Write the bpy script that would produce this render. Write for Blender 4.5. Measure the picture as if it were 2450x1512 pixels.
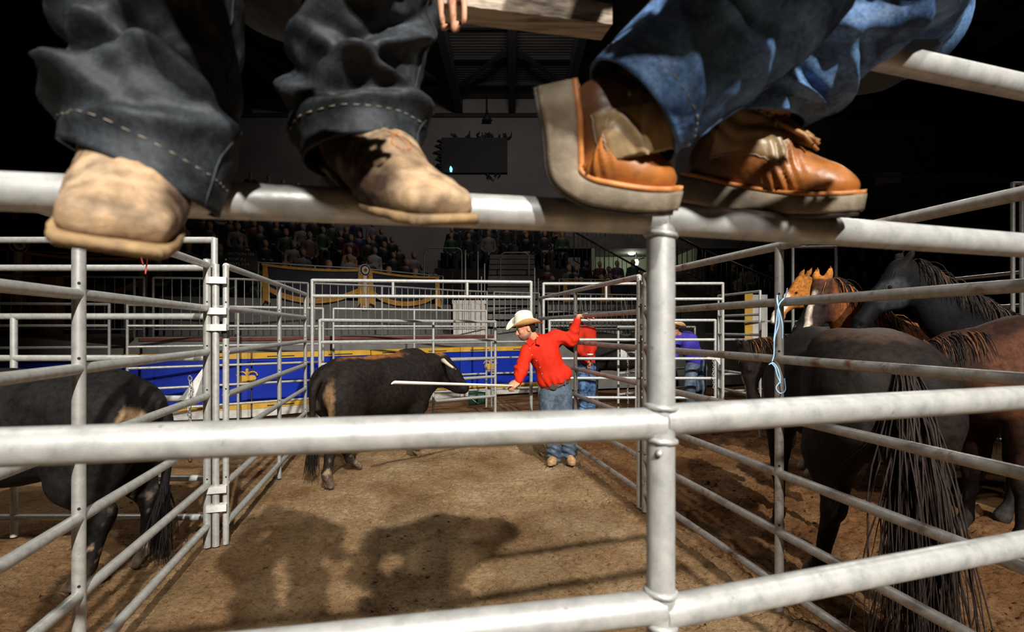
import bpy, math, random
import numpy as np
from mathutils import Vector, Matrix, Euler

# ------------------------------------------------------------------ clear
for _o in list(bpy.data.objects):
    bpy.data.objects.remove(_o, do_unlink=True)
SC = bpy.context.scene
COL = SC.collection

# ------------------------------------------------------------------ camera, world, lights, exposure
F_PX, CX, HORIZON, CAM_Z = 1300.0, 1225.0, 785.0, 1.6
cam_data = bpy.data.cameras.new('camera')
cam = bpy.data.objects.new('camera', cam_data)
COL.objects.link(cam)
cam.location = (0, 0, CAM_Z)
cam.rotation_euler = (math.pi / 2, 0, 0)
cam_data.sensor_width = 36.0
cam_data.lens = F_PX / 2450.0 * 36.0
cam_data.shift_y = (HORIZON - 756.0) / 2450.0
cam_data.clip_start = 0.05
cam_data.clip_end = 200
cam_data.dof.use_dof = True
cam_data.dof.focus_distance = 6.3
cam_data.dof.aperture_fstop = 4.5
SC.camera = cam

world = bpy.data.worlds.new('world')
SC.world = world
world.use_nodes = True
world.node_tree.nodes['Background'].inputs[0].default_value = (0.010, 0.010, 0.011, 1)
world.node_tree.nodes['Background'].inputs[1].default_value = 1.0

vs = SC.view_settings
SC.display_settings.display_device = 'sRGB'
vs.view_transform = 'Standard'
vs.look = 'None'
vs.exposure = 0.0
vs.gamma = 1.0
vs.use_curve_mapping = False


def lamp(name, loc, target, power, cone, blend, color=(1, 1, 1), size=0.12, kind='SPOT'):
    d = bpy.data.lights.new(name, kind)
    d.energy = power
    d.color = color
    d.shadow_soft_size = size
    if kind == 'SPOT':
        d.spot_size = math.radians(cone)
        d.spot_blend = blend
    o = bpy.data.objects.new(name, d)
    COL.objects.link(o)
    o.location = loc
    v = Vector(target) - Vector(loc)
    o.rotation_euler = v.to_track_quat('-Z', 'Y').to_euler()
    return o


# the main floodlight hangs from the roof behind the photographer, aimed at the pens
KEY = lamp('floodlight_key', (4.6, -11.2, 11.2), (0.25, 4.9, 0.0), 22500, 38, 0.65, (1.0, 0.955, 0.88), 0.13)
lamp('floodlight_second', (1.2, -12.2, 11.3), (0.2, 5.2, 0.0), 8500, 36, 0.6, (1.0, 0.955, 0.88), 0.2)
# fill lamps added over the floor, without fixtures
for _x, _y in ((-9, 2), (9, 3), (-2, 11), (10, 15)):
    lamp('floodlight_roof', (_x, _y, 12.3), (_x * 0.35, _y * 0.6 + 1.5, 0), 1050, 62, 0.7, (1.0, 0.95, 0.88), 0.25)
lamp('floodlight_house', (2, 10, 11.6), (-1, 19, 4.0), 650, 100, 0.9, (1.0, 0.92, 0.84), 0.4)  # added fill for the dark stands, no visible source
lamp('floodlight_wall', (0, 15, 11.0), (-1, 27, 11.0), 700, 120, 0.8, (1.0, 0.93, 0.9), 0.4)  # added only to brighten the far wall, no fixture there
lamp('floodlight_right', (15.5, 20.5, 12.2), (1.0, 2.0, 1.2), 2600, 30, 0.8, (1.0, 0.97, 0.92), 0.2)

# ------------------------------------------------------------------ small helpers
rnd = random.Random(7)


def W(px, py, Y):
    """point at distance Y in front of the camera that is seen at photograph pixel px, py"""
    return Vector(((px - CX) / F_PX * Y, Y, CAM_Z + (HORIZON - py) / F_PX * Y))


_perm = np.random.RandomState(3).permutation(256)
_perm = np.concatenate([_perm, _perm, _perm]).astype(np.int64)
_grad = np.random.RandomState(5).normal(size=(256, 3))
_grad /= np.linalg.norm(_grad, axis=1)[:, None]


def perlin(P):
    """gradient noise at points P (n,3), about -0.7 .. 0.7"""
    P = np.asarray(P, float)
    i = np.floor(P).astype(np.int64)
    f = P - i
    u = f * f * f * (f * (f * 6 - 15) + 10)
    i &= 255
    out = 0
    for dx in (0, 1):
        for dy in (0, 1):
            for dz in (0, 1):
                h = _perm[_perm[_perm[(i[:, 0] + dx) & 255] + ((i[:, 1] + dy) & 255)] + ((i[:, 2] + dz) & 255)]
                g = _grad[h]
                d = g[:, 0] * (f[:, 0] - dx) + g[:, 1] * (f[:, 1] - dy) + g[:, 2] * (f[:, 2] - dz)
                w = (u[:, 0] if dx else 1 - u[:, 0]) * (u[:, 1] if dy else 1 - u[:, 1]) * (u[:, 2] if dz else 1 - u[:, 2])
                out = out + w * d
    return out


def fbm(P, octaves=4, gain=0.5):
    P = np.asarray(P, float)
    a, s, out = 1.0, 1.0, 0
    for k in range(octaves):
        out = out + a * perlin(P * s + 17.3 * k)
        a *= gain
        s *= 2.03
    return out


# ------------------------------------------------------------------ materials
def nodes_of(name):
    m = bpy.data.materials.new(name)
    m.use_nodes = True
    nt = m.node_tree
    b = nt.nodes['Principled BSDF']
    return m, nt, b


def noise_node(nt, scale, detail=4, rough=0.6, stretch=None, coord='Object'):
    tc = nt.nodes.new('ShaderNodeTexCoord')
    n = nt.nodes.new('ShaderNodeTexNoise')
    n.inputs['Scale'].default_value = scale
    n.inputs['Detail'].default_value = detail
    n.inputs['Roughness'].default_value = rough
    if stretch:
        mp = nt.nodes.new('ShaderNodeMapping')
        mp.inputs['Scale'].default_value = stretch
        nt.links.new(tc.outputs[coord], mp.inputs[0])
        nt.links.new(mp.outputs[0], n.inputs['Vector'])
    else:
        nt.links.new(tc.outputs[coord], n.inputs['Vector'])
    return n


def ramp(nt, src, stops):
    r = nt.nodes.new('ShaderNodeValToRGB')
    e = r.color_ramp.elements
    while len(e) < len(stops):
        e.new(0.5)
    for k, (p, c) in enumerate(stops):
        e[k].position = p
        e[k].color = (c[0], c[1], c[2], 1)
    nt.links.new(src, r.inputs[0])
    return r


def mixc(nt, mode, fac, a, b):
    m = nt.nodes.new('ShaderNodeMix')
    m.data_type = 'RGBA'
    m.blend_type = mode
    if isinstance(fac, float):
        m.inputs[0].default_value = fac
    else:
        nt.links.new(fac, m.inputs[0])
    for s, v in ((6, a), (7, b)):
        if isinstance(v, tuple):
            m.inputs[s].default_value = (v[0], v[1], v[2], 1)
        else:
            nt.links.new(v, m.inputs[s])
    return m.outputs[2]


def bump(nt, b, src, strength, dist):
    bn = nt.nodes.new('ShaderNodeBump')
    bn.inputs['Strength'].default_value = strength
    bn.inputs['Distance'].default_value = dist
    nt.links.new(src, bn.inputs['Height'])
    nt.links.new(bn.outputs[0], b.inputs['Normal'])
    return bn


def mat(name, c0, c1=None, rough=0.6, metal=0.0, scale=8.0, bmp=0.0, bdist=0.003, bscale=None, spec=0.5, stretch=None, lo=0.35, hi=0.65, detail=5):
    m, nt, b = nodes_of(name)
    b.inputs['Roughness'].default_value = rough
    b.inputs['Metallic'].default_value = metal
    b.inputs['Specular IOR Level'].default_value = spec
    c1 = c1 or tuple(x * 0.8 for x in c0)
    n = noise_node(nt, scale, detail, 0.6, stretch)
    r = ramp(nt, n.outputs[0], [(lo, c0), (hi, c1)])
    nt.links.new(r.outputs[0], b.inputs['Base Color'])
    if bmp:
        n2 = noise_node(nt, bscale or scale * 4, 4, 0.6, stretch)
        bump(nt, b, n2.outputs[0], bmp, bdist)
    return m


def steel(name, base, grime, rough, spots=0.0, rust=None):
    m, nt, b = nodes_of(name)
    b.inputs['Metallic'].default_value = 0.42
    b.inputs['Specular IOR Level'].default_value = 0.6
    n1 = noise_node(nt, 24, 6, 0.65)
    r1 = ramp(nt, n1.outputs[0], [(0.3, grime), (0.62, base)])
    col = r1.outputs[0]
    n2 = noise_node(nt, 5, 5, 0.7)
    if rust:
        r2 = ramp(nt, n2.outputs[0], [(0.56, (0, 0, 0)), (0.68, (1, 1, 1))])
        col = mixc(nt, 'MIX', r2.outputs[0], col, rust)
    n3 = noise_node(nt, 60, 2, 0.5)
    r3 = ramp(nt, n3.outputs[0], [(0.70, (1, 1, 1)), (0.78, (0.35, 0.33, 0.3))])
    col = mixc(nt, 'MULTIPLY', spots, col, r3.outputs[0])
    nt.links.new(col, b.inputs['Base Color'])
    rr = ramp(nt, n1.outputs[0], [(0.3, (rough + 0.14,) * 3), (0.7, (rough - 0.04,) * 3)])
    nt.links.new(rr.outputs[0], b.inputs['Roughness'])
    bump(nt, b, n1.outputs[0], 0.22, 0.003)
    return m


def colored(name, rough=0.6, spec=0.4, scale=30.0, lo=0.75, hi=1.2, bmp=0.2, bdist=0.004, stretch=None, sheen=0.0, bscale=None):
    """material that takes its base colour from the point attribute Col, with a noise grain over it"""
    m, nt, b = nodes_of(name)
    b.inputs['Roughness'].default_value = rough
    b.inputs['Specular IOR Level'].default_value = spec
    if sheen:
        b.inputs['Sheen Weight'].default_value = sheen
        b.inputs['Sheen Roughness'].default_value = 0.5
    at = nt.nodes.new('ShaderNodeAttribute')
    at.attribute_name = 'Col'
    n = noise_node(nt, scale, 6, 0.65, stretch)
    r = ramp(nt, n.outputs[0], [(0.3, (lo,) * 3), (0.7, (hi,) * 3)])
    c = mixc(nt, 'MULTIPLY', 1.0, at.outputs['Color'], r.outputs[0])
    nt.links.new(c, b.inputs['Base Color'])
    if bmp:
        n2 = noise_node(nt, bscale or scale * 2, 4, 0.6, stretch)
        bump(nt, b, n2.outputs[0], bmp, bdist)
    return m


def denim(name, dark, light, worn=0.55, seed=0.0):
    m, nt, b = nodes_of(name)
    b.inputs['Roughness'].default_value = 0.62
    b.inputs['Specular IOR Level'].default_value = 0.25
    n1 = noise_node(nt, 9, 6, 0.7)
    n1.inputs['Distortion'].default_value = 0.6
    r1 = ramp(nt, n1.outputs[0], [(worn - 0.12, dark), (worn + 0.16, light)])
    n2 = noise_node(nt, 160, 3, 0.7)
    r2 = ramp(nt, n2.outputs[0], [(0.3, (0.55,) * 3), (0.7, (1.35,) * 3)])
    c = mixc(nt, 'MULTIPLY', 1.0, r1.outputs[0], r2.outputs[0])
    nt.links.new(c, b.inputs['Base Color'])
    bump(nt, b, n2.outputs[0], 0.35, 0.0015)
    return m


M = {}
M['steel_near'] = steel('galvanised_steel_near', (0.50, 0.50, 0.485), (0.28, 0.285, 0.28), 0.40, 0.6)
M['steel'] = steel('galvanised_steel', (0.52, 0.52, 0.49), (0.33, 0.33, 0.31), 0.40, 0.7)
M['steel_rust'] = steel('galvanised_steel_rusty', (0.46, 0.44, 0.41), (0.30, 0.28, 0.26), 0.46, 0.7, (0.20, 0.085, 0.04))
M['steel_rail'] = mat('grey_painted_railing', (0.33, 0.32, 0.30), (0.24, 0.23, 0.22), 0.5, 0.3, 12)
M['hole'] = mat('dark_bolt_hole', (0.01, 0.01, 0.01), None, 0.8)
M['white_plate'] = mat('white_painted_plate', (0.70, 0.69, 0.66), (0.50, 0.48, 0.45), 0.45, 0.1, 14)
M['black_tape'] = mat('black_tape', (0.012, 0.012, 0.012), None, 0.5)
M['wood_board'] = mat('weathered_grey_board', (0.40, 0.33, 0.26), (0.10, 0.08, 0.065), 0.8, 0, 14, 0.5, 0.004, 40, 0.2, (0.5, 5, 5), 0.42, 0.66)
M['wood_post'] = mat('reddish_wood_post', (0.22, 0.12, 0.08), (0.14, 0.08, 0.05), 0.8, 0, 10, 0.4, 0.003, 30, 0.2, (6, 6, 0.7))
M['blue'] = mat('royal_blue_vinyl', (0.0022, 0.024, 0.36), (0.0016, 0.017, 0.27), 0.5, 0, 3, 0, spec=0.3)
M['yellow'] = mat('ochre_yellow_plastic', (0.62, 0.36, 0.045), (0.50, 0.28, 0.03), 0.45, 0, 6)
M['white_board'] = mat('white_kickboard', (0.62, 0.60, 0.56), (0.40, 0.37, 0.33), 0.5, 0, 7)
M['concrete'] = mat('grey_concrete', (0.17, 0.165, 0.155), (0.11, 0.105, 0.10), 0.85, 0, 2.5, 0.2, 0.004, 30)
M['stand_wall'] = mat('grey_stand_wall', (0.135, 0.13, 0.125), (0.10, 0.097, 0.093), 0.8, 0, 1.5)
M['red_strip'] = mat('dull_red_paint', (0.16, 0.03, 0.018), (0.09, 0.025, 0.018), 0.7, 0, 4)
M['cream'] = mat('cream_panel_paint', (0.50, 0.47, 0.43), (0.40, 0.37, 0.33), 0.6, 0, 6)
M['dark_cloth'] = mat('navy_bunting_cloth', (0.010, 0.012, 0.026), (0.006, 0.007, 0.016), 0.8, 0, 10, 0.2, 0.002)
M['gold_cloth'] = mat('gold_bunting_cloth', (0.46, 0.24, 0.035), (0.32, 0.15, 0.02), 0.7, 0, 10, 0.2, 0.002)
M['rosette_white'] = mat('white_ribbon', (0.55, 0.48, 0.40), (0.40, 0.35, 0.28), 0.6, 0, 20)
M['rosette_navy'] = mat('navy_ribbon', (0.02, 0.022, 0.05), None, 0.6)
M['rosette_gold'] = mat('gold_ribbon', (0.40, 0.16, 0.03), None, 0.6)
M['sign_text'] = mat('faded_white_lettering', (0.30, 0.30, 0.29), None, 0.7)
M['black'] = mat('matt_black', (0.008, 0.008, 0.008), (0.013, 0.013, 0.013), 0.7)
M['dark_metal'] = mat('dark_steel', (0.05, 0.05, 0.05), (0.03, 0.03, 0.03), 0.5, 0.4)
M['far_wall'] = mat('pale_plaster_wall', (0.20, 0.185, 0.175), (0.15, 0.14, 0.13), 0.9, 0, 0.5, 0.1, 0.01, 3)
M['side_wall'] = mat('dark_arena_wall', (0.030, 0.029, 0.028), (0.02, 0.02, 0.02), 0.9, 0, 0.7)
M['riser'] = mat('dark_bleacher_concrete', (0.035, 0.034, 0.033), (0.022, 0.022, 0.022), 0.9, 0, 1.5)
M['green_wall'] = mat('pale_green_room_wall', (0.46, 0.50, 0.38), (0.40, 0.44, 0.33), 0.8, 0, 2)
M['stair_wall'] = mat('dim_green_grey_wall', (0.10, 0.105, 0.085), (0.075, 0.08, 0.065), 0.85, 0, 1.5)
M['seat_grey'] = mat('grey_seat_plastic', (0.20, 0.195, 0.19), (0.15, 0.145, 0.14), 0.6, 0, 6)
M['bucket'] = mat('green_bucket_plastic', (0.012, 0.06, 0.035), (0.008, 0.04, 0.025), 0.45, 0, 8)
M['banner_white'] = mat('white_banner', (0.62, 0.61, 0.58), None, 0.6)
M['banner_red'] = mat('red_banner_print', (0.55, 0.02, 0.015), None, 0.6)
M['twine_blue'] = mat('pale_blue_twine', (0.30, 0.50, 0.72), (0.22, 0.40, 0.60), 0.7, 0, 40)
M['twine_red'] = mat('red_orange_twine', (0.75, 0.10, 0.07), (0.6, 0.07, 0.04), 0.7, 0, 40)
M['thread'] = mat('cream_thread', (0.26, 0.225, 0.17), (0.16, 0.135, 0.10), 0.8, 0, 60)
M['corrugated'] = None
M['coat'] = colored('animal_coat', 0.66, 0.09, 22, 0.45, 1.6, 0.4, 0.006, None, 0.0, 80)
M['hair'] = colored('animal_hair', 0.5, 0.09, 40, 0.6, 1.5, 0.2, 0.003)
M['skin'] = colored('skin', 0.5, 0.4, 40, 0.9, 1.1, 0.1, 0.001)
M['cloth_red'] = mat('red_cotton_shirt', (0.64, 0.024, 0.006), (0.54, 0.018, 0.005), 0.75, 0, 5, 0.25, 0.006, 22, 0.2)
M['cloth_red_dark'] = mat('red_cotton_jacket', (0.55, 0.025, 0.008), (0.42, 0.018, 0.006), 0.75, 0, 5, 0.25, 0.006, 22, 0.2)
M['cloth_purple'] = mat('violet_shirt', (0.055, 0.035, 0.40), (0.035, 0.022, 0.27), 0.7, 0, 6, 0.3, 0.006, 20, 0.3)
M['denim_main'] = denim('blue_grey_denim', (0.035, 0.055, 0.085), (0.11, 0.15, 0.20), 0.48)
M['denim_black'] = denim('charcoal_denim', (0.004, 0.005, 0.006), (0.036, 0.043, 0.052), 0.53)
M['denim_blue'] = denim('faded_blue_denim', (0.010, 0.028, 0.075), (0.13, 0.25, 0.48), 0.50)
M['felt'] = mat('cream_felt', (0.80, 0.76, 0.64), (0.72, 0.67, 0.54), 0.8, 0, 12, 0.1, 0.002)
M['felt_under'] = mat('tan_felt_underside', (0.62, 0.36, 0.14), (0.52, 0.30, 0.11), 0.8, 0, 12)
M['belt'] = mat('brown_leather_belt', (0.14, 0.045, 0.022), (0.08, 0.028, 0.015), 0.5, 0, 20)
M['buckle'] = mat('tarnished_silver_buckle', (0.30, 0.28, 0.25), (0.05, 0.045, 0.04), 0.35, 0.8, 70, 0.5, 0.003, 90)
M['leather'] = colored('boot_leather', 0.42, 0.45, 26, 0.62, 1.32, 0.30, 0.003, None, 0, 60)
M['suede'] = colored('rough_boot_leather', 0.62, 0.25, 34, 0.55, 1.4, 0.5, 0.003, None, 0, 70)
M['sole'] = mat('worn_crepe_sole', (0.25, 0.20, 0.14), (0.12, 0.095, 0.065), 0.75, 0, 18, 0.4, 0.003)
M['sole_tan'] = mat('worn_tan_boot_sole', (0.30, 0.19, 0.085), (0.13, 0.085, 0.045), 0.75, 0, 22, 0.5, 0.003)
M['sole_dark'] = mat('dark_rubber_sole', (0.035, 0.028, 0.022), (0.02, 0.017, 0.014), 0.7, 0, 30, 0.4, 0.003)
M['welt'] = mat('orange_leather_welt', (0.52, 0.20, 0.05), (0.34, 0.12, 0.03), 0.55, 0, 30, 0.3, 0.002)
M['kiltie'] = mat('tan_fringed_leather', (0.34, 0.17, 0.06), (0.22, 0.10, 0.03), 0.5, 0, 30, 0.3, 0.002)
M['pole'] = mat('white_plastic_stick', (0.78, 0.76, 0.70), (0.70, 0.67, 0.60), 0.4, 0, 8)
M['horn'] = colored('horn', 0.4, 0.5, 20, 0.9, 1.1, 0.1, 0.002)
M['eye'] = mat('dark_eye', (0.008, 0.006, 0.005), None, 0.08, 0, spec=0.8)


def emission(name, color, strength):
    m, nt, b = nodes_of(name)
    b.inputs['Base Color'].default_value = (*color, 1)
    b.inputs['Emission Color'].default_value = (*color, 1)
    b.inputs['Emission Strength'].default_value = strength
    return m


M['lamp_white'] = emission('lit_floodlight_lens', (1.0, 0.97, 0.92), 14)
M['lamp_room'] = emission('lit_room_lamp', (0.95, 1.0, 0.78), 5)
M['lamp_blue'] = emission('lit_blue_lamp', (0.15, 0.65, 1.0), 3)


def corrugated_material():
    m, nt, b = nodes_of('corrugated_roof_sheet')
    b.inputs['Roughness'].default_value = 0.5
    b.inputs['Metallic'].default_value = 0.3
    n = noise_node(nt, 0.5, 4)
    r = ramp(nt, n.outputs[0], [(0.35, (0.055, 0.05, 0.048)), (0.7, (0.09, 0.083, 0.078))])
    nt.links.new(r.outputs[0], b.inputs['Base Color'])
    return m


M['corrugated'] = corrugated_material()


def dirt_material():
    m, nt, b = nodes_of('arena_dirt')
    b.inputs['Roughness'].default_value = 0.95
    b.inputs['Specular IOR Level'].default_value = 0.15
    n1 = noise_node(nt, 1.3, 6, 0.6)
    n1.inputs['Distortion'].default_value = 0.4
    r1 = ramp(nt, n1.outputs[0], [(0.34, (0.25, 0.15, 0.072)), (0.50, (0.37, 0.245, 0.128)), (0.66, (0.47, 0.345, 0.205))])
    n2 = noise_node(nt, 26, 7, 0.72)
    r2 = ramp(nt, n2.outputs[0], [(0.30, (0.38, 0.32, 0.26)), (0.44, (0.88, 0.85, 0.82)), (0.72, (1.25, 1.24, 1.22))])
    c = mixc(nt, 'MULTIPLY', 1.0, r1.outputs[0], r2.outputs[0])
    n4 = noise_node(nt, 95, 4, 0.7)
    r4 = ramp(nt, n4.outputs[0], [(0.34, (0.30, 0.25, 0.20)), (0.43, (1, 1, 1)), (0.70, (1.15, 1.14, 1.12))])
    c = mixc(nt, 'MULTIPLY', 0.85, c, r4.outputs[0])
    # darker, churned, redder soil in the horse pen and along the fences
    at = nt.nodes.new('ShaderNodeAttribute')
    at.attribute_name = 'Damp'
    c = mixc(nt, 'MIX', at.outputs['Fac'], c, mixc(nt, 'MULTIPLY', 1.0, c, (0.50, 0.36, 0.26)))
    nt.links.new(c, b.inputs['Base Color'])
    n3 = noise_node(nt, 55, 8, 0.75)
    bump(nt, b, n3.outputs[0], 1.0, 0.030)
    return m


M['dirt'] = dirt_material()


def spectator_material():
    m, nt, b = nodes_of('spectator')
    b.inputs['Roughness'].default_value = 0.8
    b.inputs['Specular IOR Level'].default_value = 0.2
    at = nt.nodes.new('ShaderNodeAttribute')
    at.attribute_name = 'Col'
    sh = nt.nodes.new('ShaderNodeAttribute')
    sh.attribute_name = 'Shirt'
    oi = nt.nodes.new('ShaderNodeObjectInfo')
    c = mixc(nt, 'MIX', sh.outputs['Fac'], at.outputs['Color'], oi.outputs['Color'])
    nt.links.new(c, b.inputs['Base Color'])
    return m


M['spectator'] = spectator_material()


# ------------------------------------------------------------------ object plumbing
ORG = {}


class MB:
    """collects geometry in world coordinates for one mesh"""

    def __init__(self):
        self.v, self.f, self.n = [], [], 0

    def add(self, verts, faces):
        verts = np.asarray(verts, float).reshape(-1, 3)
        k = self.n
        self.v.append(verts)
        self.f.extend([tuple(i + k for i in q) for q in faces])
        self.n += len(verts)
        return self

    def verts(self):
        return np.concatenate(self.v) if self.v else np.zeros((0, 3))

    def tube(self, pts, radii, n=12, cap=True):
        pts = [Vector(p) for p in pts]
        if not hasattr(radii, '__len__'):
            radii = [radii] * len(pts)
        a = None
        vv, ff = [], []
        for k, p in enumerate(pts):
            d = (pts[min(k + 1, len(pts) - 1)] - pts[max(k - 1, 0)]).normalized()
            if a is None:
                a = d.orthogonal().normalized()
            a = (a - d * a.dot(d)).normalized()
            b = d.cross(a)
            for j in range(n):
                t = 2 * math.pi * j / n
                vv.append(p + (a * math.cos(t) + b * math.sin(t)) * radii[k])
            if k:
                o = (k - 1) * n
                for j in range(n):
                    j2 = (j + 1) % n
                    ff.append((o + j, o + j2, o + n + j2, o + n + j))
        if cap:
            ff.append(tuple(range(n - 1, -1, -1)))
            o = (len(pts) - 1) * n
            ff.append(tuple(o + j for j in range(n)))
        return self.add([tuple(v) for v in vv], ff)

    def box(self, c, half, rot=None):
        c = Vector(c)
        vv = []
        for sx in (-1, 1):
            for sy in (-1, 1):
                for sz in (-1, 1):
                    p = Vector((sx * half[0], sy * half[1], sz * half[2]))
                    if rot is not None:
                        p = rot @ p
                    vv.append(tuple(c + p))
        return self.add(vv, [(0, 1, 3, 2), (4, 6, 7, 5), (0, 4, 5, 1), (2, 3, 7, 6), (0, 2, 6, 4), (1, 5, 7, 3)])

    def bar(self, a, b, half_w, half_h):
        """box-section bar from a to b: half_w sideways, half_h upwards"""
        a, b = Vector(a), Vector(b)
        d = (b - a)
        L = d.length
        d.normalize()
        up = Vector((0, 0, 1))
        if abs(d.z) > 0.95:
            up = Vector((0, 1, 0))
        s = d.cross(up).normalized()
        u = s.cross(d)
        rot = Matrix((d, s, u)).transposed()
        return self.box((a + b) / 2, (L / 2, half_w, half_h), rot)

    def disc(self, c, nrm, r, th, n=20):
        nrm = Vector(nrm).normalized()
        c = Vector(c)
        return self.tube([c - nrm * th / 2, c + nrm * th / 2], r, n)

    def torus(self, c, nrm, R, r, n=24, m=8):
        nrm = Vector(nrm).normalized()
        a = nrm.orthogonal().normalized()
        b = nrm.cross(a)
        vv, ff = [], []
        for i in range(n):
            t = 2 * math.pi * i / n
            e = a * math.cos(t) + b * math.sin(t)
            for j in range(m):
                s = 2 * math.pi * j / m
                vv.append(tuple(Vector(c) + e * (R + r * math.cos(s)) + nrm * r * math.sin(s)))
        for i in range(n):
            for j in range(m):
                i2, j2 = (i + 1) % n, (j + 1) % m
                ff.append((i * m + j, i2 * m + j, i2 * m + j2, i * m + j2))
        return self.add(vv, ff)

    def poly(self, pts, nrm, th):
        """flat outline pts (world), extruded by th along nrm"""
        nrm = Vector(nrm).normalized() * th
        n = len(pts)
        vv = [tuple(Vector(p)) for p in pts] + [tuple(Vector(p) + nrm) for p in pts]
        ff = [tuple(range(n - 1, -1, -1)), tuple(range(n, 2 * n))]
        for i in range(n):
            j = (i + 1) % n
            ff.append((i, j, n + j, n + i))
        return self.add(vv, ff)


def make_mesh(name, verts, faces, material, smooth=True, attrs=None):
    me = bpy.data.meshes.new(name)
    me.from_pydata(np.asarray(verts, float).tolist(), [], faces if isinstance(faces, list) else faces.tolist())
    if smooth:
        me.shade_smooth()
    for k, arr in (attrs or {}).items():
        arr = np.asarray(arr, np.float32)
        if arr.ndim == 2:
            at = me.attributes.new(k, 'FLOAT_COLOR', 'POINT')
            rgba = np.ones((len(arr), 4), np.float32)
            rgba[:, :3] = arr[:, :3]
            at.data.foreach_set('color', rgba.ravel())
        else:
            at = me.attributes.new(k, 'FLOAT', 'POINT')
            at.data.foreach_set('value', arr)
    for mm in (material if isinstance(material, (list, tuple)) else [material]):
        me.materials.append(mm)
    me.update()
    return me


def tag(o, label=None, cat=None, group=None, kind=None):
    if label:
        o['label'] = label
    if cat:
        o['category'] = cat
    if group:
        o['group'] = group
    if kind:
        o['kind'] = kind
    return o


def thing(name, label, cat, loc, group=None):
    o = bpy.data.objects.new(name, None)
    o.empty_display_size = 0.1
    COL.objects.link(o)
    o.location = loc
    ORG[o] = Vector(loc)
    return tag(o, label, cat, group)


def obj(name, mb, material, parent=None, smooth=False, attrs=None, auto=None, org=None):
    """one mesh object from an MB (or a (verts, faces) pair), world coordinates"""
    if isinstance(mb, MB):
        v, f = mb.verts(), mb.f
    else:
        v, f = np.asarray(mb[0], float), mb[1]
    if parent is not None:
        o0 = ORG[parent]
    elif org is not None:
        o0 = Vector(org)
    else:
        lo, hi = v.min(0), v.max(0)
        o0 = Vector(((lo[0] + hi[0]) / 2, (lo[1] + hi[1]) / 2, lo[2]))
    me = make_mesh(name, v - np.array(o0), f, material, smooth, attrs)
    if auto:
        me.shade_smooth()
        me.set_sharp_from_angle(angle=math.radians(auto))
    o = bpy.data.objects.new(name, me)
    COL.objects.link(o)
    if parent is not None:
        o.parent = parent
    else:
        o.location = o0
    ORG[o] = o0
    return o


def struct(name, mb, material, parent=None, smooth=False):
    o = obj(name, mb, material, parent, smooth)
    if parent is None:
        o['kind'] = 'structure'
    return o


def pipe(name, a, b, r, material, parent, n=16):
    mb = MB().tube([a, b], r, n)
    return obj(name, mb, material, parent, auto=50)


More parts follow.
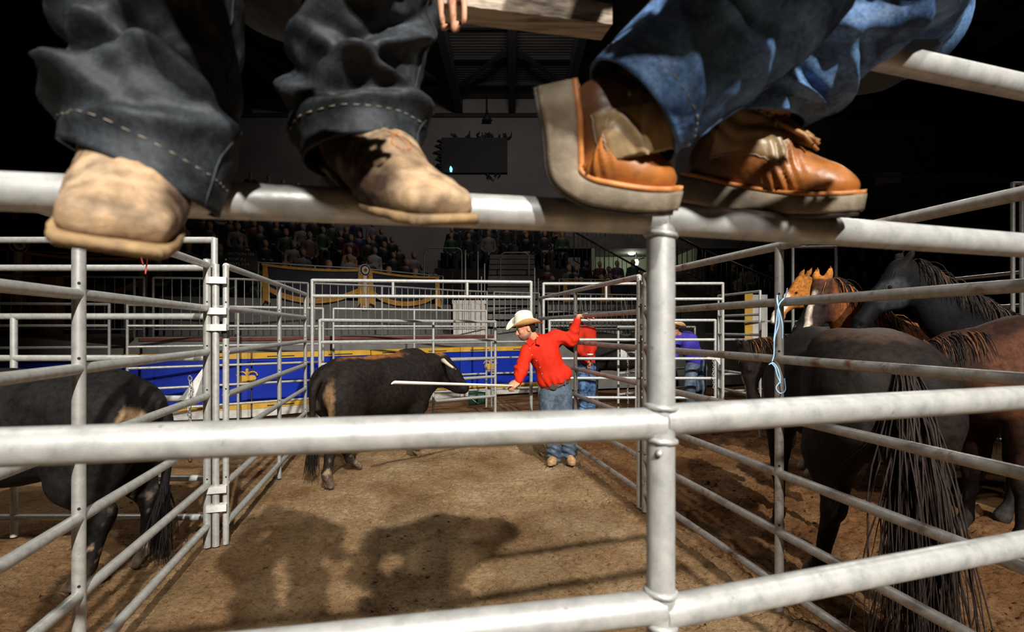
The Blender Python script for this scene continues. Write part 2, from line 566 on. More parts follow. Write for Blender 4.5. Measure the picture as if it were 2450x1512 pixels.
# ------------------------------------------------------------------ implicit bodies (smooth unions meshed by surface nets)
class Body:
    def __init__(self, h=0.02):
        self.h = h
        self.p = []

    def cone(self, a, b, r0, r1=None, col=None, k=0.03, sq=None, cut=False):
        """tapered capsule; sq = (axis, factor): >1 flattens along that axis"""
        a, b = np.array(a, float), np.array(b, float)
        r1 = r0 if r1 is None else r1
        self.p.append(('c', a, b, r0, r1, col, k, sq, cut))
        return self

    def chain(self, pts, radii, col=None, k=0.03, sq=None):
        for i in range(len(pts) - 1):
            self.cone(pts[i], pts[i + 1], radii[i], radii[i + 1], col, k, sq)
        return self

    def ball(self, c, r, rot=None, col=None, k=0.03, cut=False):
        r = np.array(r if hasattr(r, '__len__') else (r, r, r), float)
        R = np.array(rot if rot is not None else np.eye(3), float)
        self.p.append(('e', np.array(c, float), R, r, None, col, k, None, cut))
        return self

    def rbox(self, c, half, rr, rot=None, col=None, k=0.02, cut=False):
        R = np.array(rot if rot is not None else np.eye(3), float)
        self.p.append(('b', np.array(c, float), R, np.array(half, float), rr, col, k, None, cut))
        return self

    def dist(self, q, P):
        t = q[0]
        if t == 'c':
            _, a, b, r0, r1, _, _, sq, _ = q
            ba = b - a
            L2 = max(float(ba @ ba), 1e-12)
            v = P - a
            s = np.clip(v @ ba / L2, 0, 1)
            v = v - s[:, None] * ba
            if sq is not None:
                n = np.array(sq[0], float)
                n /= np.linalg.norm(n)
                v = v + (sq[1] - 1.0) * (v @ n)[:, None] * n
            return np.sqrt((v * v).sum(1)) - (r0 + (r1 - r0) * s)
        if t == 'e':
            _, c, R, r, _, _, _, _, _ = q
            v = (P - c) @ R
            k0 = np.sqrt(((v / r) ** 2).sum(1))
            k1 = np.sqrt(((v / (r * r)) ** 2).sum(1)) + 1e-9
            return k0 * (k0 - 1.0) / k1
        _, c, R, half, rr, _, _, _, _ = q
        v = np.abs((P - c) @ R) - half + rr
        return np.sqrt((np.maximum(v, 0) ** 2).sum(1)) + np.minimum(v.max(1), 0) - rr

    def box_of(self, q):
        if q[0] == 'c':
            f = 1.0
            if q[7] is not None and q[7][1] < 1:
                f = 1.0 / q[7][1]
            m = max(q[3], q[4]) * f
            return np.minimum(q[1], q[2]) - m, np.maximum(q[1], q[2]) + m
        if q[0] == 'e':
            e = np.sqrt(((q[2] * q[3]) ** 2).sum(1))
        else:
            e = np.abs(q[2]) @ q[3]
        return q[1] - e, q[1] + e

    def mesh(self, sig=0.008, noise=None, clip=None):
        h = self.h
        boxes = [self.box_of(q) for q in self.p]
        lo = np.min([b[0] for b, q in zip(boxes, self.p) if not q[8]], axis=0) - 3 * h
        hi = np.max([b[1] for b, q in zip(boxes, self.p) if not q[8]], axis=0) + 3 * h
        N = np.ceil((hi - lo) / h).astype(int) + 1
        V = np.full(N, 1.0, np.float64)
        ax = [lo[i] + h * np.arange(N[i]) for i in range(3)]
        for (b0, b1), q in zip(boxes, self.p):
            pad = q[6] + 2.5 * h
            i0 = np.clip(np.floor((b0 - pad - lo) / h).astype(int), 0, N)
            i1 = np.clip(np.ceil((b1 + pad - lo) / h).astype(int) + 1, 0, N)
            if (i1 <= i0).any():
                continue
            g = np.meshgrid(*[ax[i][i0[i]:i1[i]] for i in range(3)], indexing='ij')
            P = np.stack([x.ravel() for x in g], 1)
            d = self.dist(q, P).reshape(g[0].shape)
            sl = tuple(slice(i0[i], i1[i]) for i in range(3))
            a, k = V[sl], q[6]
            if q[8]:
                d = -d
                w = np.maximum(k - np.abs(a - d), 0) / k
                V[sl] = np.maximum(a, d) + w * w * k * 0.25
            else:
                w = np.maximum(k - np.abs(a - d), 0) / k
                V[sl] = np.minimum(a, d) - w * w * k * 0.25
        if clip is not None:       # keep the side where (p - c) . n < 0
            g = np.meshgrid(*ax, indexing='ij')
            for c, n in clip:
                dd = (g[0] - c[0]) * n[0] + (g[1] - c[1]) * n[1] + (g[2] - c[2]) * n[2]
                V = np.maximum(V, dd)
        v, f = surface_nets(V, lo, h)
        cols, shirt = self.colors(v, sig)
        if noise is not None:
            nn = vert_normals(v, f)
            v = v + nn * noise(v)[:, None]
        return v, f, cols, shirt

    def colors(self, v, sig):
        acc = np.zeros((len(v), 3))
        ws = np.zeros(len(v)) + 1e-12
        shirt = np.zeros(len(v))
        for q in self.p:
            if q[5] is None or q[8]:
                continue
            d = self.dist(q, v)
            w = np.exp(-np.clip((d + 0.02) / sig, -30, 30))
            if q[5] == 'shirt':
                shirt += w
                c = np.array((0.5, 0.5, 0.5))
            else:
                c = np.array(q[5], float)
            acc += w[:, None] * c
            ws += w
        return acc / ws[:, None], shirt / ws


def vert_normals(v, f):
    f = np.asarray(f)
    a = v[f[:, 2]] - v[f[:, 0]]
    b = v[f[:, 3]] - v[f[:, 1]]
    n = np.cross(a, b)
    out = np.zeros_like(v)
    for i in range(4):
        np.add.at(out, f[:, i], n)
    return out / (np.linalg.norm(out, axis=1)[:, None] + 1e-12)


def surface_nets(V, lo, h):
    S = V < 0
    c8 = [(i, j, k) for i in (0, 1) for j in (0, 1) for k in (0, 1)]
    nx, ny, nz = V.shape
    cnt = np.zeros((nx - 1, ny - 1, nz - 1), np.int8)
    for i, j, k in c8:
        cnt += S[i:nx - 1 + i, j:ny - 1 + j, k:nz - 1 + k]
    act = (cnt > 0) & (cnt < 8)
    cells = np.argwhere(act)
    idx = np.full(act.shape, -1, np.int64)
    idx[act] = np.arange(len(cells))
    acc = np.zeros((len(cells), 3))
    num = np.zeros(len(cells))
    edges = [(a, b) for a in c8 for b in c8 if sum(b) - sum(a) == 1 and sum(abs(x - y) for x, y in zip(a, b)) == 1]
    for a, b in edges:
        A = cells + a
        B = cells + b
        va = V[A[:, 0], A[:, 1], A[:, 2]]
        vb = V[B[:, 0], B[:, 1], B[:, 2]]
        m = (va < 0) != (vb < 0)
        t = np.where(m, va / np.where(m, va - vb, 1), 0)
        p = np.array(a) + t[:, None] * (np.array(b) - np.array(a))
        acc += np.where(m[:, None], p, 0)
        num += m
    v = (cells + acc / num[:, None]) * h + lo
    F = []
    for axis in range(3):
        o1, o2 = [i for i in range(3) if i != axis]
        s0 = [slice(None)] * 3
        s1 = [slice(None)] * 3
        s0[axis] = slice(0, -1)
        s1[axis] = slice(1, None)
        for s in (s0, s1):
            s[o1] = slice(1, -1) if s[o1] == slice(None) else s[o1]
            s[o2] = slice(1, -1) if s[o2] == slice(None) else s[o2]
        A, B = S[tuple(s0)], S[tuple(s1)]
        e = np.argwhere(A != B)
        inside = A[e[:, 0], e[:, 1], e[:, 2]]
        base = e.copy()
        base[:, o1] += 1
        base[:, o2] += 1

        def cell(d1, d2):
            q = base.copy()
            q[:, o1] -= d1
            q[:, o2] -= d2
            return idx[q[:, 0], q[:, 1], q[:, 2]]
        quad = np.stack([cell(1, 1), cell(0, 1), cell(0, 0), cell(1, 0)], 1)
        flip = inside if axis != 1 else ~inside
        quad[~flip] = quad[~flip][:, ::-1]
        F.append(quad)
    return v, np.concatenate(F)


def body_obj(name, body, material, parent=None, sig=0.008, noise=None, clip=None, org=None, xf=None, shirt=False):
    v, f, c, s = body.mesh(sig, noise, clip)
    if xf is not None:
        v = xf(v)
    at = {'Col': c}
    if shirt:
        at['Shirt'] = s
    return obj(name, (v, f), material, parent, True, at, org=org)


# ------------------------------------------------------------------ setting: dirt floor
HX, HY = (-4.0, 4.2), (2.4, 8.2)


def ground_height(x, y):
    x, y = np.asarray(x, float), np.asarray(y, float)
    P = np.stack([x, y, np.zeros_like(x)], 1)
    g = 0.035 * perlin(P * 0.9) + 0.020 * perlin(P * 2.7 + 5)
    c = fbm(P * 9.0 + 11, 3, 0.6)
    g = g + 0.020 * np.abs(c) + 0.011 * fbm(P * 30.0, 2, 0.7)
    # crusty pits and cracks left by hooves
    n8 = perlin(P * 8.5 + 3)
    g = g - 0.022 * np.exp(-(n8 / 0.10) ** 2) * np.clip(perlin(P * 3.1 + 60) * 2.5 + 0.35, 0, 1)
    n9 = perlin(P * 19.0 + 33)
    g = g - 0.011 * np.exp(-(n9 / 0.12) ** 2) * np.clip(perlin(P * 5.3 + 20) * 2.5 + 0.3, 0, 1)
    # trampled, deeper clods in the horse pen and along the fences
    darker = ground_darker(x, y)
    g = g + darker * 0.040 * fbm(P * 6.0 + 40, 3, 0.65)
    # ridge of dirt that buries the bottom rail of the pen fence
    fx = 1.5 - 0.2008 * (y - 3.05)
    g = g + 0.13 * np.exp(-((x - fx) / 0.16) ** 2 - ((y - 2.62) / 0.42) ** 2)
    g = g - 0.035 + 0.012
    fade = np.clip((y - 0.5) / 1.5, 0, 1)
    return g * fade


def ground_darker(x, y):
    P = np.stack([x, y, np.zeros_like(x)], 1)
    fr = x - (1.5 - 0.2008 * (y - 3.05))
    fl = x - (-2.23 - 0.19 * (y - 4.0))
    d = np.clip((fr + 0.15) / 0.35, 0, 1) * 0.95
    d = np.maximum(d, np.exp(-((fl - 0.35) / 0.35) ** 2) * 0.45)
    d = np.maximum(d, 0.55 * np.clip((-fl + 0.1) / 0.4, 0, 1))
    d = np.maximum(d, np.clip((y - 8.6) / 1.5, 0, 1) * 0.75)
    return np.clip(d + 0.35 * fbm(P * 2.2 + 70, 3), 0, 1)


def build_floor():
    st = 0.0105
    xs = np.arange(HX[0], HX[1], st)
    ys = np.arange(HY[0], HY[1], st)
    X, Y = np.meshgrid(xs, ys)
    x, y = X.ravel(), Y.ravel()
    z = ground_height(x, y)
    nx, ny = len(xs), len(ys)
    i = np.arange(nx - 1)
    j = np.arange(ny - 1)
    I, J = np.meshgrid(i, j)
    a = (J * nx + I).ravel()
    f1 = np.stack([a, a + 1, a + nx + 1, a + nx], 1)
    # coarse surroundings, same material
    cs = 0.25
    xs2 = np.arange(-28, 34.01, cs)
    ys2 = np.arange(-18, 27.01, cs)
    X2, Y2 = np.meshgrid(xs2, ys2)
    x2, y2 = X2.ravel(), Y2.ravel()
    z2 = ground_height(x2, y2) - 0.03
    n2, m2 = len(xs2), len(ys2)
    I, J = np.meshgrid(np.arange(n2 - 1), np.arange(m2 - 1))
    I, J = I.ravel(), J.ravel()
    keep = ~((xs2[I] > HX[0] + 0.1) & (xs2[I] + cs < HX[1] - 0.1) & (ys2[J] > HY[0] + 0.1) & (ys2[J] + cs < HY[1] - 0.1))
    a = (J * n2 + I)[keep]
    f2 = np.stack([a, a + 1, a + n2 + 1, a + n2], 1) + nx * ny
    v = np.concatenate([np.stack([x, y, z], 1), np.stack([x2, y2, z2], 1)])
    f = np.concatenate([f1, f2])
    darker = np.concatenate([ground_darker(x, y), ground_darker(x2, y2)])
    o = obj('floor', (v, f), M['dirt'], None, True, {'Damp': darker}, org=(0, 0, 0))
    o['kind'] = 'structure'
    # loose clods lying on the dirt
    rs = np.random.RandomState(4)
    n = 4200
    cy = 2.6 + 6.0 * rs.rand(n) ** 1.4
    cx = -3.6 + 8.0 * rs.rand(n)
    r = 0.004 + 0.013 * rs.rand(n) ** 3
    cz = ground_height(cx, cy)
    ico = [(0, 0, 1), (0.89, 0, 0.45), (0.28, 0.85, 0.45), (-0.72, 0.53, 0.45), (-0.72, -0.53, 0.45), (0.28, -0.85, 0.45),
           (0.72, 0.53, -0.45), (-0.28, 0.85, -0.45), (-0.89, 0, -0.45), (-0.28, -0.85, -0.45), (0.72, -0.53, -0.45), (0, 0, -1)]
    fi = [(0, 1, 2), (0, 2, 3), (0, 3, 4), (0, 4, 5), (0, 5, 1), (1, 6, 2), (2, 7, 3), (3, 8, 4), (4, 9, 5), (5, 10, 1),
          (2, 6, 7), (3, 7, 8), (4, 8, 9), (5, 9, 10), (1, 10, 6), (6, 11, 7), (7, 11, 8), (8, 11, 9), (9, 11, 10), (10, 11, 6)]
    V = np.array(ico)[None] * (0.7 + 0.6 * rs.rand(n, 12, 1)) * r[:, None, None] * np.array((1.2, 1.2, 0.8))
    V = V + np.stack([cx, cy, cz + r * 0.25], 1)[:, None]
    Fc = (np.array(fi)[None] + 12 * np.arange(n)[:, None, None]).reshape(-1, 3)
    o = obj('dirt_clods', (V.reshape(-1, 3), Fc), M['dirt'], None, False, {'Damp': np.repeat(ground_darker(cx, cy), 12)}, org=(0, 0, 0))
    tag(o, 'loose clods of brown dirt strewn over the pen floor', 'dirt', kind='stuff')


build_floor()

# ------------------------------------------------------------------ setting: hall shell
ROOF_Z, BACK_Y = 13.0, 27.0


def build_shell():
    struct('wall_back', MB().box((3, BACK_Y + 0.1, 6.6), (31.2, 0.1, 6.8)), M['far_wall'])
    struct('wall_left', MB().box((-28.1, 4.5, 6.6), (0.1, 22.6, 6.8)), M['side_wall'])
    struct('wall_right', MB().box((34.1, 4.5, 6.6), (0.1, 22.6, 6.8)), M['side_wall'])
    struct('wall_front', MB().box((3, -18.1, 6.6), (31.2, 0.1, 6.8)), M['side_wall'])
    # corrugated roof sheets: ribs run across the hall
    ys = np.arange(-18, BACK_Y + 0.01, 0.11)
    zs = ROOF_Z + 0.028 * np.where(np.arange(len(ys)) % 2 == 0, 1, -1)
    v, f = [], []
    for k, (y, z) in enumerate(zip(ys, zs)):
        v += [(-28, y, z), (34, y, z)]
        if k:
            f.append((2 * k - 2, 2 * k - 1, 2 * k + 1, 2 * k))
    ce = struct('ceiling', (v, f), M['corrugated'])
    for x in np.arange(-26, 34, 2.6):
        struct('roof_beam', MB().box((x, 4.5, ROOF_Z - 0.42), (0.16, 22.4, 0.36)), M['black'])
    for y in np.arange(15.5, 27, 2.4):
        struct('roof_purlin', MB().box((3, y, ROOF_Z - 0.12), (30.9, 0.07, 0.09)), M['black'])
    # diagonal braces between the beams near the far wall
    for k, x in enumerate(np.arange(-18.2, 18, 2.6)):
        struct('roof_brace', MB().bar((x, 21.0 if k % 2 else 24.8, ROOF_Z - 0.5), (x + 2.6, 24.8 if k % 2 else 21.0, ROOF_Z - 0.5), 0.07, 0.07), M['black'])
    struct('trim_1', MB().box((3, BACK_Y - 0.06, 12.15), (30.9, 0.06, 0.10)), M['side_wall'])
    struct('trim_2', MB().box((3, BACK_Y - 0.06, 7.25), (30.9, 0.06, 0.10)), M['black'])


build_shell()


# ------------------------------------------------------------------ steel fence panels and gates
def lerp(a, b, t):
    return Vector(a) + (Vector(b) - Vector(a)) * t


def panel(name, label, cat, A, B, rails, posts, group=None, rr=0.0245, pr=0.024, top=None, material='steel', bottom=0.0, holes=False, n=14, short=(), ext=0.0):
    """straight pen panel from A to B (x, y): rails at the given heights, posts at the given fractions"""
    A3, B3 = Vector((A[0], A[1], 0)), Vector((B[0], B[1], 0))
    c = (A3 + B3) / 2
    t = thing(name, label, cat, c, group)
    top = top if top is not None else max(rails)
    mt = M[material]
    for z in rails:
        pipe('rail', A3 + Vector((0, 0, z)), B3 + Vector((0, 0, z)), rr, mt, t, n)
    for p in posts:
        q = lerp(A3, B3, p)
        pipe('post', q + Vector((0, 0, bottom)), q + Vector((0, 0, top + rr * 0.6)), pr, mt, t, n)
    for p, z0, z1 in short:
        q = lerp(A3, B3, p)
        pipe('stay', q + Vector((0, 0, z0)), q + Vector((0, 0, z1)), pr * 0.9, mt, t, n)
    if holes:
        side = Vector((-q.x, -q.y, 0)).normalized()
        for p in posts:
            q = lerp(A3, B3, p)
            d = Vector((-q.x, -q.y, 0)).normalized()
            for z in rails[:-1]:
                mb = MB().disc(q + d * (pr + 0.0005) + Vector((0, 0, z + rr + 0.022)), d, 0.0062, 0.003, 10)
                obj('bolt_hole', mb, M['hole'], t)
    return t


def rf_x(y):
    return 1.5 - 0.2008 * (y - 3.05)


def lf_x(y):
    return -2.23 - 0.2246 * (y - 4.0)


RAILS = [2.06, 1.745, 1.425, 1.105, 0.785, 0.455, 0.155]


def clamp(parent, a, b, z):
    mb = MB().bar(Vector((a[0], a[1], z)), Vector((b[0], b[1], z)), 0.034, 0.024)
    obj('clamp', mb, M['white_plate'], parent)


def build_fences():
    # ---- nearest panel, just in front of the camera
    P0 = Vector((0.23, 0.84, 0))
    L1 = Vector((-1.35, 0.528, 0))
    R1 = Vector((1.71, 1.330, 0))
    t = thing('fence_panel', 'thick pale pen fence that the men put their feet on, left of the welded post', 'fence', (P0 + L1) / 2)
    for z in (1.769, 1.453, 1.170, 0.86, 0.55, 0.24):
        pipe('rail', P0 + Vector((0, 0, z)), L1 + Vector((0, 0, z)), 0.0245, M['steel_near'], t, 32)
    pipe('post', L1, L1 + Vector((0, 0, 2.11)), 0.021, M['steel_near'], t, 24)
    t = thing('fence_panel', 'thick pale pen fence right of the welded post, including that post', 'fence', (P0 + R1) / 2)
    for z in (2.092, 1.769, 1.458, 1.160, 0.86, 0.55, 0.24):
        pipe('rail', P0 + Vector((0, 0, z)), R1 + Vector((0, 0, z)), 0.0245, M['steel_near'], t, 32)
    post = pipe('post', P0, P0 + Vector((0, 0, 2.10)), 0.0215, M['steel_near'], t, 32)
    for z in (1.769, 1.453, 1.168):
        for s in (-1, 1):
            if z > 1.7 and s > 0:
                continue
            mb = MB().torus(P0 + Vector((0, 0, z + s * 0.0255)), (0.1, 0, 1), 0.0222, 0.0045, 32, 8)
            v = mb.verts()
            v += 0.0016 * perlin(v * 120)[:, None]
            obj('weld_bead', (v, mb.f), M['steel_near'], post, True)
    d = Vector((-0.35, -0.94, 0)).normalized()
    obj('weld_drip', MB().tube([P0 + d * 0.021 + Vector((0, 0, 1.412)), P0 + d * 0.028 + Vector((0, 0, 1.410))], [0.006, 0.004], 10), M['steel_near'], post, True)
    pipe('post', R1, R1 + Vector((0, 0, 2.11)), 0.021, M['steel_near'], t, 24)

    # ---- fence of the alley, left
    panel('fence_panel', 'fence panel along the left side of the alley, close to the dark bull', 'fence', (lf_x(0.75), 0.75), (-2.228, 3.97), RAILS,
          [0.0, 0.4907, 1.0], top=2.09, holes=True, n=18, pr=0.026)
    t = thing('gate_post', 'double upright with clamps where the two left alley panels meet', 'post', (-2.20, 4.0, 0))
    pipe('post', (-2.175, 3.99, 0), (-2.175, 3.99, 2.07), 0.024, M['steel'], t)
    for z in (1.95, 1.725, 1.605, 0.42, 0.285):
        clamp(t, (-2.225, 3.965), (-2.10, 4.005), z)
    obj('tape', MB().tube([(-2.122, 4.025, 1.53), (-2.122, 4.025, 1.585)], 0.027, 16), M['black_tape'], t)
    panel('fence_panel', 'left alley fence panel in front of the crown on the blue boards', 'fence', (-2.122, 4.03), (-2.80, 7.36), RAILS,
          [0.0, 0.53, 1.0], top=2.05, holes=True, n=16, pr=0.022)
    # ---- gate frame and gate behind the dark bull
    panel('steel_gateway', 'tall double-topped steel frame over the gate behind the left bull', 'gateway', (-5.4, 4.10), (-2.245, 4.10), [2.265, 2.055],
          [0.0, 1.0], short=[(0.335, 2.06, 2.26), (0.67, 2.06, 2.26)], top=2.265)
    g = panel('gate', 'closed seven-rail gate behind the left bull', 'gate', (-5.3, 4.17), (-2.345, 4.17), [1.69, 1.37, 1.06, 0.755, 0.45, 0.15],
              [0.0, 0.5, 1.0], material='steel')
    obj('latch_plate', MB().poly([(-2.36, 4.14, 1.29), (-2.36, 4.14, 1.05), (-2.54, 4.14, 1.05)], (0, 1, 0), 0.006), M['white_plate'], g)
    chain(g, (-2.43, 4.10, 1.22), 0.62)
    # ---- frame and half-open gate at the end of the alley
    panel('steel_gateway', 'tall double-topped steel frame across the far end of the alley', 'gateway', (-2.765, 7.52), (0.275, 7.82), [2.262, 2.045],
          [0.0, 1.0], short=[(0.36, 2.05, 2.25), (0.70, 2.05, 2.25)], top=2.262)
    panel('gate', 'half-open gate at the end of the alley, behind the charging bull', 'gate', (-2.68, 7.58), (-0.285, 9.26), [1.71, 1.40, 1.09, 0.775, 0.445, 0.14],
          [0.0, 1.0], short=[(0.60, 1.40, 1.71), (0.60, 0.1, 1.40)])
    # ---- fence between alley and horse pen
    panel('fence_panel', 'rusty fence panel between the alley and the horses', 'fence', (rf_x(1.46), 1.46), (rf_x(4.74), 4.74), RAILS,
          [0.0, 0.4848, 1.0], top=2.05, material='steel_rust', holes=True, n=18)
    t = panel('fence_panel', 'rusty fence panel that the man in red holds on to', 'fence', (rf_x(4.86), 4.86), (rf_x(8.40), 8.40), RAILS,
              [0.0, 0.506, 1.0], top=2.05, material='steel_rust', holes=True, n=16)
    for z in (1.84, 1.66, 1.56):
        clamp(t, (rf_x(4.74) + 0.02, 4.74), (rf_x(4.86) + 0.03, 4.86), z)
    # ---- frame and gate behind the man in red
    panel('steel_gateway', 'tall double-topped steel frame right of the man in red', 'gateway', (0.50, 8.62), (3.33, 8.58), [2.305, 2.06],
          [0.0, 1.0], short=[(0.35, 2.06, 2.30), (0.68, 2.06, 2.30)], top=2.305)
    g = panel('gate', 'closed gate between the man in red and the rider in violet', 'gate', (0.60, 8.70), (3.24, 8.66), [1.725, 1.415, 1.113, 0.80, 0.49, 0.19],
              [0.0, 0.525, 1.0])
    obj('latch_plate', MB().poly([(3.23, 8.62, 1.10), (3.32, 8.62, 1.00), (3.30, 8.62, 1.18), (3.22, 8.62, 1.22), (3.06, 8.62, 1.11)], (0, 1, 0), 0.006), M['white_plate'], g)
    chain(g, (3.18, 8.58, 1.08), 0.42)
    g = panel('gate', 'partly open gate in front of the dark saddle horse', 'gate', (1.76, 9.0), (3.5, 10.4), [1.62, 1.18, 0.85, 0.50, 0.2], [0.0, 0.55, 1.0], rr=0.02, pr=0.02)
    obj('latch_plate', MB().poly([(1.79, 8.96, 1.32), (1.79, 8.96, 1.08), (2.0, 9.12, 1.08)], (0.6, 0.8, 0), 0.006), M['white_plate'], g)
    chain(g, (1.92, 9.0, 1.05), 0.75)
    # ---- fences of the outer pens, in front of the blue boards
    outer = [1.95, 1.635, 1.32, 1.0, 0.68, 0.36]
    panel('fence_panel', 'outer pen fence panel in front of the blue boards, far left', 'fence', (-9.6, 7.15), (-5.93, 8.0), outer, [0.0, 0.5, 1.0], rr=0.021, pr=0.021)
    panel('fence_panel', 'outer pen fence panel in front of the blue boards with the crown', 'fence', (-5.72, 8.08), (-3.38, 9.72), outer, [0.0, 0.52, 1.0], rr=0.021, pr=0.021)
    panel('fence_panel', 'outer pen fence panel in front of the blue boards behind the charging bull', 'fence', (-3.22, 9.8), (-0.52, 11.0), outer, [0.0, 0.5, 1.0], rr=0.021, pr=0.021)
    panel('fence_panel', 'outer pen fence panel in front of the dark steps, behind the white hat', 'fence', (-0.42, 11.05), (0.8, 11.5), [1.32, 1.0, 0.68, 0.36], [0.0, 1.0], rr=0.02, pr=0.02)
    # ---- fences around the horse pen, right
    panel('fence_panel', 'far side fence of the horse pen left of the chestnut muzzle', 'fence', (3.46, 9.1), (3.63, 7.95), [2.14, 1.80, 1.50, 1.2, 0.9, 0.6], [0.0, 1.0], rr=0.02, pr=0.02)
    panel('fence_panel', 'low double fence behind the chestnut muzzle', 'fence', (3.62, 9.4), (6.2, 10.4), [2.02, 1.72, 1.40, 1.1, 0.8, 0.5], [0.0, 0.5, 1.0], rr=0.02, pr=0.02)
    panel('fence_panel', 'fence along the right side of the horse pen behind the black horse', 'fence', (6.05, 7.6), (6.35, 3.4), [2.27, 1.87, 1.55, 1.2, 0.9, 0.55, 0.2], [0.0, 0.33, 0.66, 1.0])
    panel('steel_gateway', 'tall goal-shaped steel frame standing above the chestnut heads', 'gateway', (4.68, 9.05), (5.40, 9.05), [2.95], [0.0, 1.0], top=2.95, rr=0.02, pr=0.024)
    panel('steel_gateway', 'tall steel frame standing at the right edge behind the black horse', 'gateway', (5.53, 6.0), (7.6, 6.1), [3.2], [0.0, 0.05, 1.0], top=3.2, rr=0.02, pr=0.022)


def chain(parent, top, length):
    mb = MB()
    x, y, z = top
    k, st = 0, 0.034
    while k * st < length:
        nrm = (1, 0, 0.25) if k % 2 else (0, 1, 0.25)
        m2 = MB().torus((0, 0, 0), nrm, 0.014, 0.0042, 10, 5)
        v = m2.verts()
        v[:, 2] *= 1.5
        mb.add(v + np.array((x + 0.006 * math.sin(k * 0.7), y, z - k * st)), m2.f)
        k += 1
    return obj('chain', mb, M['steel'], parent, True)


build_fences()


# ------------------------------------------------------------------ arena edge: blue boards, ledge, railing, stands
_PX = [-140, 45, 200, 340, 574, 731, 875, 960, 1087, 1200, 1350, 1560, 1800, 2200]
_YB = [8.6, 8.9, 9.1, 9.3, 9.6, 10.5, 11.1, 11.6, 12.6, 13.3, 13.9, 14.6, 15.4, 16.0]
_YS = [9.9, 10.25, 10.8, 11.2, 11.9, 12.7, 13.46, 14.3, 15.7, 16.1, 16.3, 16.8, 17.6, 18.4]


def line_pt(px, table, off=0.0, z=0.0):
    Y = float(np.interp(px, _PX, table)) + off
    return Vector(((px - CX) / F_PX * Y, Y, z))


def resample(table, px0, px1, step, off=0.0):
    """points every `step` metres along one of the curves between two bearings"""
    pp = [line_pt(p, table, off) for p in np.linspace(px0, px1, 160)]
    d = [0.0]
    for a, b in zip(pp[:-1], pp[1:]):
        d.append(d[-1] + (b - a).length)
    n = max(1, int(round(d[-1] / step)))
    out = []
    for k in range(n + 1):
        t = d[-1] * k / n
        i = min(int(np.searchsorted(d, t, 'right')) - 1, len(pp) - 2)
        w = (t - d[i]) / max(d[i + 1] - d[i], 1e-9)
        out.append(pp[i].lerp(pp[i + 1], w))
    return out


def crown(parent, c, right, nrm, s):
    """flat yellow crown emblem: arched top with an orb, rim and side arches"""
    def P(x, y):
        return Vector(c) + right * (x * s) + Vector((0, 0, y * s))
    body = [(-0.42, -0.30), (0.42, -0.30), (0.50, 0.02), (0.44, 0.16), (0.28, 0.20), (0.06, 0.17), (0.0, 0.30), (-0.06, 0.17), (-0.28, 0.20), (-0.44, 0.16), (-0.50, 0.02)]
    mb = MB().poly([P(*q) for q in body], nrm, 0.004)
    mb.poly([P(x, y) for x, y in [(-0.40, -0.44), (0.40, -0.44), (0.42, -0.35), (-0.42, -0.35)]], nrm, 0.004)
    mb.poly([P(0.085 * math.cos(t), 0.52 + 0.085 * math.sin(t)) for t in np.linspace(0, 2 * math.pi, 12, False)], nrm, 0.004)
    mb.poly([P(x, y) for x, y in [(-0.05, 0.28), (0.05, 0.28), (0.10, 0.44), (-0.10, 0.44)]], nrm, 0.004)
    for sg in (-1, 1):
        pts = []
        for t in np.linspace(0, math.pi * 0.95, 10):
            pts.append(P(sg * (0.30 + 0.26 * math.cos(t)), 0.16 + 0.24 * math.sin(t)) + nrm * 0.002)
        mb.tube(pts, 0.045 * s, 6)
    return obj('crown_emblem', mb, M['yellow'], parent)


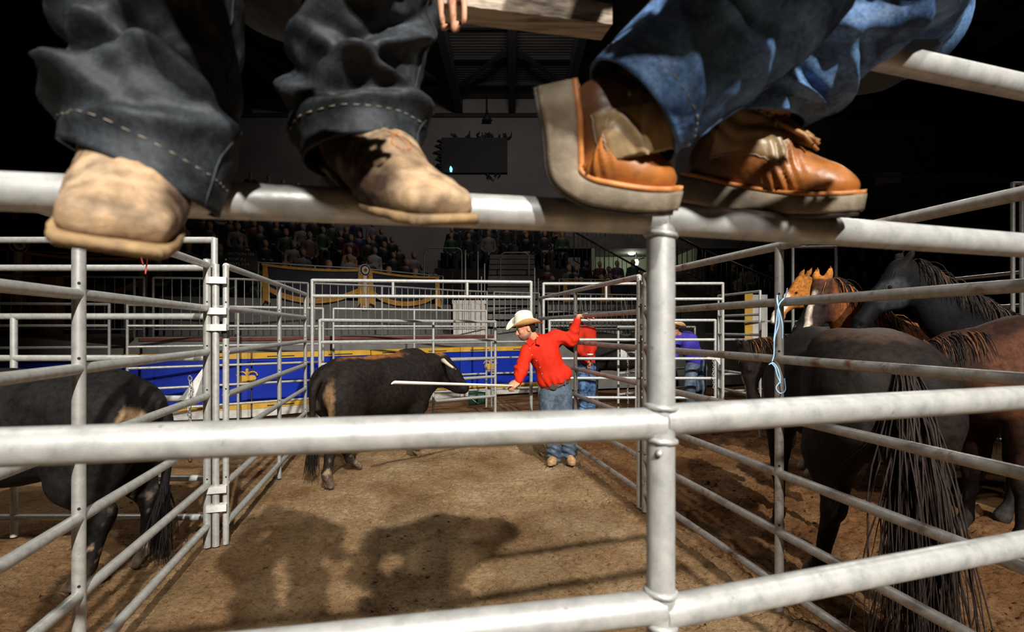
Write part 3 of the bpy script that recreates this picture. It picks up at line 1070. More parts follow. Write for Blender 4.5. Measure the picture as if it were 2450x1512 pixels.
def build_boards():
    pts = resample(_YB, -140, 1300, 2.35)
    for k, (a, b) in enumerate(zip(pts[:-1], pts[1:])):
        d = (b - a).normalized()
        n = Vector((d.y, -d.x, 0))
        if n.y > 0:
            n = -n
        mid = (a + b) / 2
        mid_px = CX + F_PX * mid.x / mid.y
        has = a.x / a.y * F_PX + CX < 592 < b.x / b.y * F_PX + CX
        has2 = a.x / a.y * F_PX + CX < 1172 < b.x / b.y * F_PX + CX
        lab = 'royal blue arena board panel with ochre edges'
        grp = 'blue arena boards'
        lab = ('blue arena board panel at the left edge behind the bull', 'blue arena board panel behind the left bull and gate', 'blue arena board panel behind the left alley fence', 'blue arena board panel behind the end gateway', 'blue arena board panel above the charging bull', 'blue arena board panel behind the white stick', 'blue arena board panel behind the white hat', 'blue arena board panel hidden by the man in red')[min(k, 7)]
        if has:
            lab, grp = 'royal blue arena board panel with the clearly visible yellow crown', None
        elif has2:
            lab, grp = 'royal blue arena board panel with a crown hidden behind a fence post', None
        t = thing('arena_board', lab, 'board', mid, grp)
        g = 0.012
        a2, b2 = a + d * g, b - d * g

        def slab(name, z0, z1, th, m, proud=0.0):
            return obj(name, MB().bar(a2 + Vector((0, 0, (z0 + z1) / 2)) + n * proud, b2 + Vector((0, 0, (z0 + z1) / 2)) + n * proud, th, (z1 - z0) / 2), M[m], t)
        slab('blue_panel', 0.225, 1.05, 0.02, 'blue')
        cap = slab('top_cap', 1.05, 1.155, 0.035, 'yellow')
        ks = slab('kick_strip', 0.15, 0.255, 0.03, 'yellow', 0.004)
        slab('kickboard', 0.0, 0.15, 0.024, 'white_board')
        for z, th, par in ((1.085, 0.0365, cap), (0.19, 0.0355, ks)):
            for f in (0.22, 0.72):
                q = a.lerp(b, f) + n * th + Vector((0, 0, z))
                obj('slot', MB().bar(q - d * 0.24, q + d * 0.24, 0.004, 0.009), M['black'], par)
        for px, flag in ((592, has), (1172, has2)):
            if flag:
                Yp = a.y + (b.y - a.y) * 0.5
                # crown sits where its bearing meets the panel
                tt = (px - CX) / F_PX
                den = (b.x - a.x) - tt * (b.y - a.y)
                w = (tt * a.y - a.x) / den
                c = a.lerp(b, w) + n * 0.022 + Vector((0, 0, 0.70))
                crown(t, c, d if d.x > 0 else -d, n, 0.30)
    # ledge behind the boards and the walkway up to the stands
    front = [line_pt(p, _YB, 0.16) for p in np.linspace(-140, 2200, 60)]
    back = [line_pt(p, _YS, 0.1) for p in np.linspace(-140, 2200, 60)]
    v, f = [], []
    for k, (a, b) in enumerate(zip(front, back)):
        v += [(a.x, a.y, 0.0), (a.x, a.y, 1.44), (b.x, b.y, 1.44)]
        if k:
            i = 3 * k
            f += [(i - 3, i, i + 1, i - 2), (i - 2, i + 1, i + 2, i - 1)]
    struct('walkway', (v, f), M['concrete'])
    v, f = [], []
    for k, p in enumerate(np.linspace(330, 1190, 40)):
        a = line_pt(p, _YB, 0.13)
        v += [(a.x, a.y, 1.375), (a.x, a.y, 1.425), (a.x, a.y + 0.03, 1.425)]
        if k:
            i = 3 * k
            f += [(i - 3, i, i + 1, i - 2), (i - 2, i + 1, i + 2, i - 1)]
    struct('trim_3', (v, f), M['red_strip'])
    # front wall of the stands
    for p0, p1 in ((-140, 352), (380, 1078), (1560, 2200)):
        v, f = [], []
        for k, p in enumerate(np.linspace(p0, p1, 30)):
            a = line_pt(p, _YS)
            v += [(a.x, a.y, 1.44), (a.x, a.y, 2.27), (a.x, a.y + 0.15, 2.27), (a.x, a.y + 0.15, 1.44)]
            if k:
                i = 4 * k
                f += [(i - 4, i, i + 1, i - 3), (i - 3, i + 1, i + 2, i - 2), (i - 2, i + 2, i + 3, i - 1)]
        struct('wall_stand', (v, f), M['stand_wall'])


build_boards()


def railing(label, p0, p1, step=0.155, group='grey balustrades on the walkway', mid=()):
    pts = resample(_YB, p0, p1, step, 0.36)
    c = (pts[0] + pts[-1]) / 2
    t = thing('balustrade', label, 'railing', (c.x, c.y, 1.44), None)
    for z in (2.50, 1.58):
        mb = MB().tube([p + Vector((0, 0, z)) for p in pts], 0.022 if z > 2 else 0.016, 8)
        obj('handrail' if z > 2 else 'bottom_rail', mb, M['steel_rail'], t, auto=60)
    for k, p in enumerate(pts):
        if k in (0, len(pts) - 1) or k % 9 == 0:
            obj('post', MB().tube([p + Vector((0, 0, 1.44)), p + Vector((0, 0, 2.50))], 0.022, 8), M['steel_rail'], t, True)
        else:
            obj('baluster', MB().tube([p + Vector((0, 0, 1.58)), p + Vector((0, 0, 2.49))], 0.0085, 6), M['steel_rail'], t, True)


railing('grey balustrade on the walkway at the left edge, before the black cabinet', -130, 98)
railing('grey balustrade on the walkway behind the left bull', 104, 345)
railing('grey balustrade on the walkway over the crown board', 367, 737)
railing('grey balustrade on the walkway behind the end of the alley', 752, 1165)
railing('grey balustrade on the walkway behind the white hat', 1182, 1290)
railing('grey balustrade on the walkway in front of the retracted bleachers', 1298, 1536)


# ------------------------------------------------------------------ bunting with rosettes
def rosette(c, n, tail, label):
    n = Vector(n).normalized()
    t = thing('rosette', label, 'rosette', c)
    C = Vector(c)
    for k, (r, m, name) in enumerate(((0.155, 'rosette_white', 'outer_ring'), (0.135, 'rosette_navy', 'dark_ring'), (0.095, 'rosette_white', 'pale_ring'), (0.055, 'rosette_gold', 'gold_button'), (0.022, 'rosette_navy', 'centre_button'))):
        mb = MB().disc(C + n * (0.008 * k), n, r, 0.014, 28)
        v = mb.verts()
        if k < 2:      # pleated edge
            a = n.orthogonal().normalized()
            b = n.cross(a)
            for i in range(len(v)):
                q = Vector(v[i]) - C
                ang = math.atan2(q.dot(b), q.dot(a))
                v[i] += np.array(n) * 0.010 * math.cos(14 * ang)
        obj(name, (v, mb.f), M[m], t)
    s = Vector((-n.y, n.x, 0))
    for sg, m, w, off in ((0, 'rosette_white', 0.055, 0.006), (-1, 'rosette_gold', 0.03, 0.0), (1, 'rosette_gold', 0.03, 0.0), (-1.3, 'rosette_navy', 0.02, -0.004), (1.3, 'rosette_navy', 0.02, -0.004)):
        top = C + Vector((0, 0, -0.10)) + s * sg * 0.05
        bot = C + Vector((0, 0, -tail)) + s * sg * (0.085)
        d = (bot - top)
        mb = MB().poly([top - s * w * 0.7 + n * off, top + s * w * 0.7 + n * off, bot + s * w + n * off, bot + n * off - d * 0.06, bot - s * w + n * off], n, 0.004)
        obj('ribbon_tail', mb, M[m], t)


def swag(label, p0, p1, drop=0.60, sag=0.10, tails=True):
    """navy cloth hanging between two bearings with gold top edge and a gold scalloped lower edge"""
    NU, NV = 40, 10
    L = (line_pt(p1, _YS) - line_pt(p0, _YS)).length
    top, low = [], []
    v = []
    for i in range(NU + 1):
        u = i / NU
        p = line_pt(p0 + (p1 - p0) * u, _YS, -0.07)
        zt = 3.02 - sag * 4 * u * (1 - u) * 0.5
        zb = 3.02 - 0.42 - (drop - 0.42 + 0.18) * (1 - (2 * u - 1) ** 2) ** 0.8
        top.append((p, zt))
        low.append((p, zb))
        for j in range(NV + 1):
            w = j / NV
            fold = 0.022 * math.sin(9 * u * math.pi + 2.5 * w) * (0.3 + w) + 0.03 * w * math.sin(3 * math.pi * (u + w * 0.4))
            v.append((p.x, p.y - fold, zt + (zb - zt) * w))
    f = []
    for i in range(NU):
        for j in range(NV):
            a = i * (NV + 1) + j
            f.append((a, a + 1, a + NV + 2, a + NV + 1))
    pm = line_pt((p0 + p1) / 2, _YS)
    t = thing('bunting', label, 'bunting', (pm.x, pm.y, 2.2))
    obj('navy_cloth', (v, f), M['dark_cloth'], t, True)
    for nm, edge, hw in (('gold_top_edge', top, 0.028), ('gold_lower_edge', low, 0.062)):
        vv, ff = [], []
        for i, (p, z) in enumerate(edge):
            fold = 0.03 * math.sin(9 * i / NU * math.pi + 2.0) if hw > 0.04 else 0.0
            y = p.y - 0.035 - fold
            vv += [(p.x, y, z - hw), (p.x, y - 0.008, z + hw)]
            if i:
                k = 2 * i
                ff.append((k - 2, k, k + 1, k - 1))
        obj(nm, (vv, ff), M['gold_cloth'], t, True)
    if tails:
        for px, sg in ((p0, 1), (p1, -1)):
            p = line_pt(px + sg * 6, _YS, -0.14)
            mb = MB().poly([p + Vector((-0.05, 0, 2.98)), p + Vector((0.05, 0, 2.98)), p + Vector((0.12, 0, 2.16)), p + Vector((0.0, 0, 2.22)), p + Vector((-0.06, 0, 2.12))], (0, 1, 0), 0.01)
            obj('gold_tail', mb, M['gold_cloth'], t)


def rail_tube(label, p0, p1, z, r=0.02):
    pts = [line_pt(p, _YS, 0.02) for p in np.linspace(p0, p1, 14)]
    c = (pts[0] + pts[-1]) / 2
    t = thing('stand_rail', label, 'railing', (c.x, c.y, 2.27))
    obj('handrail', MB().tube([p + Vector((0, 0, z)) for p in pts], r, 8), M['steel_rail'], t, True)
    for p in pts[::4] + [pts[-1]]:
        obj('post', MB().tube([p + Vector((0, 0, 2.27)), p + Vector((0, 0, z))], r, 8), M['steel_rail'], t, True)


rail_tube('grey front rail of the stand left of the aisle, under the spectators', 618, 1060, 3.07)
rail_tube('grey front rail of the stand at the far left', -130, 350, 3.07)
rail_tube('grey front rail of the stand right of the stairs', 1338, 1585, 3.07)
swag('navy and gold bunting left of the middle rosette', 628, 868)
swag('navy and gold bunting right of the middle rosette', 880, 1052)
swag('navy and gold bunting at the far left beside its rosette', 60, 345)
swag('navy and gold bunting between the steps and the right rosette', 1346, 1450, tails=True)
swag('navy and gold bunting right of the right rosette', 1460, 1580, tails=False)
for px, z, tail, lab in ((873, 3.02, 0.95, 'white, navy and gold rosette in the middle of the bunting'), (1455, 3.02, 0.8, 'white, navy and gold rosette on the bunting near the right stairs'),
                         (45, 3.15, 1.1, 'white, navy and gold rosette at the left edge above the bull')):
    p = line_pt(px, _YS, -0.14, z)
    rosette(p, (-p.x * 0.3, -1, 0), tail, lab)


# ------------------------------------------------------------------ signs with section lettering
def text_sign(label, px, z, lines, size, Yoff=-0.03):
    p = line_pt(px, _YS, Yoff, z)
    w = size * 6.6
    nrm = Vector((0.25 if px < 800 else 0.0, -1, 0)).normalized()
    rt = Vector((-nrm.y, nrm.x, 0))
    t = thing('section_sign', label, 'sign', p)
    rot = Matrix((rt, nrm, Vector((0, 0, 1)))).transposed()
    obj('sign_board', MB().box(p + Vector((0, 0, -size * 1.6)) + rt * (w * 0.42), (w * 0.58, 0.01, size * 2.4), rot), M['black'], t)
    for k, s in enumerate(lines):
        c = bpy.data.curves.new('lettering', 'FONT')
        c.body = s
        c.size = size
        c.extrude = 0.002
        tmp = bpy.data.objects.new('lettering_source', c)
        COL.objects.link(tmp)
        bpy.context.view_layer.update()
        me = bpy.data.meshes.new_from_object(tmp.evaluated_get(bpy.context.evaluated_depsgraph_get()))
        bpy.data.objects.remove(tmp, do_unlink=True)
        me.materials.clear()
        me.materials.append(M['sign_text'])
        o = bpy.data.objects.new('lettering', me)
        COL.objects.link(o)
        o.parent = t
        M4 = Matrix((rt, Vector((0, 0, 1)), nrm)).transposed().to_4x4()
        o.matrix_local = Matrix.Translation(nrm * 0.014 + Vector((0, 0, -size * 1.25 * k - size * 0.4))) @ M4
        ORG[o] = ORG[t]


text_sign('black sign lettered SECTION 104 above the left bunting end', 546, 3.22, ['SECTION 104', 'ROW A-J', 'SEATS 1-14'], 0.088)
text_sign('black sign lettered SECTION 105 between the steps and the bunting', 1288, 2.98, ['SECTION 105', 'ROW A-J', 'SEATS 1-14'], 0.075)


# ------------------------------------------------------------------ bleachers and spectators
def spectator_mesh(kind):
    b = Body(0.034)
    skin, hair, pants = (0.42, 0.24, 0.16), (0.06, 0.04, 0.03), (0.02, 0.022, 0.03)
    lean = (0.10, 0.0, 0.22)[kind]
    S = 'shirt'
    b.chain([(0, 0, 0.46), (0, -lean * 0.5, 0.72), (0, -lean, 0.98)], [0.15, 0.155, 0.13], S, 0.06, ((0, 1, 0), 1.35))
    b.cone((-0.15, -lean, 1.0), (0.15, -lean, 1.0), 0.075, None, S, 0.06)
    b.cone((0, -lean, 1.0), (0, -lean * 1.2, 1.13), 0.055, 0.05, skin, 0.03)
    b.ball((0, -lean * 1.3 - 0.01, 1.22), (0.078, 0.095, 0.115), None, skin, 0.02)
    b.ball((0, -lean * 1.3 + 0.025, 1.255), (0.088, 0.095, 0.10), None, hair if kind != 1 else (0.25, 0.18, 0.10), 0.01)
    for s in (-1, 1):
        b.chain([(s * 0.09, 0, 0.47), (s * 0.12, -0.42, 0.50), (s * 0.12, -0.44, 0.06)], [0.085, 0.07, 0.05], pants, 0.04)
        b.cone((s * 0.12, -0.44, 0.05), (s * 0.12, -0.58, 0.04), 0.05, 0.04, (0.02, 0.015, 0.012), 0.02)
        if kind == 2:
            b.chain([(s * 0.19, -lean, 0.98), (s * 0.23, -lean - 0.05, 0.72), (s * 0.06, -0.36, 0.60)], [0.055, 0.05, 0.04], S, 0.03)
            b.ball((s * 0.03, -0.40, 0.60), 0.045, None, skin, 0.02)
        elif kind == 1:
            b.chain([(s * 0.19, -lean, 0.98), (s * 0.24, 0.0, 0.72), (-s * 0.08, -0.2, 0.74)], [0.055, 0.05, 0.042], S, 0.03)
            b.ball((-s * 0.12, -0.2, 0.75), 0.042, None, skin, 0.02)
        else:
            b.chain([(s * 0.19, -lean, 0.98), (s * 0.25, -0.05, 0.70), (s * 0.12, -0.30, 0.58)], [0.055, 0.05, 0.042], S, 0.03)
            b.ball((s * 0.11, -0.35, 0.57), 0.045, None, skin, 0.02)
    v, f, c, sh = b.mesh(0.02)
    return make_mesh('person', v, f, M['spectator'], True, {'Col': c, 'Shirt': sh})


SPEC = [spectator_mesh(k) for k in range(3)]
LAB_SPEC = 'spectator seated in the dark stands, face and clothes barely lit'
n_spec = 0


def spectator(p, ang, color, label=LAB_SPEC, group='spectators in the stands', kind=None):
    global n_spec
    o = bpy.data.objects.new('person', SPEC[kind if kind is not None else rnd.randrange(3)])
    COL.objects.link(o)
    o.location = p
    o.rotation_euler = (0, 0, ang + rnd.uniform(-0.12, 0.12))
    s = rnd.uniform(0.92, 1.02)
    o.scale = (s, s, s)
    o.color = (*color, 1)
    tag(o, label, 'person', group)
    n_spec += 1
    return o


def shirt_color():
    r = rnd.random()
    if r < 0.55:
        g = rnd.uniform(0.008, 0.03)
        return (g, g, g * 1.1)
    if r < 0.72:
        g = rnd.uniform(0.10, 0.24)
        return (g, g * 0.95, g * 0.9)
    return rnd.choice([(0.10, 0.02, 0.02), (0.02, 0.03, 0.08), (0.03, 0.06, 0.04), (0.12, 0.07, 0.05), (0.07, 0.05, 0.09)])


SPECIAL = [(988, 0, 0, (0.62, 0.60, 0.57), 'spectator in a white T-shirt in the front row above the bunting'),
           (1036, 0, 0, (0.012, 0.012, 0.014), 'spectator with a dark shirt beside the white T-shirt in the front row'),
           (836, 2, 1, (0.42, 0.22, 0.15), 'spectator with folded arms in a pink and tan shirt'),
           (892, 2, 0, (0.34, 0.33, 0.33), 'spectator in a pale grey shirt behind the bunting right of the pink shirt'),
           (720, 1, 0, (0.16, 0.14, 0.13), 'spectator in an open grey jacket above the left bunting'),
           (775, 0, 2, (0.06, 0.03, 0.02), 'front-row spectator with a lit face left of the rosette'),
           (922, 0, 2, (0.40, 0.39, 0.38), 'front-row spectator with a white collar right of the rosette')]


def stand_normal(px0, px1):
    d = (line_pt(px1, _YS) - line_pt(px0, _YS)).normalized()
    n = Vector((-d.y, d.x, 0))
    return n if n.y > 0 else -n


ORD = ('first second third fourth fifth sixth seventh eighth ninth tenth eleventh twelfth thirteenth fourteenth fifteenth sixteenth seventeenth '
       'eighteenth nineteenth twentieth').split()


def seat_label(col, row, seat, where):
    r, g, b_ = col
    if max(col) < 0.035:
        name = 'black'
    elif r > 0.095 and abs(r - b_) < 0.04:
        name = 'grey'
    elif r > g * 2:
        name = 'dark red'
    elif g > r and g > b_:
        name = 'dark green'
    elif b_ > r * 1.2:
        name = 'navy' if r < 0.05 else 'mauve'
    else:
        name = 'brown'
    return f'spectator in {name} top, {ORD[row]} row, {ORD[min(seat, 19)]} seat from left, {where}'


SPECIAL_AT = []
for px, row, kind, colr, lab in SPECIAL:
    _n = stand_normal(384, 1076)
    _ray = Vector(((px - CX) / F_PX, 1, 0))
    _q = line_pt(px, _YS) + _ray * ((0.16 + 0.80 * row + 0.60) / _ray.dot(_n))
    SPECIAL_AT.append(Vector((_q.x, _q.y, 0)))


def stand(px0, px1, rows, fill, spacing=0.60, z0=1.95, depth=0.80, rise=0.37, name=''):
    n = stand_normal(px0, px1)
    for i in range(rows):
        base = resample(_YS, px0, px1, 0.5)
        v, f = [], []
        for k, p in enumerate(base):
            q0, q1 = p + n * (0.16 + depth * i), p + n * (0.16 + depth * (i + 1))
            z = z0 + rise * i
            v += [(q0.x, q0.y, z - rise - 0.05), (q0.x, q0.y, z), (q1.x, q1.y, z), (q1.x, q1.y, z - rise - 0.05)]
            if k:
                m = 4 * k
                f += [(m - 4, m, m + 1, m - 3), (m - 3, m + 1, m + 2, m - 2), (m - 2, m + 2, m + 3, m - 1)]
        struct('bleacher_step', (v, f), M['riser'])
        if not fill(i):
            continue
        pts = resample(_YS, px0 + 6, px1 - 6, spacing)
        for k, p in enumerate(pts):
            d = Vector((n.y, -n.x, 0))
            q = p + n * (0.16 + depth * i + 0.60) + d * rnd.uniform(-0.04, 0.04)
            ppx = CX + F_PX * q.x / q.y
            if any((q - sq).length < 0.66 for sq in SPECIAL_AT):
                continue
            if rnd.random() > fill(i):
                continue
            ang = math.atan2(n.y, n.x) - math.pi / 2
            col = shirt_color()
            spectator((q.x, q.y, z0 + rise * i), ang, col, seat_label(col, i, k, name))


stand(384, 1076, 13, lambda i: 0.86 if i < 7 else (0.7 if i == 12 else 0), 0.64, name='middle stand')
stand(-130, 350, 7, lambda i: 0.6 if i < 4 else 0, 0.8, name='far left stand')
stand(1332, 1398, 7, lambda i: 0.85 if i < 6 else 0, name='stand by right steps')
stand(1404, 1592, 3, lambda i: 0.9, name='stand before the passage')
for px, row, kind, colr, lab in SPECIAL:
    p = line_pt(px, _YS)
    n = stand_normal(384, 1076)
    # stay on the bearing px while stepping back to the row
    off = 0.16 + 0.80 * row + 0.60
    ray = Vector(((px - CX) / F_PX, 1, 0))
    q = p + ray * (off / ray.dot(n))
    spectator((q.x, q.y, 1.95 + 0.37 * row), math.atan2(n.y, n.x) - math.pi / 2, colr, lab, None, kind)

# dark rows of the stand behind the steps
for i in range(9):
    z = 3.6 + 0.37 * i
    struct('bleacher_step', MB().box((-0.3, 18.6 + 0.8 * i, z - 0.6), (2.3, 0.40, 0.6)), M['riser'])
    for k in range(7):
        if i < 6 and rnd.random() < 0.7:
            col = shirt_color()
            spectator((-2.1 + k * 0.64 + rnd.uniform(-0.02, 0.02), 18.75 + 0.8 * i, z), 0.0, col, seat_label(col, i, k, 'stand above the steps'))
# stand on the right, behind the horses
for i in range(8):
    z = 2.2 + 0.38 * i
    struct('bleacher_step', MB().box((14.5, 18.2 + 0.85 * i, z - 0.3), (8.2, 0.425, 0.3)), M['riser'])
    if i < 6:
        for k in range(17):
            if rnd.random() < 0.72:
                col = shirt_color()
                spectator((7.0 + k * 0.72 + rnd.uniform(-0.05, 0.05), 18.45 + 0.85 * i, z), 0.0, col, seat_label(col, i, k, 'right stand'))
struct('wall_stand', MB().box((14.5, 17.7, 1.2), (8.2, 0.07, 1.2)), M['side_wall'])


# ------------------------------------------------------------------ steps, aisle rails, stairs and passage
def build_aisle():
    for k in range(13):
        z = 1.44 + 0.2 * (k + 1)
        y = 14.0 + 0.30 * k
        struct('stair_step', MB().box((0.0, y + 0.15, z - 0.13), (0.72, 0.16, 0.07)), M['concrete'])
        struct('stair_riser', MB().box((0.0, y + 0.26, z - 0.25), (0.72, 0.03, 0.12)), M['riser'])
    def uframe(label, x0, x1, y, z0, z1):
        t = thing('aisle_handrail', label, 'railing', ((x0 + x1) / 2, y, z0))
        r = 0.16
        pts = [(x0, y, z0), (x0, y, z1 - r)]
        for a in np.linspace(0, math.pi / 2, 6):
            pts.append((x0 + r - r * math.cos(a), y, z1 - r + r * math.sin(a)))
        for a in np.linspace(math.pi / 2, 0, 6):
            pts.append((x1 - r + r * math.cos(a), y, z1 - r + r * math.sin(a)))
        pts += [(x1, y, z1 - r), (x1, y, z0)]
        obj('handrail', MB().tube(pts, 0.02, 8), M['steel_rail'], t, True)
        for f in (0.25, 0.5, 0.75):
            obj('baluster', MB().tube([(x0 + (x1 - x0) * f, y, z0), (x0 + (x1 - x0) * f, y, z1 - 0.7)], 0.011, 6), M['dark_metal'], t, True)
    uframe('round-cornered aisle rail above the end of the middle bunting', -2.55, -1.45, 15.75, 2.2, 3.92)
    uframe('square aisle rail above the white hat', -0.35, 0.52, 16.4, 2.3, 3.88)
    for k, (x, y, z0, z1) in enumerate(((-1.25, 14.6, 1.9, 3.7), (-0.95, 15.2, 2.0, 3.75), (-0.80, 14.2, 1.5, 2.95), (-0.74, 14.7, 1.6, 3.35), (0.62, 14.9, 1.7, 3.25), (0.74, 15.3, 1.7, 3.0))):
        o = obj('rail_post', MB().tube([(x, y, 1.44), (x, y, z1)], 0.018, 8), M['steel_rail'], None, True)
        tag(o, ('tallest slim upright left of the dark aisle steps', 'slim upright second from left by the dark aisle steps', 'short slim upright at the left foot of the aisle steps', 'slim upright at the left edge of the aisle steps', 'slim upright at the right edge of the aisle steps', 'slim short upright right of the aisle steps')[k], 'post', 'uprights beside the aisle steps')
    # sloping balustrades
    def slope_rail(label, A, B, h, step, m='dark_metal'):
        A, B = Vector(A), Vector(B)
        t = thing('stair_balustrade', label, 'railing', (A + B) / 2 - Vector((0, 0, h)))
        obj('handrail', MB().tube([A, B], 0.03, 8), M[m], t, True)
        obj('bottom_rail', MB().tube([A - Vector((0, 0, h)), B - Vector((0, 0, h))], 0.02, 8), M[m], t, True)
        n = int((B - A).length / step)
        for k in range(n + 1):
            p = A.lerp(B, k / n)
            obj('baluster', MB().tube([p - Vector((0, 0, h)), p], 0.02 if k % 7 == 0 else 0.010, 6), M[m], t, True)
    slope_rail('sloping dark stair railing in front of the lit passage', (2.05, 18.0, 4.80), (4.55, 17.4, 3.25), 0.95, 0.16)
    slope_rail('upper flight of the dark stair railing right of the welded post', (3.95, 13.0, 3.80), (4.55, 13.0, 3.48), 0.75, 0.13)
    slope_rail('lower flight of the dark stair railing above the purple rider', (4.62, 13.0, 3.45), (6.20, 12.8, 2.72), 1.0, 0.13)
    slope_rail('level dark railing of the upper concourse', (2.2, 19.4, 5.6), (7.5, 19.4, 5.6), 0.75, 0.16)
    for k in range(8):
        struct('stair_step', MB().box((4.25 + 0.27 * k, 13.5, 2.95 - 0.155 * k), (0.16, 0.45, 0.03)), M['concrete'])
        struct('stair_riser', MB().box((4.39 + 0.27 * k, 13.5, 2.87 - 0.155 * k), (0.015, 0.45, 0.08)), M['concrete'])
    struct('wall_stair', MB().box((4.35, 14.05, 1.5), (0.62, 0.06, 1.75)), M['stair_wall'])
    t = thing('louvred_door', 'dark slatted door in the dim green wall beside the violet shirt', 'door', (4.15, 13.96, 1.0))
    for k in range(9):
        obj('slat', MB().box((4.0 + 0.042 * k, 13.95, 1.75), (0.014, 0.02, 0.42)), M['dark_metal'], t)
    obj('door_frame', MB().box((4.17, 13.97, 2.19), (0.22, 0.03, 0.02)).box((4.17, 13.97, 1.31), (0.22, 0.03, 0.02)), M['dark_metal'], t)
    # lit passage under the concourse
    struct('concourse_slab', MB().box((5.0, 20.3, 4.62), (3.4, 1.2, 0.22)), M['concrete'])
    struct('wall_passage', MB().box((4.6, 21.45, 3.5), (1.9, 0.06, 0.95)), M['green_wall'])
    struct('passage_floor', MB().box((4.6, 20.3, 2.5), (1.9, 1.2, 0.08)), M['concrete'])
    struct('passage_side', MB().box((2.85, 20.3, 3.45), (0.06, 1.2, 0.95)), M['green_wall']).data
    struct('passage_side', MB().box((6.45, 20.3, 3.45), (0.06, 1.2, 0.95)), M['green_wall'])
    o = obj('ceiling_lamp', MB().tube([(4.45, 20.2, 4.39), (4.45, 20.2, 4.36), (4.45, 20.2, 4.33)], [0.14, 0.13, 0.08], 20), M['lamp_room'], None, True)
    tag(o, 'round lit ceiling lamp in the pale green passage', 'lamp')
    t = thing('wall_lamp', 'lit lamp on an arm under the passage ceiling, beside the stair railing', 'lamp', (4.6, 20.0, 3.9))
    obj('lamp_arm', MB().tube([(4.6, 20.1, 4.39), (4.6, 20.1, 4.12), (4.9, 20.1, 4.2)], 0.02, 8), M['dark_metal'], t, True)
    obj('lamp_glass', MB().tube([(4.6, 20.1, 4.14), (4.6, 20.1, 4.05), (4.6, 20.1, 3.93)], [0.05, 0.09, 0.06], 14), M['lamp_room'], t, True)
    lamp('passage_lamp', (4.45, 20.2, 4.25), (4.45, 20.2, 0), 14, 0, 0, (0.93, 1.0, 0.78), 0.1, 'POINT')
    # cream ribbed cabinet on the walkway
    t = thing('ribbed_cabinet', 'cream cabinet of upright ribbed boards behind the balustrade', 'cabinet', (-1.07, 13.5, 1.44))
    for k in range(7):
        obj('board', MB().box((-1.40 + 0.112 * k, 13.45 + 0.012 * (k % 2), 1.82), (0.052, 0.02, 0.38)), M['cream'], t)
    obj('top_board', MB().box((-1.06, 13.46, 2.245), (0.42, 0.03, 0.045)), M['cream'], t)
    obj('back_panel', MB().box((-1.06, 13.53, 1.83), (0.40, 0.03, 0.39)), M['cream'], t)
    # retracted bleachers right of the steps
    t = thing('retracted_bleachers', 'grey folded bleacher bank with rows of slotted panels above the saddle horse', 'bleachers', (3.1, 15.6, 1.44))
    for r, (z, y) in enumerate(((2.20, 15.75), (1.80, 15.45), (1.45, 15.15))):
        obj('bench_edge', MB().box((3.0, y - 0.04, z - 0.13), (1.95, 0.05, 0.03)), M['steel_rail'], t)
        obj('dark_backing', MB().box((3.0, y + 0.07, z), (1.95, 0.03, 0.16)), M['riser'], t)
        for k in range(34):
            obj('slotted_panel', MB().box((1.10 + 0.114 * k, y, z), (0.044, 0.015, 0.078)), M['seat_grey'], t)
    for x in (1.9, 3.0, 4.1):
        obj('brace', MB().tube([(x, 15.0, 2.4), (x + 0.16, 15.0, 1.44)], 0.018, 8).tube([(x + 0.1, 15.0, 2.4), (x + 0.26, 15.0, 1.44)], 0.018, 8), M['steel_rail'], t, True)


build_aisle()


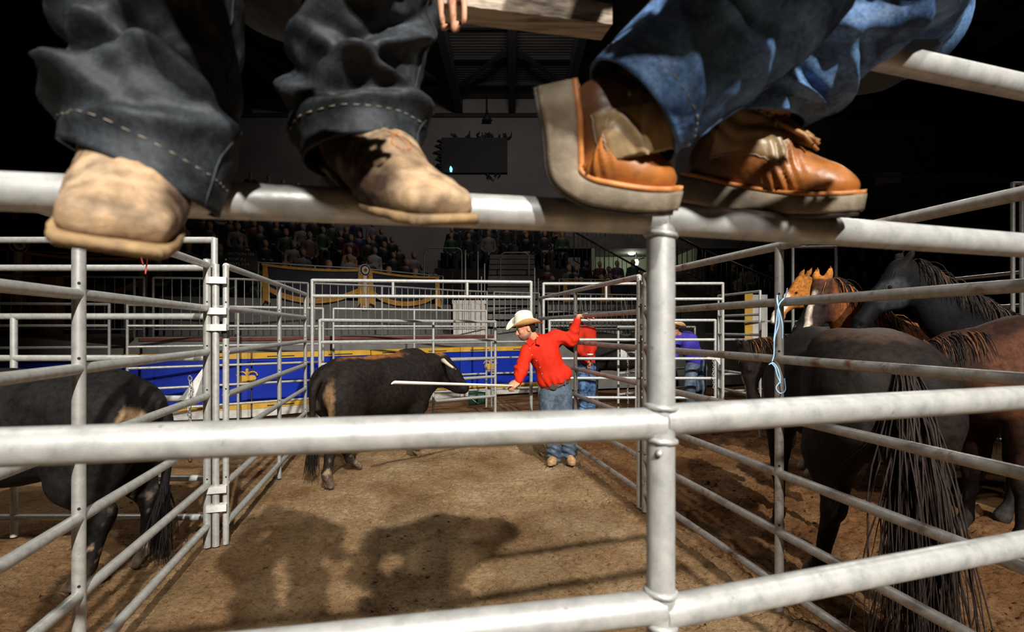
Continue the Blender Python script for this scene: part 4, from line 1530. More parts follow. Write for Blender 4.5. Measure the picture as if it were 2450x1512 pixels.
# ------------------------------------------------------------------ things on and around the far wall, and on the walkway
def build_far():
    y = BACK_Y - 0.13
    t = thing('scoreboard', 'black scoreboard on the pale far wall with loose cables around it', 'scoreboard', (-1.9, y, 9.2))
    obj('screen', MB().box((-1.85, y, 10.12), (1.62, 0.12, 0.86)), M['black'], t)
    rs = random.Random(3)
    for k in range(22):
        x = -3.6 + rs.random() * 3.4
        top = rs.random() < 0.6
        z = 10.95 if top else 9.28
        pts = [(x, y - 0.05, z)]
        for j in range(4):
            pts.append((pts[-1][0] + rs.uniform(-0.16, 0.16), y - 0.05, pts[-1][2] + (1 if top else -1) * rs.uniform(0.02, 0.13)))
        obj('loose_cable', MB().tube(pts, [0.05, 0.05, 0.035, 0.025, 0.015], 6), M['black'], t, True)
    for k in range(10):
        z = 9.4 + 0.16 * k
        obj('loose_cable', MB().tube([(-3.42, y - 0.05, z), (-3.62 - rs.random() * 0.3, y - 0.05, z + rs.uniform(-0.1, 0.15))], [0.08, 0.02], 6), M['black'], t, True)
    o = obj('horn_lamp', MB().tube([(-1.22, 26.5, 12.97), (-1.22, 26.5, 12.3), (-1.22, 26.5, 12.0), (-1.22, 26.5, 11.72)], [0.02, 0.03, 0.09, 0.26], 16), M['black'], None, True)
    tag(o, 'black bell-shaped lamp hanging before the far wall above the scoreboard', 'lamp')
    o = obj('blue_light', MB().tube([(-3.02, 26.72, 9.56), (-3.0, 26.72, 9.44), (-3.0, 26.72, 9.28)], [0.02, 0.075, 0.05], 12), M['lamp_blue'], None, True)
    tag(o, 'small bright blue light at the lower corner of the scoreboard', 'lamp')
    for k, (px, py) in enumerate(((2073, 107), (2149, 103), (2192, 113), (2213, 132), (2248, 135))):
        c = W(px, py, 20.8)
        t = thing('roof_floodlight', ('lit round floodlight under the roof, leftmost of five', 'lit round floodlight under the roof, highest of five', 'lit round floodlight under the roof, third from the left of five',
                                      'lit round floodlight under the roof, smallest low one of five', 'lit round floodlight under the roof, rightmost of five')[k], 'lamp', c)
        n = Vector((-0.35, -0.75, -0.55)).normalized()
        r = (0.11, 0.13, 0.14, 0.10, 0.13)[k]
        obj('lens', MB().disc(c, n, r, 0.02, 20), M['lamp_white'], t)
        obj('housing', MB().tube([c - n * 0.03, c - n * 0.30], [r * 1.1, r * 0.6], 16), M['black'], t, True)
        obj('hanger', MB().tube([c - n * 0.28, c - n * 0.28 + Vector((0, 0, 0.45))], 0.03, 8), M['black'], t, True)
    # grey box beam under the right-hand roof edge
    o = obj('beam_box', MB().box(W(2125, 430, 22), (0.34, 0.3, 0.22)), M['cream'], None)
    tag(o, 'grey box on the dark beam under the right roof edge', 'box')
    struct('trim_4', MB().bar(W(1960, 418, 22.2), W(2410, 428, 20.5), 0.06, 0.05), M['steel_rail'])
    # left edge: wooden post and black cabinet on the walkway
    o = obj('wooden_post', MB().box((-7.85, 9.02 + 0.25, 1.95), (0.13, 0.08, 0.52)), M['wood_post'])
    tag(o, 'reddish wooden post on the walkway at the left edge', 'post')
    t = thing('black_cabinet', 'black cabinet behind the left balustrade beside the wooden post', 'cabinet', (-7.9, 9.9, 1.44))
    obj('carcass', MB().box((-7.75, 9.9, 1.92), (0.33, 0.2, 0.47)), M['black'], t)
    obj('door', MB().box((-7.75, 9.69, 1.92), (0.30, 0.012, 0.44)), M['dark_metal'], t)
    o = obj('folded_table', MB().box((-7.4, 8.95 + 0.25, 1.475), (0.9, 0.12, 0.03)), M['dark_metal'])
    tag(o, 'flat dark table top lying on the ledge at the left edge', 'table')
    # green bucket lying by the boards
    c = W(1142, 941, 11.2)
    c.z = 0.16
    ax = Vector((1, 0.1, 0))
    t = thing('bucket', 'dark green bucket lying on its side by the white kickboard', 'bucket', (c.x, c.y, 0))
    obj('pail', MB().tube([c - ax * 0.17, c + ax * 0.02, c + ax * 0.17], [0.155, 0.14, 0.12], 24, True), M['bucket'], t, auto=40)
    obj('rim', MB().torus(c - ax * 0.17, ax, 0.155, 0.012, 24, 6), M['bucket'], t, True)
    pts = [c - ax * 0.17 + Vector((0.05 - 0.1 * math.sin(a) * 0.6 + 0.22 * math.sin(a), -0.16 * math.cos(a) - 0.02, 0.02 - 0.13 * math.sin(a))) for a in np.linspace(0, math.pi, 12)]
    obj('handle', MB().tube(pts, 0.006, 6), M['white_plate'], t, True)
    # banners among the far pens
    t = thing('tall_banner', 'tall white banner with an ochre edge behind the chestnut muzzle', 'banner', (4.28, 9.75, 1.0))
    obj('white_sheet', MB().box((4.44, 9.75, 1.68), (0.14, 0.012, 0.52)), M['banner_white'], t)
    obj('ochre_edge', MB().box((4.24, 9.74, 1.68), (0.07, 0.014, 0.56)), M['yellow'], t)
    t = thing('low_banner', 'low white banner with a red printed shape behind the grazing horse', 'banner', (4.35, 8.9, 0.55))
    obj('white_sheet', MB().box((4.42, 8.9, 0.68), (0.25, 0.012, 0.17)), M['banner_white'], t)
    mb = MB().poly([(4.33, 8.885, 0.83), (4.64, 8.885, 0.83), (4.64, 8.885, 0.72), (4.37, 8.885, 0.72)], (0, -1, 0), 0.003)
    obj('red_print', mb, M['banner_red'], t)
    obj('top_rail', MB().tube([(4.16, 8.9, 0.88), (4.68, 8.9, 0.88)], 0.02, 8), M['steel'], t, True)
    obj('bottom_rail', MB().tube([(4.16, 8.9, 0.49), (4.68, 8.9, 0.49)], 0.02, 8), M['steel'], t, True)
    obj('upright', MB().tube([(4.18, 8.9, 0), (4.18, 8.9, 0.9)], 0.02, 8), M['steel'], t, True)


build_far()


# ------------------------------------------------------------------ the two men sitting on the fence
def frame_from(f, u):
    """rotation whose columns are forward, left, up"""
    f = Vector(f).normalized()
    u = Vector(u)
    u = (u - f * u.dot(f)).normalized()
    l = u.cross(f)
    return Matrix((f, l, u)).transposed()


def placer(toe, f, u, L, bend=None):
    """maps shoe coordinates (x heel->toe, y left, z up; toe tip of the sole at x=L) into the world.
    bend = (x of the ball, angle, softness): the part behind the ball is folded up by the angle"""
    R = np.array(frame_from(f, u))
    T = np.array(toe, float)

    def go(v):
        v = np.array(v, float)
        if bend is not None:
            xb, ang, soft = bend
            s = np.linspace(0, 0.6, 400)
            a = ang * np.clip(s / soft, 0, 1) ** 1.5
            cx = -np.concatenate([[0], np.cumsum(np.cos(a[:-1]) * (s[1] - s[0]))])
            cz = np.concatenate([[0], np.cumsum(np.sin(a[:-1]) * (s[1] - s[0]))])
            q = np.clip(xb - v[:, 0], 0, 0.599)
            A = np.interp(q, s, a)
            X = np.interp(q, s, cx)
            Z = np.interp(q, s, cz)
            back = v[:, 0] < xb
            nx = np.where(back, xb + X + v[:, 2] * np.sin(A), v[:, 0])
            nz = np.where(back, Z + v[:, 2] * np.cos(A), v[:, 2])
            v = np.stack([nx, v[:, 1], nz], 1)
        v[:, 0] -= L
        return v @ R.T + T
    return go


def sole_mesh(width, L, z_of, thick_of, n=70, over=0.0, x0=0.0):
    """closed sole slab: width(x) half width, z_of(x) height of its top, thick_of(x)"""
    xs = x0 + (L + over - x0) * (0.5 - 0.5 * np.cos(np.linspace(0, math.pi, n)))
    mb = MB()
    v, f = [], []
    prof = [(0.92, 1.0), (1.0, 0.85), (1.0, 0.15), (0.93, 0.0)]
    m = 2 * len(prof)
    for k, x in enumerate(xs):
        w = width(x) + over
        zt = z_of(x)
        th = thick_of(x)
        ring = [(x, -w * a, zt - th * (1 - b)) for a, b in prof] + [(x, w * a, zt - th * (1 - b)) for a, b in reversed(prof)]
        v += ring
        if k:
            o = (k - 1) * m
            for j in range(m):
                j2 = (j + 1) % m
                f.append((o + j, o + j2, o + m + j2, o + m + j))
    f.append(tuple(range(m - 1, -1, -1)))
    o = (len(xs) - 1) * m
    f.append(tuple(o + j for j in range(m)))
    return np.array(v), f


def interp_fn(pts):
    xs, ys = zip(*pts)
    xs, ys = np.array(xs), np.array(ys)

    def fn(x):
        i = int(np.clip(np.searchsorted(xs, x) - 1, 0, len(xs) - 2))
        t = min(max((x - xs[i]) / (xs[i + 1] - xs[i]), 0), 1)
        t = t * t * (3 - 2 * t)
        return float(ys[i] + (ys[i + 1] - ys[i]) * t)
    return fn


def western_boot(parent, toe, f, u, tilt_seed=0):
    """square-toed tan roughout boot, one per foot"""
    L = 0.300
    tan, org, dark = (0.30, 0.20, 0.118), (0.27, 0.125, 0.045), (0.07, 0.036, 0.018)
    arch = lambda x: 0.040 * (1 - min(max((x - 0.05) / 0.13, 0), 1)) ** 1.6
    b = Body(0.0036)
    b.rbox((0.252, 0, 0.020), (0.045, 0.047, 0.017), 0.014, None, tan, 0.026)
    b.ball((0.205, 0, 0.024), (0.075, 0.049, 0.027), None, tan, 0.03)
    b.chain([(0.235, 0, 0.020), (0.18, 0, 0.038), (0.135, 0, 0.062), (0.090, 0, 0.098)], [0.020, 0.032, 0.038, 0.043], tan, 0.04, ((0, 1, 0), 0.88))
    b.ball((0.12, 0, 0.055), (0.07, 0.036, 0.035), None, tan, 0.03)
    b.ball((0.052, 0, 0.080), (0.052, 0.037, 0.055), None, org, 0.03)
    upl = np.array(frame_from(f, u)).T @ np.array((0, 0, 1.0))
    ank = np.array((0.072, 0, 0.105))
    b.chain([ank, ank + upl * 0.05, ank + upl * 0.12], [0.043, 0.042, 0.043], dark, 0.05)

    def crease(v):
        # flex creases across the vamp and soft buckles in the leather
        d = -0.0022 * np.exp(-((v[:, 0] - 0.155 - 0.10 * np.abs(v[:, 1])) / 0.0035) ** 2) * (v[:, 2] > 0.035)
        d += -0.0018 * np.exp(-((v[:, 0] - 0.167 - 0.13 * np.abs(v[:, 1])) / 0.0030) ** 2) * (v[:, 2] > 0.035)
        d += -0.0016 * np.exp(-((v[:, 0] - 0.140 - 0.08 * np.abs(v[:, 1])) / 0.0035) ** 2) * (v[:, 2] > 0.05)
        d += 0.0032 * fbm(v * 26 + tilt_seed, 3) + 0.0014 * perlin(v * 90)
        return d
    go = placer(toe, f, u, L)
    v, fc, c, _ = b.mesh(0.02, crease)
    # worn and mud-darkened edges along the sole
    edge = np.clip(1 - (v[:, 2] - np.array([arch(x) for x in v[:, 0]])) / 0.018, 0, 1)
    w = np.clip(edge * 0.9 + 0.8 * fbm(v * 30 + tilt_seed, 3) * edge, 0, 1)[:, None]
    side = np.clip((-v[:, 1] * (1 if tilt_seed else -1) - 0.016) / 0.022, 0, 1) * np.clip(1 - (v[:, 0] - 0.235) / 0.05, 0, 1)  # stained flank, its shaded side painted in as near-black
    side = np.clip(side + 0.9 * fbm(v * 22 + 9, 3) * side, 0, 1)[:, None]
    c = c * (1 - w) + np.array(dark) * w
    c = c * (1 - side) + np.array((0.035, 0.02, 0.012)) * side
    pale = np.clip(fbm(v * 14 + 3 + tilt_seed, 3) * 1.5, 0, 1)[:, None]
    c = c * (1 - 0.4 * pale) + np.array((0.42, 0.32, 0.22)) * 0.4 * pale
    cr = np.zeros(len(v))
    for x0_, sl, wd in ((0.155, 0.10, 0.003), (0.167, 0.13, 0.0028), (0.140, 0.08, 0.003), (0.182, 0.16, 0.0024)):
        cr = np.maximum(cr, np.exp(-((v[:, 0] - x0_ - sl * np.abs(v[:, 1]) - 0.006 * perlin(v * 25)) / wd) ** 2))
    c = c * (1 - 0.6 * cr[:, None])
    c = c * (1 + 0.75 * fbm(v * 38 + tilt_seed, 3))[:, None].clip(0.35, 1.6)
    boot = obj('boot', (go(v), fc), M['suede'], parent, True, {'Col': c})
    width = interp_fn([(0, 0.030), (0.03, 0.036), (0.09, 0.034), (0.13, 0.031), (0.19, 0.046), (0.23, 0.050), (0.27, 0.049), (0.296, 0.044), (0.305, 0.038)])
    sv, sf = sole_mesh(width, L, lambda x: arch(x) + 0.008, lambda x: 0.012, 80, 0.006)
    sv = sv + 0.0016 * perlin(sv * 60)[:, None] * np.array((0, 1, 1))
    obj('sole', (go(sv), sf), M['sole_tan'], boot, True)
    hv, hf = sole_mesh(interp_fn([(-0.004, 0.028), (0.02, 0.035), (0.075, 0.034)]), 0.072, lambda x: arch(x), lambda x: arch(x) + 0.008, 20)
    obj('heel', (go(hv), hf), M['sole_dark'], boot, True)
    # stitched loop motif on the vamp
    for side_ in (-1, 1):
        pts = []
        for t in np.linspace(0, 1, 16):
            a = t * math.pi * 1.5
            x = 0.205 - 0.035 * t
            y = side_ * (0.003 + 0.010 * math.sin(a))
            pts.append((x, y, 0.0))
        pts = np.array(pts)
        for i in range(len(pts)):
            dd = np.linalg.norm((v[:, :2] - pts[i, :2]), axis=1) + (v[:, 2] < 0.04) * 1.0
            pts[i, 2] = v[np.argmin(dd), 2] + 0.0005
        obj('stitched_motif', MB().tube([Vector(q) for q in go(pts)], 0.0011, 6), M['welt'], boot, True)
    return boot


def lace_boot(parent, toe, f, u, bend=None, seed=0, flip=1):
    """moccasin-toed work boot: orange vamp, tan shaft, fringed kiltie, thick crepe sole"""
    L = 0.295
    orange, tan, dark, mid = (0.34, 0.115, 0.022), (0.30, 0.205, 0.105), (0.055, 0.024, 0.012), (0.20, 0.065, 0.016)
    sole_t = interp_fn([(0, 0.046), (0.09, 0.042), (0.16, 0.030), (0.30, 0.026)])
    z0 = lambda x: 0.030 + 0.016 * (1 - min(max((x - 0.05) / 0.14, 0), 1)) + 0.008 * max(0, (x - 0.22) / 0.075) ** 2
    b = Body(0.0036)
    b.ball((0.235, 0, 0.050), (0.056, 0.046, 0.028), None, orange, 0.03)
    b.ball((0.19, 0, 0.054), (0.075, 0.045, 0.034), None, orange, 0.03)
    b.chain([(0.225, 0, 0.052), (0.17, 0, 0.074), (0.13, 0, 0.102)], [0.022, 0.032, 0.040], orange, 0.04, ((0, 1, 0), 0.95))
    b.ball((0.11, 0, 0.075), (0.09, 0.038, 0.042), None, mid, 0.03)
    b.ball((0.048, 0, 0.088), (0.048, 0.036, 0.055), None, dark, 0.03)
    b.chain([(0.115, 0, 0.120), (0.085, 0, 0.138), (0.080, 0, 0.150)], [0.040, 0.042, 0.038], tan, 0.04, ((0, 1, 0), 1.08))

    def crease(v):
        d = 0.0016 * fbm(v * 28 + seed, 3)
        sh = np.clip((v[:, 2] - 0.105) / 0.02, 0, 1)
        d += sh * (0.0026 * np.sin((v[:, 2] * 250 + v[:, 0] * 60 + 7 * perlin(v * 14 + seed))) + 0.004 * fbm(v * 22 + seed, 2))
        vm = np.exp(-((v[:, 0] - 0.175) / 0.022) ** 2) * (v[:, 2] < 0.12)
        d += vm * 0.0034 * np.sin(v[:, 0] * 420 + v[:, 2] * 190 + 4 * perlin(v * 24))
        # raised moccasin seam round the toe
        return d
    go = placer(toe, f, u, L, bend)
    v, fc, c, _ = b.mesh(0.010, crease)
    seam = lambda x: 0.064 + 0.30 * np.clip(x - 0.075, 0, 1) if bend[1] > 0.8 else 0.094 + 0.0 * x - 4.0 * (np.asarray(x) - 0.105) ** 2
    pan = np.clip((v[:, 2] - seam(v[:, 0])) / 0.006, 0, 1)          # quarter seam line
    pan = pan * np.clip((0.178 - v[:, 0]) / 0.003, 0, 1) * np.clip((v[:, 0] - 0.046) / 0.003, 0, 1)
    c = c * (1 - pan[:, None]) + np.array(tan) * pan[:, None]
    v = v + vert_normals(v, fc) * (0.0022 * pan)[:, None]
    blot = np.clip(fbm(v * 20 + seed, 4) * 1.6, 0, 1)[:, None]
    c = c * (1 - 0.62 * blot) + np.array(dark) * 0.62 * blot
    tip = np.clip((v[:, 0] - 0.262) / 0.03, 0, 1)[:, None] * 0.5
    c = c * (1 - tip) + np.array(mid) * tip
    boot = obj('boot', (go(v), fc), M['leather'], parent, True, {'Col': c})
    width = interp_fn([(0, 0.027), (0.03, 0.037), (0.10, 0.036), (0.15, 0.039), (0.21, 0.051), (0.25, 0.049), (0.28, 0.036), (0.297, 0.014)])
    sv, sf = sole_mesh(width, L, z0, sole_t, 90, 0.006)
    obj('sole', (go(sv), sf), M['sole'], boot, True)
    wv, wf = sole_mesh(width, L, lambda x: z0(x) + 0.007, lambda x: 0.008, 90, 0.0045)
    obj('welt', (go(wv), wf), M['welt'], boot, True)
    # outsole: thin dark tread layer
    tv, tf = sole_mesh(width, L, lambda x: z0(x) - sole_t(x) + 0.003, lambda x: 0.009, 60, 0.001)
    obj('tread', (go(tv), tf), M['sole_dark'], boot, True)
    # quarter edge seam
    pts = []
    for x in np.linspace(0.05, 0.176, 30):
        z = float(seam(x))
        cand = np.abs(v[:, 0] - x) * 1.0 + np.abs(v[:, 2] - z) * 1.0 + (v[:, 1] * flip > 0) * 1.0
        q = v[np.argmin(cand)].copy()
        pts.append(q)
    obj('seam', MB().tube([Vector(q) for q in go(np.array(pts))], 0.0014, 6), M['thread'], boot, True)
    # fringed kiltie over the laces
    def on_top(x, y, lift):
        near = np.abs(v[:, 0] - x) + np.abs(v[:, 1] - y) < 0.008
        return float(v[near, 2].max()) + lift if near.any() else 0.09
    for k in range(10):
        y = -0.032 + 0.0071 * k
        tip = 0.212 + 0.005 * ((k * 7) % 3)
        xs = np.linspace(0.150, tip, 6)
        lift = (0.004, 0.008, 0.013, 0.017, 0.019, 0.015 + 0.006 * (k % 2))
        q = np.array([(x, y * (0.85 + 0.05 * i), on_top(x, y, lift[i])) for i, x in enumerate(xs)])
        obj('kiltie_fringe', MB().tube([Vector(p) for p in go(q)], [0.0040, 0.0044, 0.0046, 0.0046, 0.0042, 0.0030], 8), M['kiltie'], boot, True)
    for k, x in enumerate((0.152, 0.138, 0.124)):
        q = np.array([(x + 0.010 * (1 - abs(s_)), 0.036 * s_, on_top(x + 0.010 * (1 - abs(s_)), 0.036 * s_, 0.002)) for s_ in np.linspace(-1, 1, 9)])
        obj('lace', MB().tube([Vector(p) for p in go(q)], 0.0026, 6), M['thread'], boot, True)
    return boot


def smooth_path(pts, n):
    """Catmull-Rom through pts, n samples evenly spaced by length"""
    P = [np.array(p, float) for p in pts]
    P = [2 * P[0] - P[1]] + P + [2 * P[-1] - P[-2]]
    out = []
    for i in range(1, len(P) - 2):
        for t in np.linspace(0, 1, 40, endpoint=False):
            a, b, c, d = P[i - 1], P[i], P[i + 1], P[i + 2]
            out.append(0.5 * ((2 * b) + (-a + c) * t + (2 * a - 5 * b + 4 * c - d) * t * t + (-a + 3 * b - 3 * c + d) * t ** 3))
    out.append(P[-2])
    out = np.array(out)
    d = np.concatenate([[0], np.cumsum(np.linalg.norm(np.diff(out, axis=0), axis=1))])
    s = np.linspace(0, d[-1], n)
    return np.stack([np.interp(s, d, out[:, k]) for k in range(3)], 1), s


def trouser_leg(parent, path, radius, folds, material, seed=0, tilt=(0, 0), flat=1.0, n=170, m=150, rough=0.004, level=0.0):
    """jeans leg: cloth tube along path (hem first) with a turned-in hem, folds given as
    (s, theta, slope, height, width, span); theta 90 deg faces the camera, 0 deg picture right"""
    C, s = smooth_path(path, n)
    T = np.gradient(C, axis=0)
    T /= np.linalg.norm(T, axis=1)[:, None]
    e1, e2 = [], []
    ref = np.array((1.0, 0, 0))
    a = ref - T[0] * (ref @ T[0])
    a /= np.linalg.norm(a)
    for k in range(n):
        a = a - T[k] * (a @ T[k])
        a /= np.linalg.norm(a)
        b = np.cross(T[k], a)
        if k == 0 and b[1] > 0:
            sgn = -1
        elif k == 0:
            sgn = 1
        e1.append(a.copy())
        e2.append(sgn * b)
    e1, e2 = np.array(e1), np.array(e2)
    if level:
        w = (np.exp(-(s / 0.075) ** 2) * level)[:, None]
        h1 = np.array((1.0, 0, 0.0)) * np.ones_like(e1)
        h2 = np.array((0, -1.0, 0.0)) * np.ones_like(e2)
        e1 = e1 * (1 - w) + h1 * w
        e2 = e2 * (1 - w) + h2 * w
        e1 /= np.linalg.norm(e1, axis=1)[:, None]
        e2 /= np.linalg.norm(e2, axis=1)[:, None]
    th = np.linspace(0, 2 * math.pi, m, endpoint=False)
    S, TH = np.meshgrid(s, th, indexing='ij')
    rad = np.array([radius(x) for x in s])[:, None] * np.ones_like(TH)
    d = np.zeros_like(TH)
    for (fs, ft, slope, amp, wid, span) in folds:
        dt = (TH - math.radians(ft) + math.pi) % (2 * math.pi) - math.pi
        x = (S - fs - slope * dt) / wid
        d += 1.7 * amp * (np.exp(-x * x) - 0.55 * np.exp(-((x - 1.5) / 0.9) ** 2)) * np.exp(-(dt / math.radians(span)) ** 2)
    r0 = rad
    pos = C[:, None, :] + e1[:, None, :] * (r0 * np.cos(TH))[..., None] + e2[:, None, :] * (r0 * flat * np.sin(TH))[..., None]
    q = pos.reshape(-1, 3)
    nz = fbm(q * 13 + seed, 3).reshape(TH.shape)
    nz2 = perlin(q * 42 + seed).reshape(TH.shape)
    hemfade = np.clip(S / 0.05, 0.15, 1)
    ridge = 0.30 - np.abs(perlin(q * np.array((9.0, 9.0, 6.0)) + 3 * seed)).reshape(TH.shape)
    d = (d + rough * (1.6 * nz + 1.6 * ridge)) * hemfade + rough * 0.25 * nz2
    # hem band: slightly thicker cloth below the stitching
    d += 0.0014 * (S < 0.030)
    rr = rad + d
    shift = (tilt[0] * np.cos(TH) + tilt[1] * np.sin(TH)) * np.exp(-S / 0.16)
    ex = e1[:, None, :] * np.cos(TH)[..., None] + e2[:, None, :] * flat * np.sin(TH)[..., None]
    out = C[:, None, :] + ex * rr[..., None] + T[:, None, :] * shift[..., None]
    inner = C[:, None, :] + ex * (rr - 0.004)[..., None] + T[:, None, :] * shift[..., None]
    k_in = int(np.searchsorted(s, 0.09))
    rows = [inner[k] for k in range(k_in, -1, -1)] + [out[k] for k in range(n)]
    v = np.concatenate(rows)
    f = []
    R = len(rows)
    J = np.arange(m)
    J2 = (J + 1) % m
    for k in range(R - 1):
        o = k * m
        f.append(np.stack([o + J, o + m + J, o + m + J2, o + J2], 1))
    f = np.concatenate(f)
    leg = obj('trouser_leg', (v, f), material, parent, True)
    k0 = int(np.searchsorted(s, 0.029))
    for off, br in ((0.0, 4),):
        ring = [Vector(out[k0, j] + (out[k0, j] - C[k0]) * 0.008) for j in range(m)]
        mb = MB()
        for j in range(0, m, br):
            seg = ring[j:j + br - 1]
            if len(seg) >= 2:
                mb.tube(seg, 0.0007, 5)
        obj('hem_stitching', mb, M['thread'], leg, True)
    # outer seam
    k1 = int(n * 0.75)
    jj = int(m * 0.02)
    obj('side_seam', MB().tube([Vector(out[k, jj] + (out[k, jj] - C[k]) * 0.006) for k in range(0, k1, 2)], 0.0015, 5), material, leg, True)
    return leg


def finger(b, base, dirs, lens, r, col):
    p = Vector(base)
    for k, (d, l) in enumerate(zip(dirs, lens)):
        q = p + Vector(d).normalized() * l
        b.cone(p, q, r * (1 - 0.10 * k), r * (0.90 - 0.10 * k), col, 0.004)
        p = q
    return p


def hand(b, wrist, fwd, palm, side, curl, skin, scale=1.0, thumb_out=0.7):
    """adds a hand to body b: fwd = wrist to knuckles, palm = direction the palm faces,
    side = +1 if the thumb lies on fwd x palm side; curl in radians per joint"""
    f = Vector(fwd).normalized()
    p = Vector(palm)
    p = (p - f * p.dot(f)).normalized()
    s = f.cross(p) * side
    w = Vector(wrist)
    k = scale
    R = np.array(Matrix((f, s, p)).transposed())
    b.cone(w, w + f * 0.05 * k, 0.024 * k, 0.028 * k, skin, 0.02, (tuple(p), 1.35))
    b.rbox(w + f * 0.055 * k, (0.043 * k, 0.040 * k, 0.014 * k), 0.012 * k, R, skin, 0.012)
    for i, (off, ln) in enumerate(((0.030, 0.92), (0.010, 1.0), (-0.010, 0.95), (-0.029, 0.76))):
        base = w + f * (0.093 - 0.004 * abs(i - 1)) * k + s * off * k
        dirs, a = [], 0.0
        c = curl[i] if hasattr(curl, '__len__') else curl
        for j in range(3):
            a += c * (0.85, 1.1, 0.8)[j]
            dirs.append(f * math.cos(a) + p * math.sin(a))
        finger(b, base, dirs, [0.042 * ln * k, 0.027 * ln * k, 0.022 * ln * k], 0.0092 * k, skin)
    tb = w + f * 0.022 * k + s * 0.034 * k
    finger(b, tb, [s * thumb_out + f * 0.6 + p * 0.35, s * 0.25 + f * 0.9 + p * 0.45, f * 0.8 + p * 0.7], [0.036 * k, 0.032 * k, 0.026 * k], 0.0112 * k, skin)


SKIN = (0.50, 0.25, 0.15)


def head_prims(b, c, face, up, skin=SKIN, hair=(0.03, 0.02, 0.015), scale=1.0, beard=None, hair_k=1.0, short=True):
    """head around centre c, looking along face"""
    fw = Vector(face).normalized()
    u = Vector(up)
    u = (u - fw * u.dot(fw)).normalized()
    l = u.cross(fw)
    R = np.array(Matrix((fw, l, u)).transposed())
    C = Vector(c)
    s = scale

    def P(x, y, z):
        return C + (fw * x + l * y + u * z) * s
    b.ball(P(-0.012, 0, 0.035), (0.098 * s, 0.077 * s, 0.090 * s), R, skin, 0.02)
    b.ball(P(0.025, 0, -0.035), (0.068 * s, 0.062 * s, 0.085 * s), R, skin, 0.02)
    b.cone(P(0.058, 0.018, -0.098), P(0.058, -0.018, -0.098), 0.022 * s, None, beard or skin, 0.03)       # chin
    for sg in (-1, 1):
        b.cone(P(-0.01, sg * 0.050, -0.055), P(0.05, sg * 0.022, -0.098), 0.018 * s, None, beard or skin, 0.025)   # jaw
        b.ball(P(0.070, sg * 0.036, -0.018), 0.020 * s, None, skin, 0.02)                              # cheek
        b.ball(P(0.078, sg * 0.033, 0.022), (0.018 * s, 0.020 * s, 0.010 * s), R, skin, 0.015)          # brow
        b.ball(P(0.086, sg * 0.031, 0.004), (0.010 * s, 0.012 * s, 0.007 * s), R, (0.05, 0.03, 0.02), 0.004)   # eye in its socket
        b.ball(P(-0.015, sg * 0.078, -0.008), (0.020 * s, 0.009 * s, 0.034 * s), R, skin, 0.006)        # ear
        b.ball(P(-0.012, sg * 0.087, -0.006), (0.009 * s, 0.005 * s, 0.017 * s), R, tuple(x * 0.6 for x in skin), 0.003, True)
    b.chain([P(0.088, 0, 0.018), P(0.104, 0, -0.012), P(0.114, 0, -0.034)], [0.009 * s, 0.011 * s, 0.0135 * s], skin, 0.012)  # nose
    for sg in (-1, 1):
        b.ball(P(0.100, sg * 0.013, -0.037), 0.010 * s, None, skin, 0.008)
    b.cone(P(0.088, 0.020, -0.066), P(0.088, -0.020, -0.066), 0.0085 * s, None, (0.40, 0.15, 0.11), 0.006)  # lips
    b.cone(P(0.085, 0.017, -0.076), P(0.085, -0.017, -0.076), 0.0085 * s, None, (0.40, 0.15, 0.11), 0.006)
    if beard:
        b.ball(P(0.035, 0, -0.075), (0.058 * s, 0.062 * s, 0.035 * s), R, beard, 0.02)
    return P, R


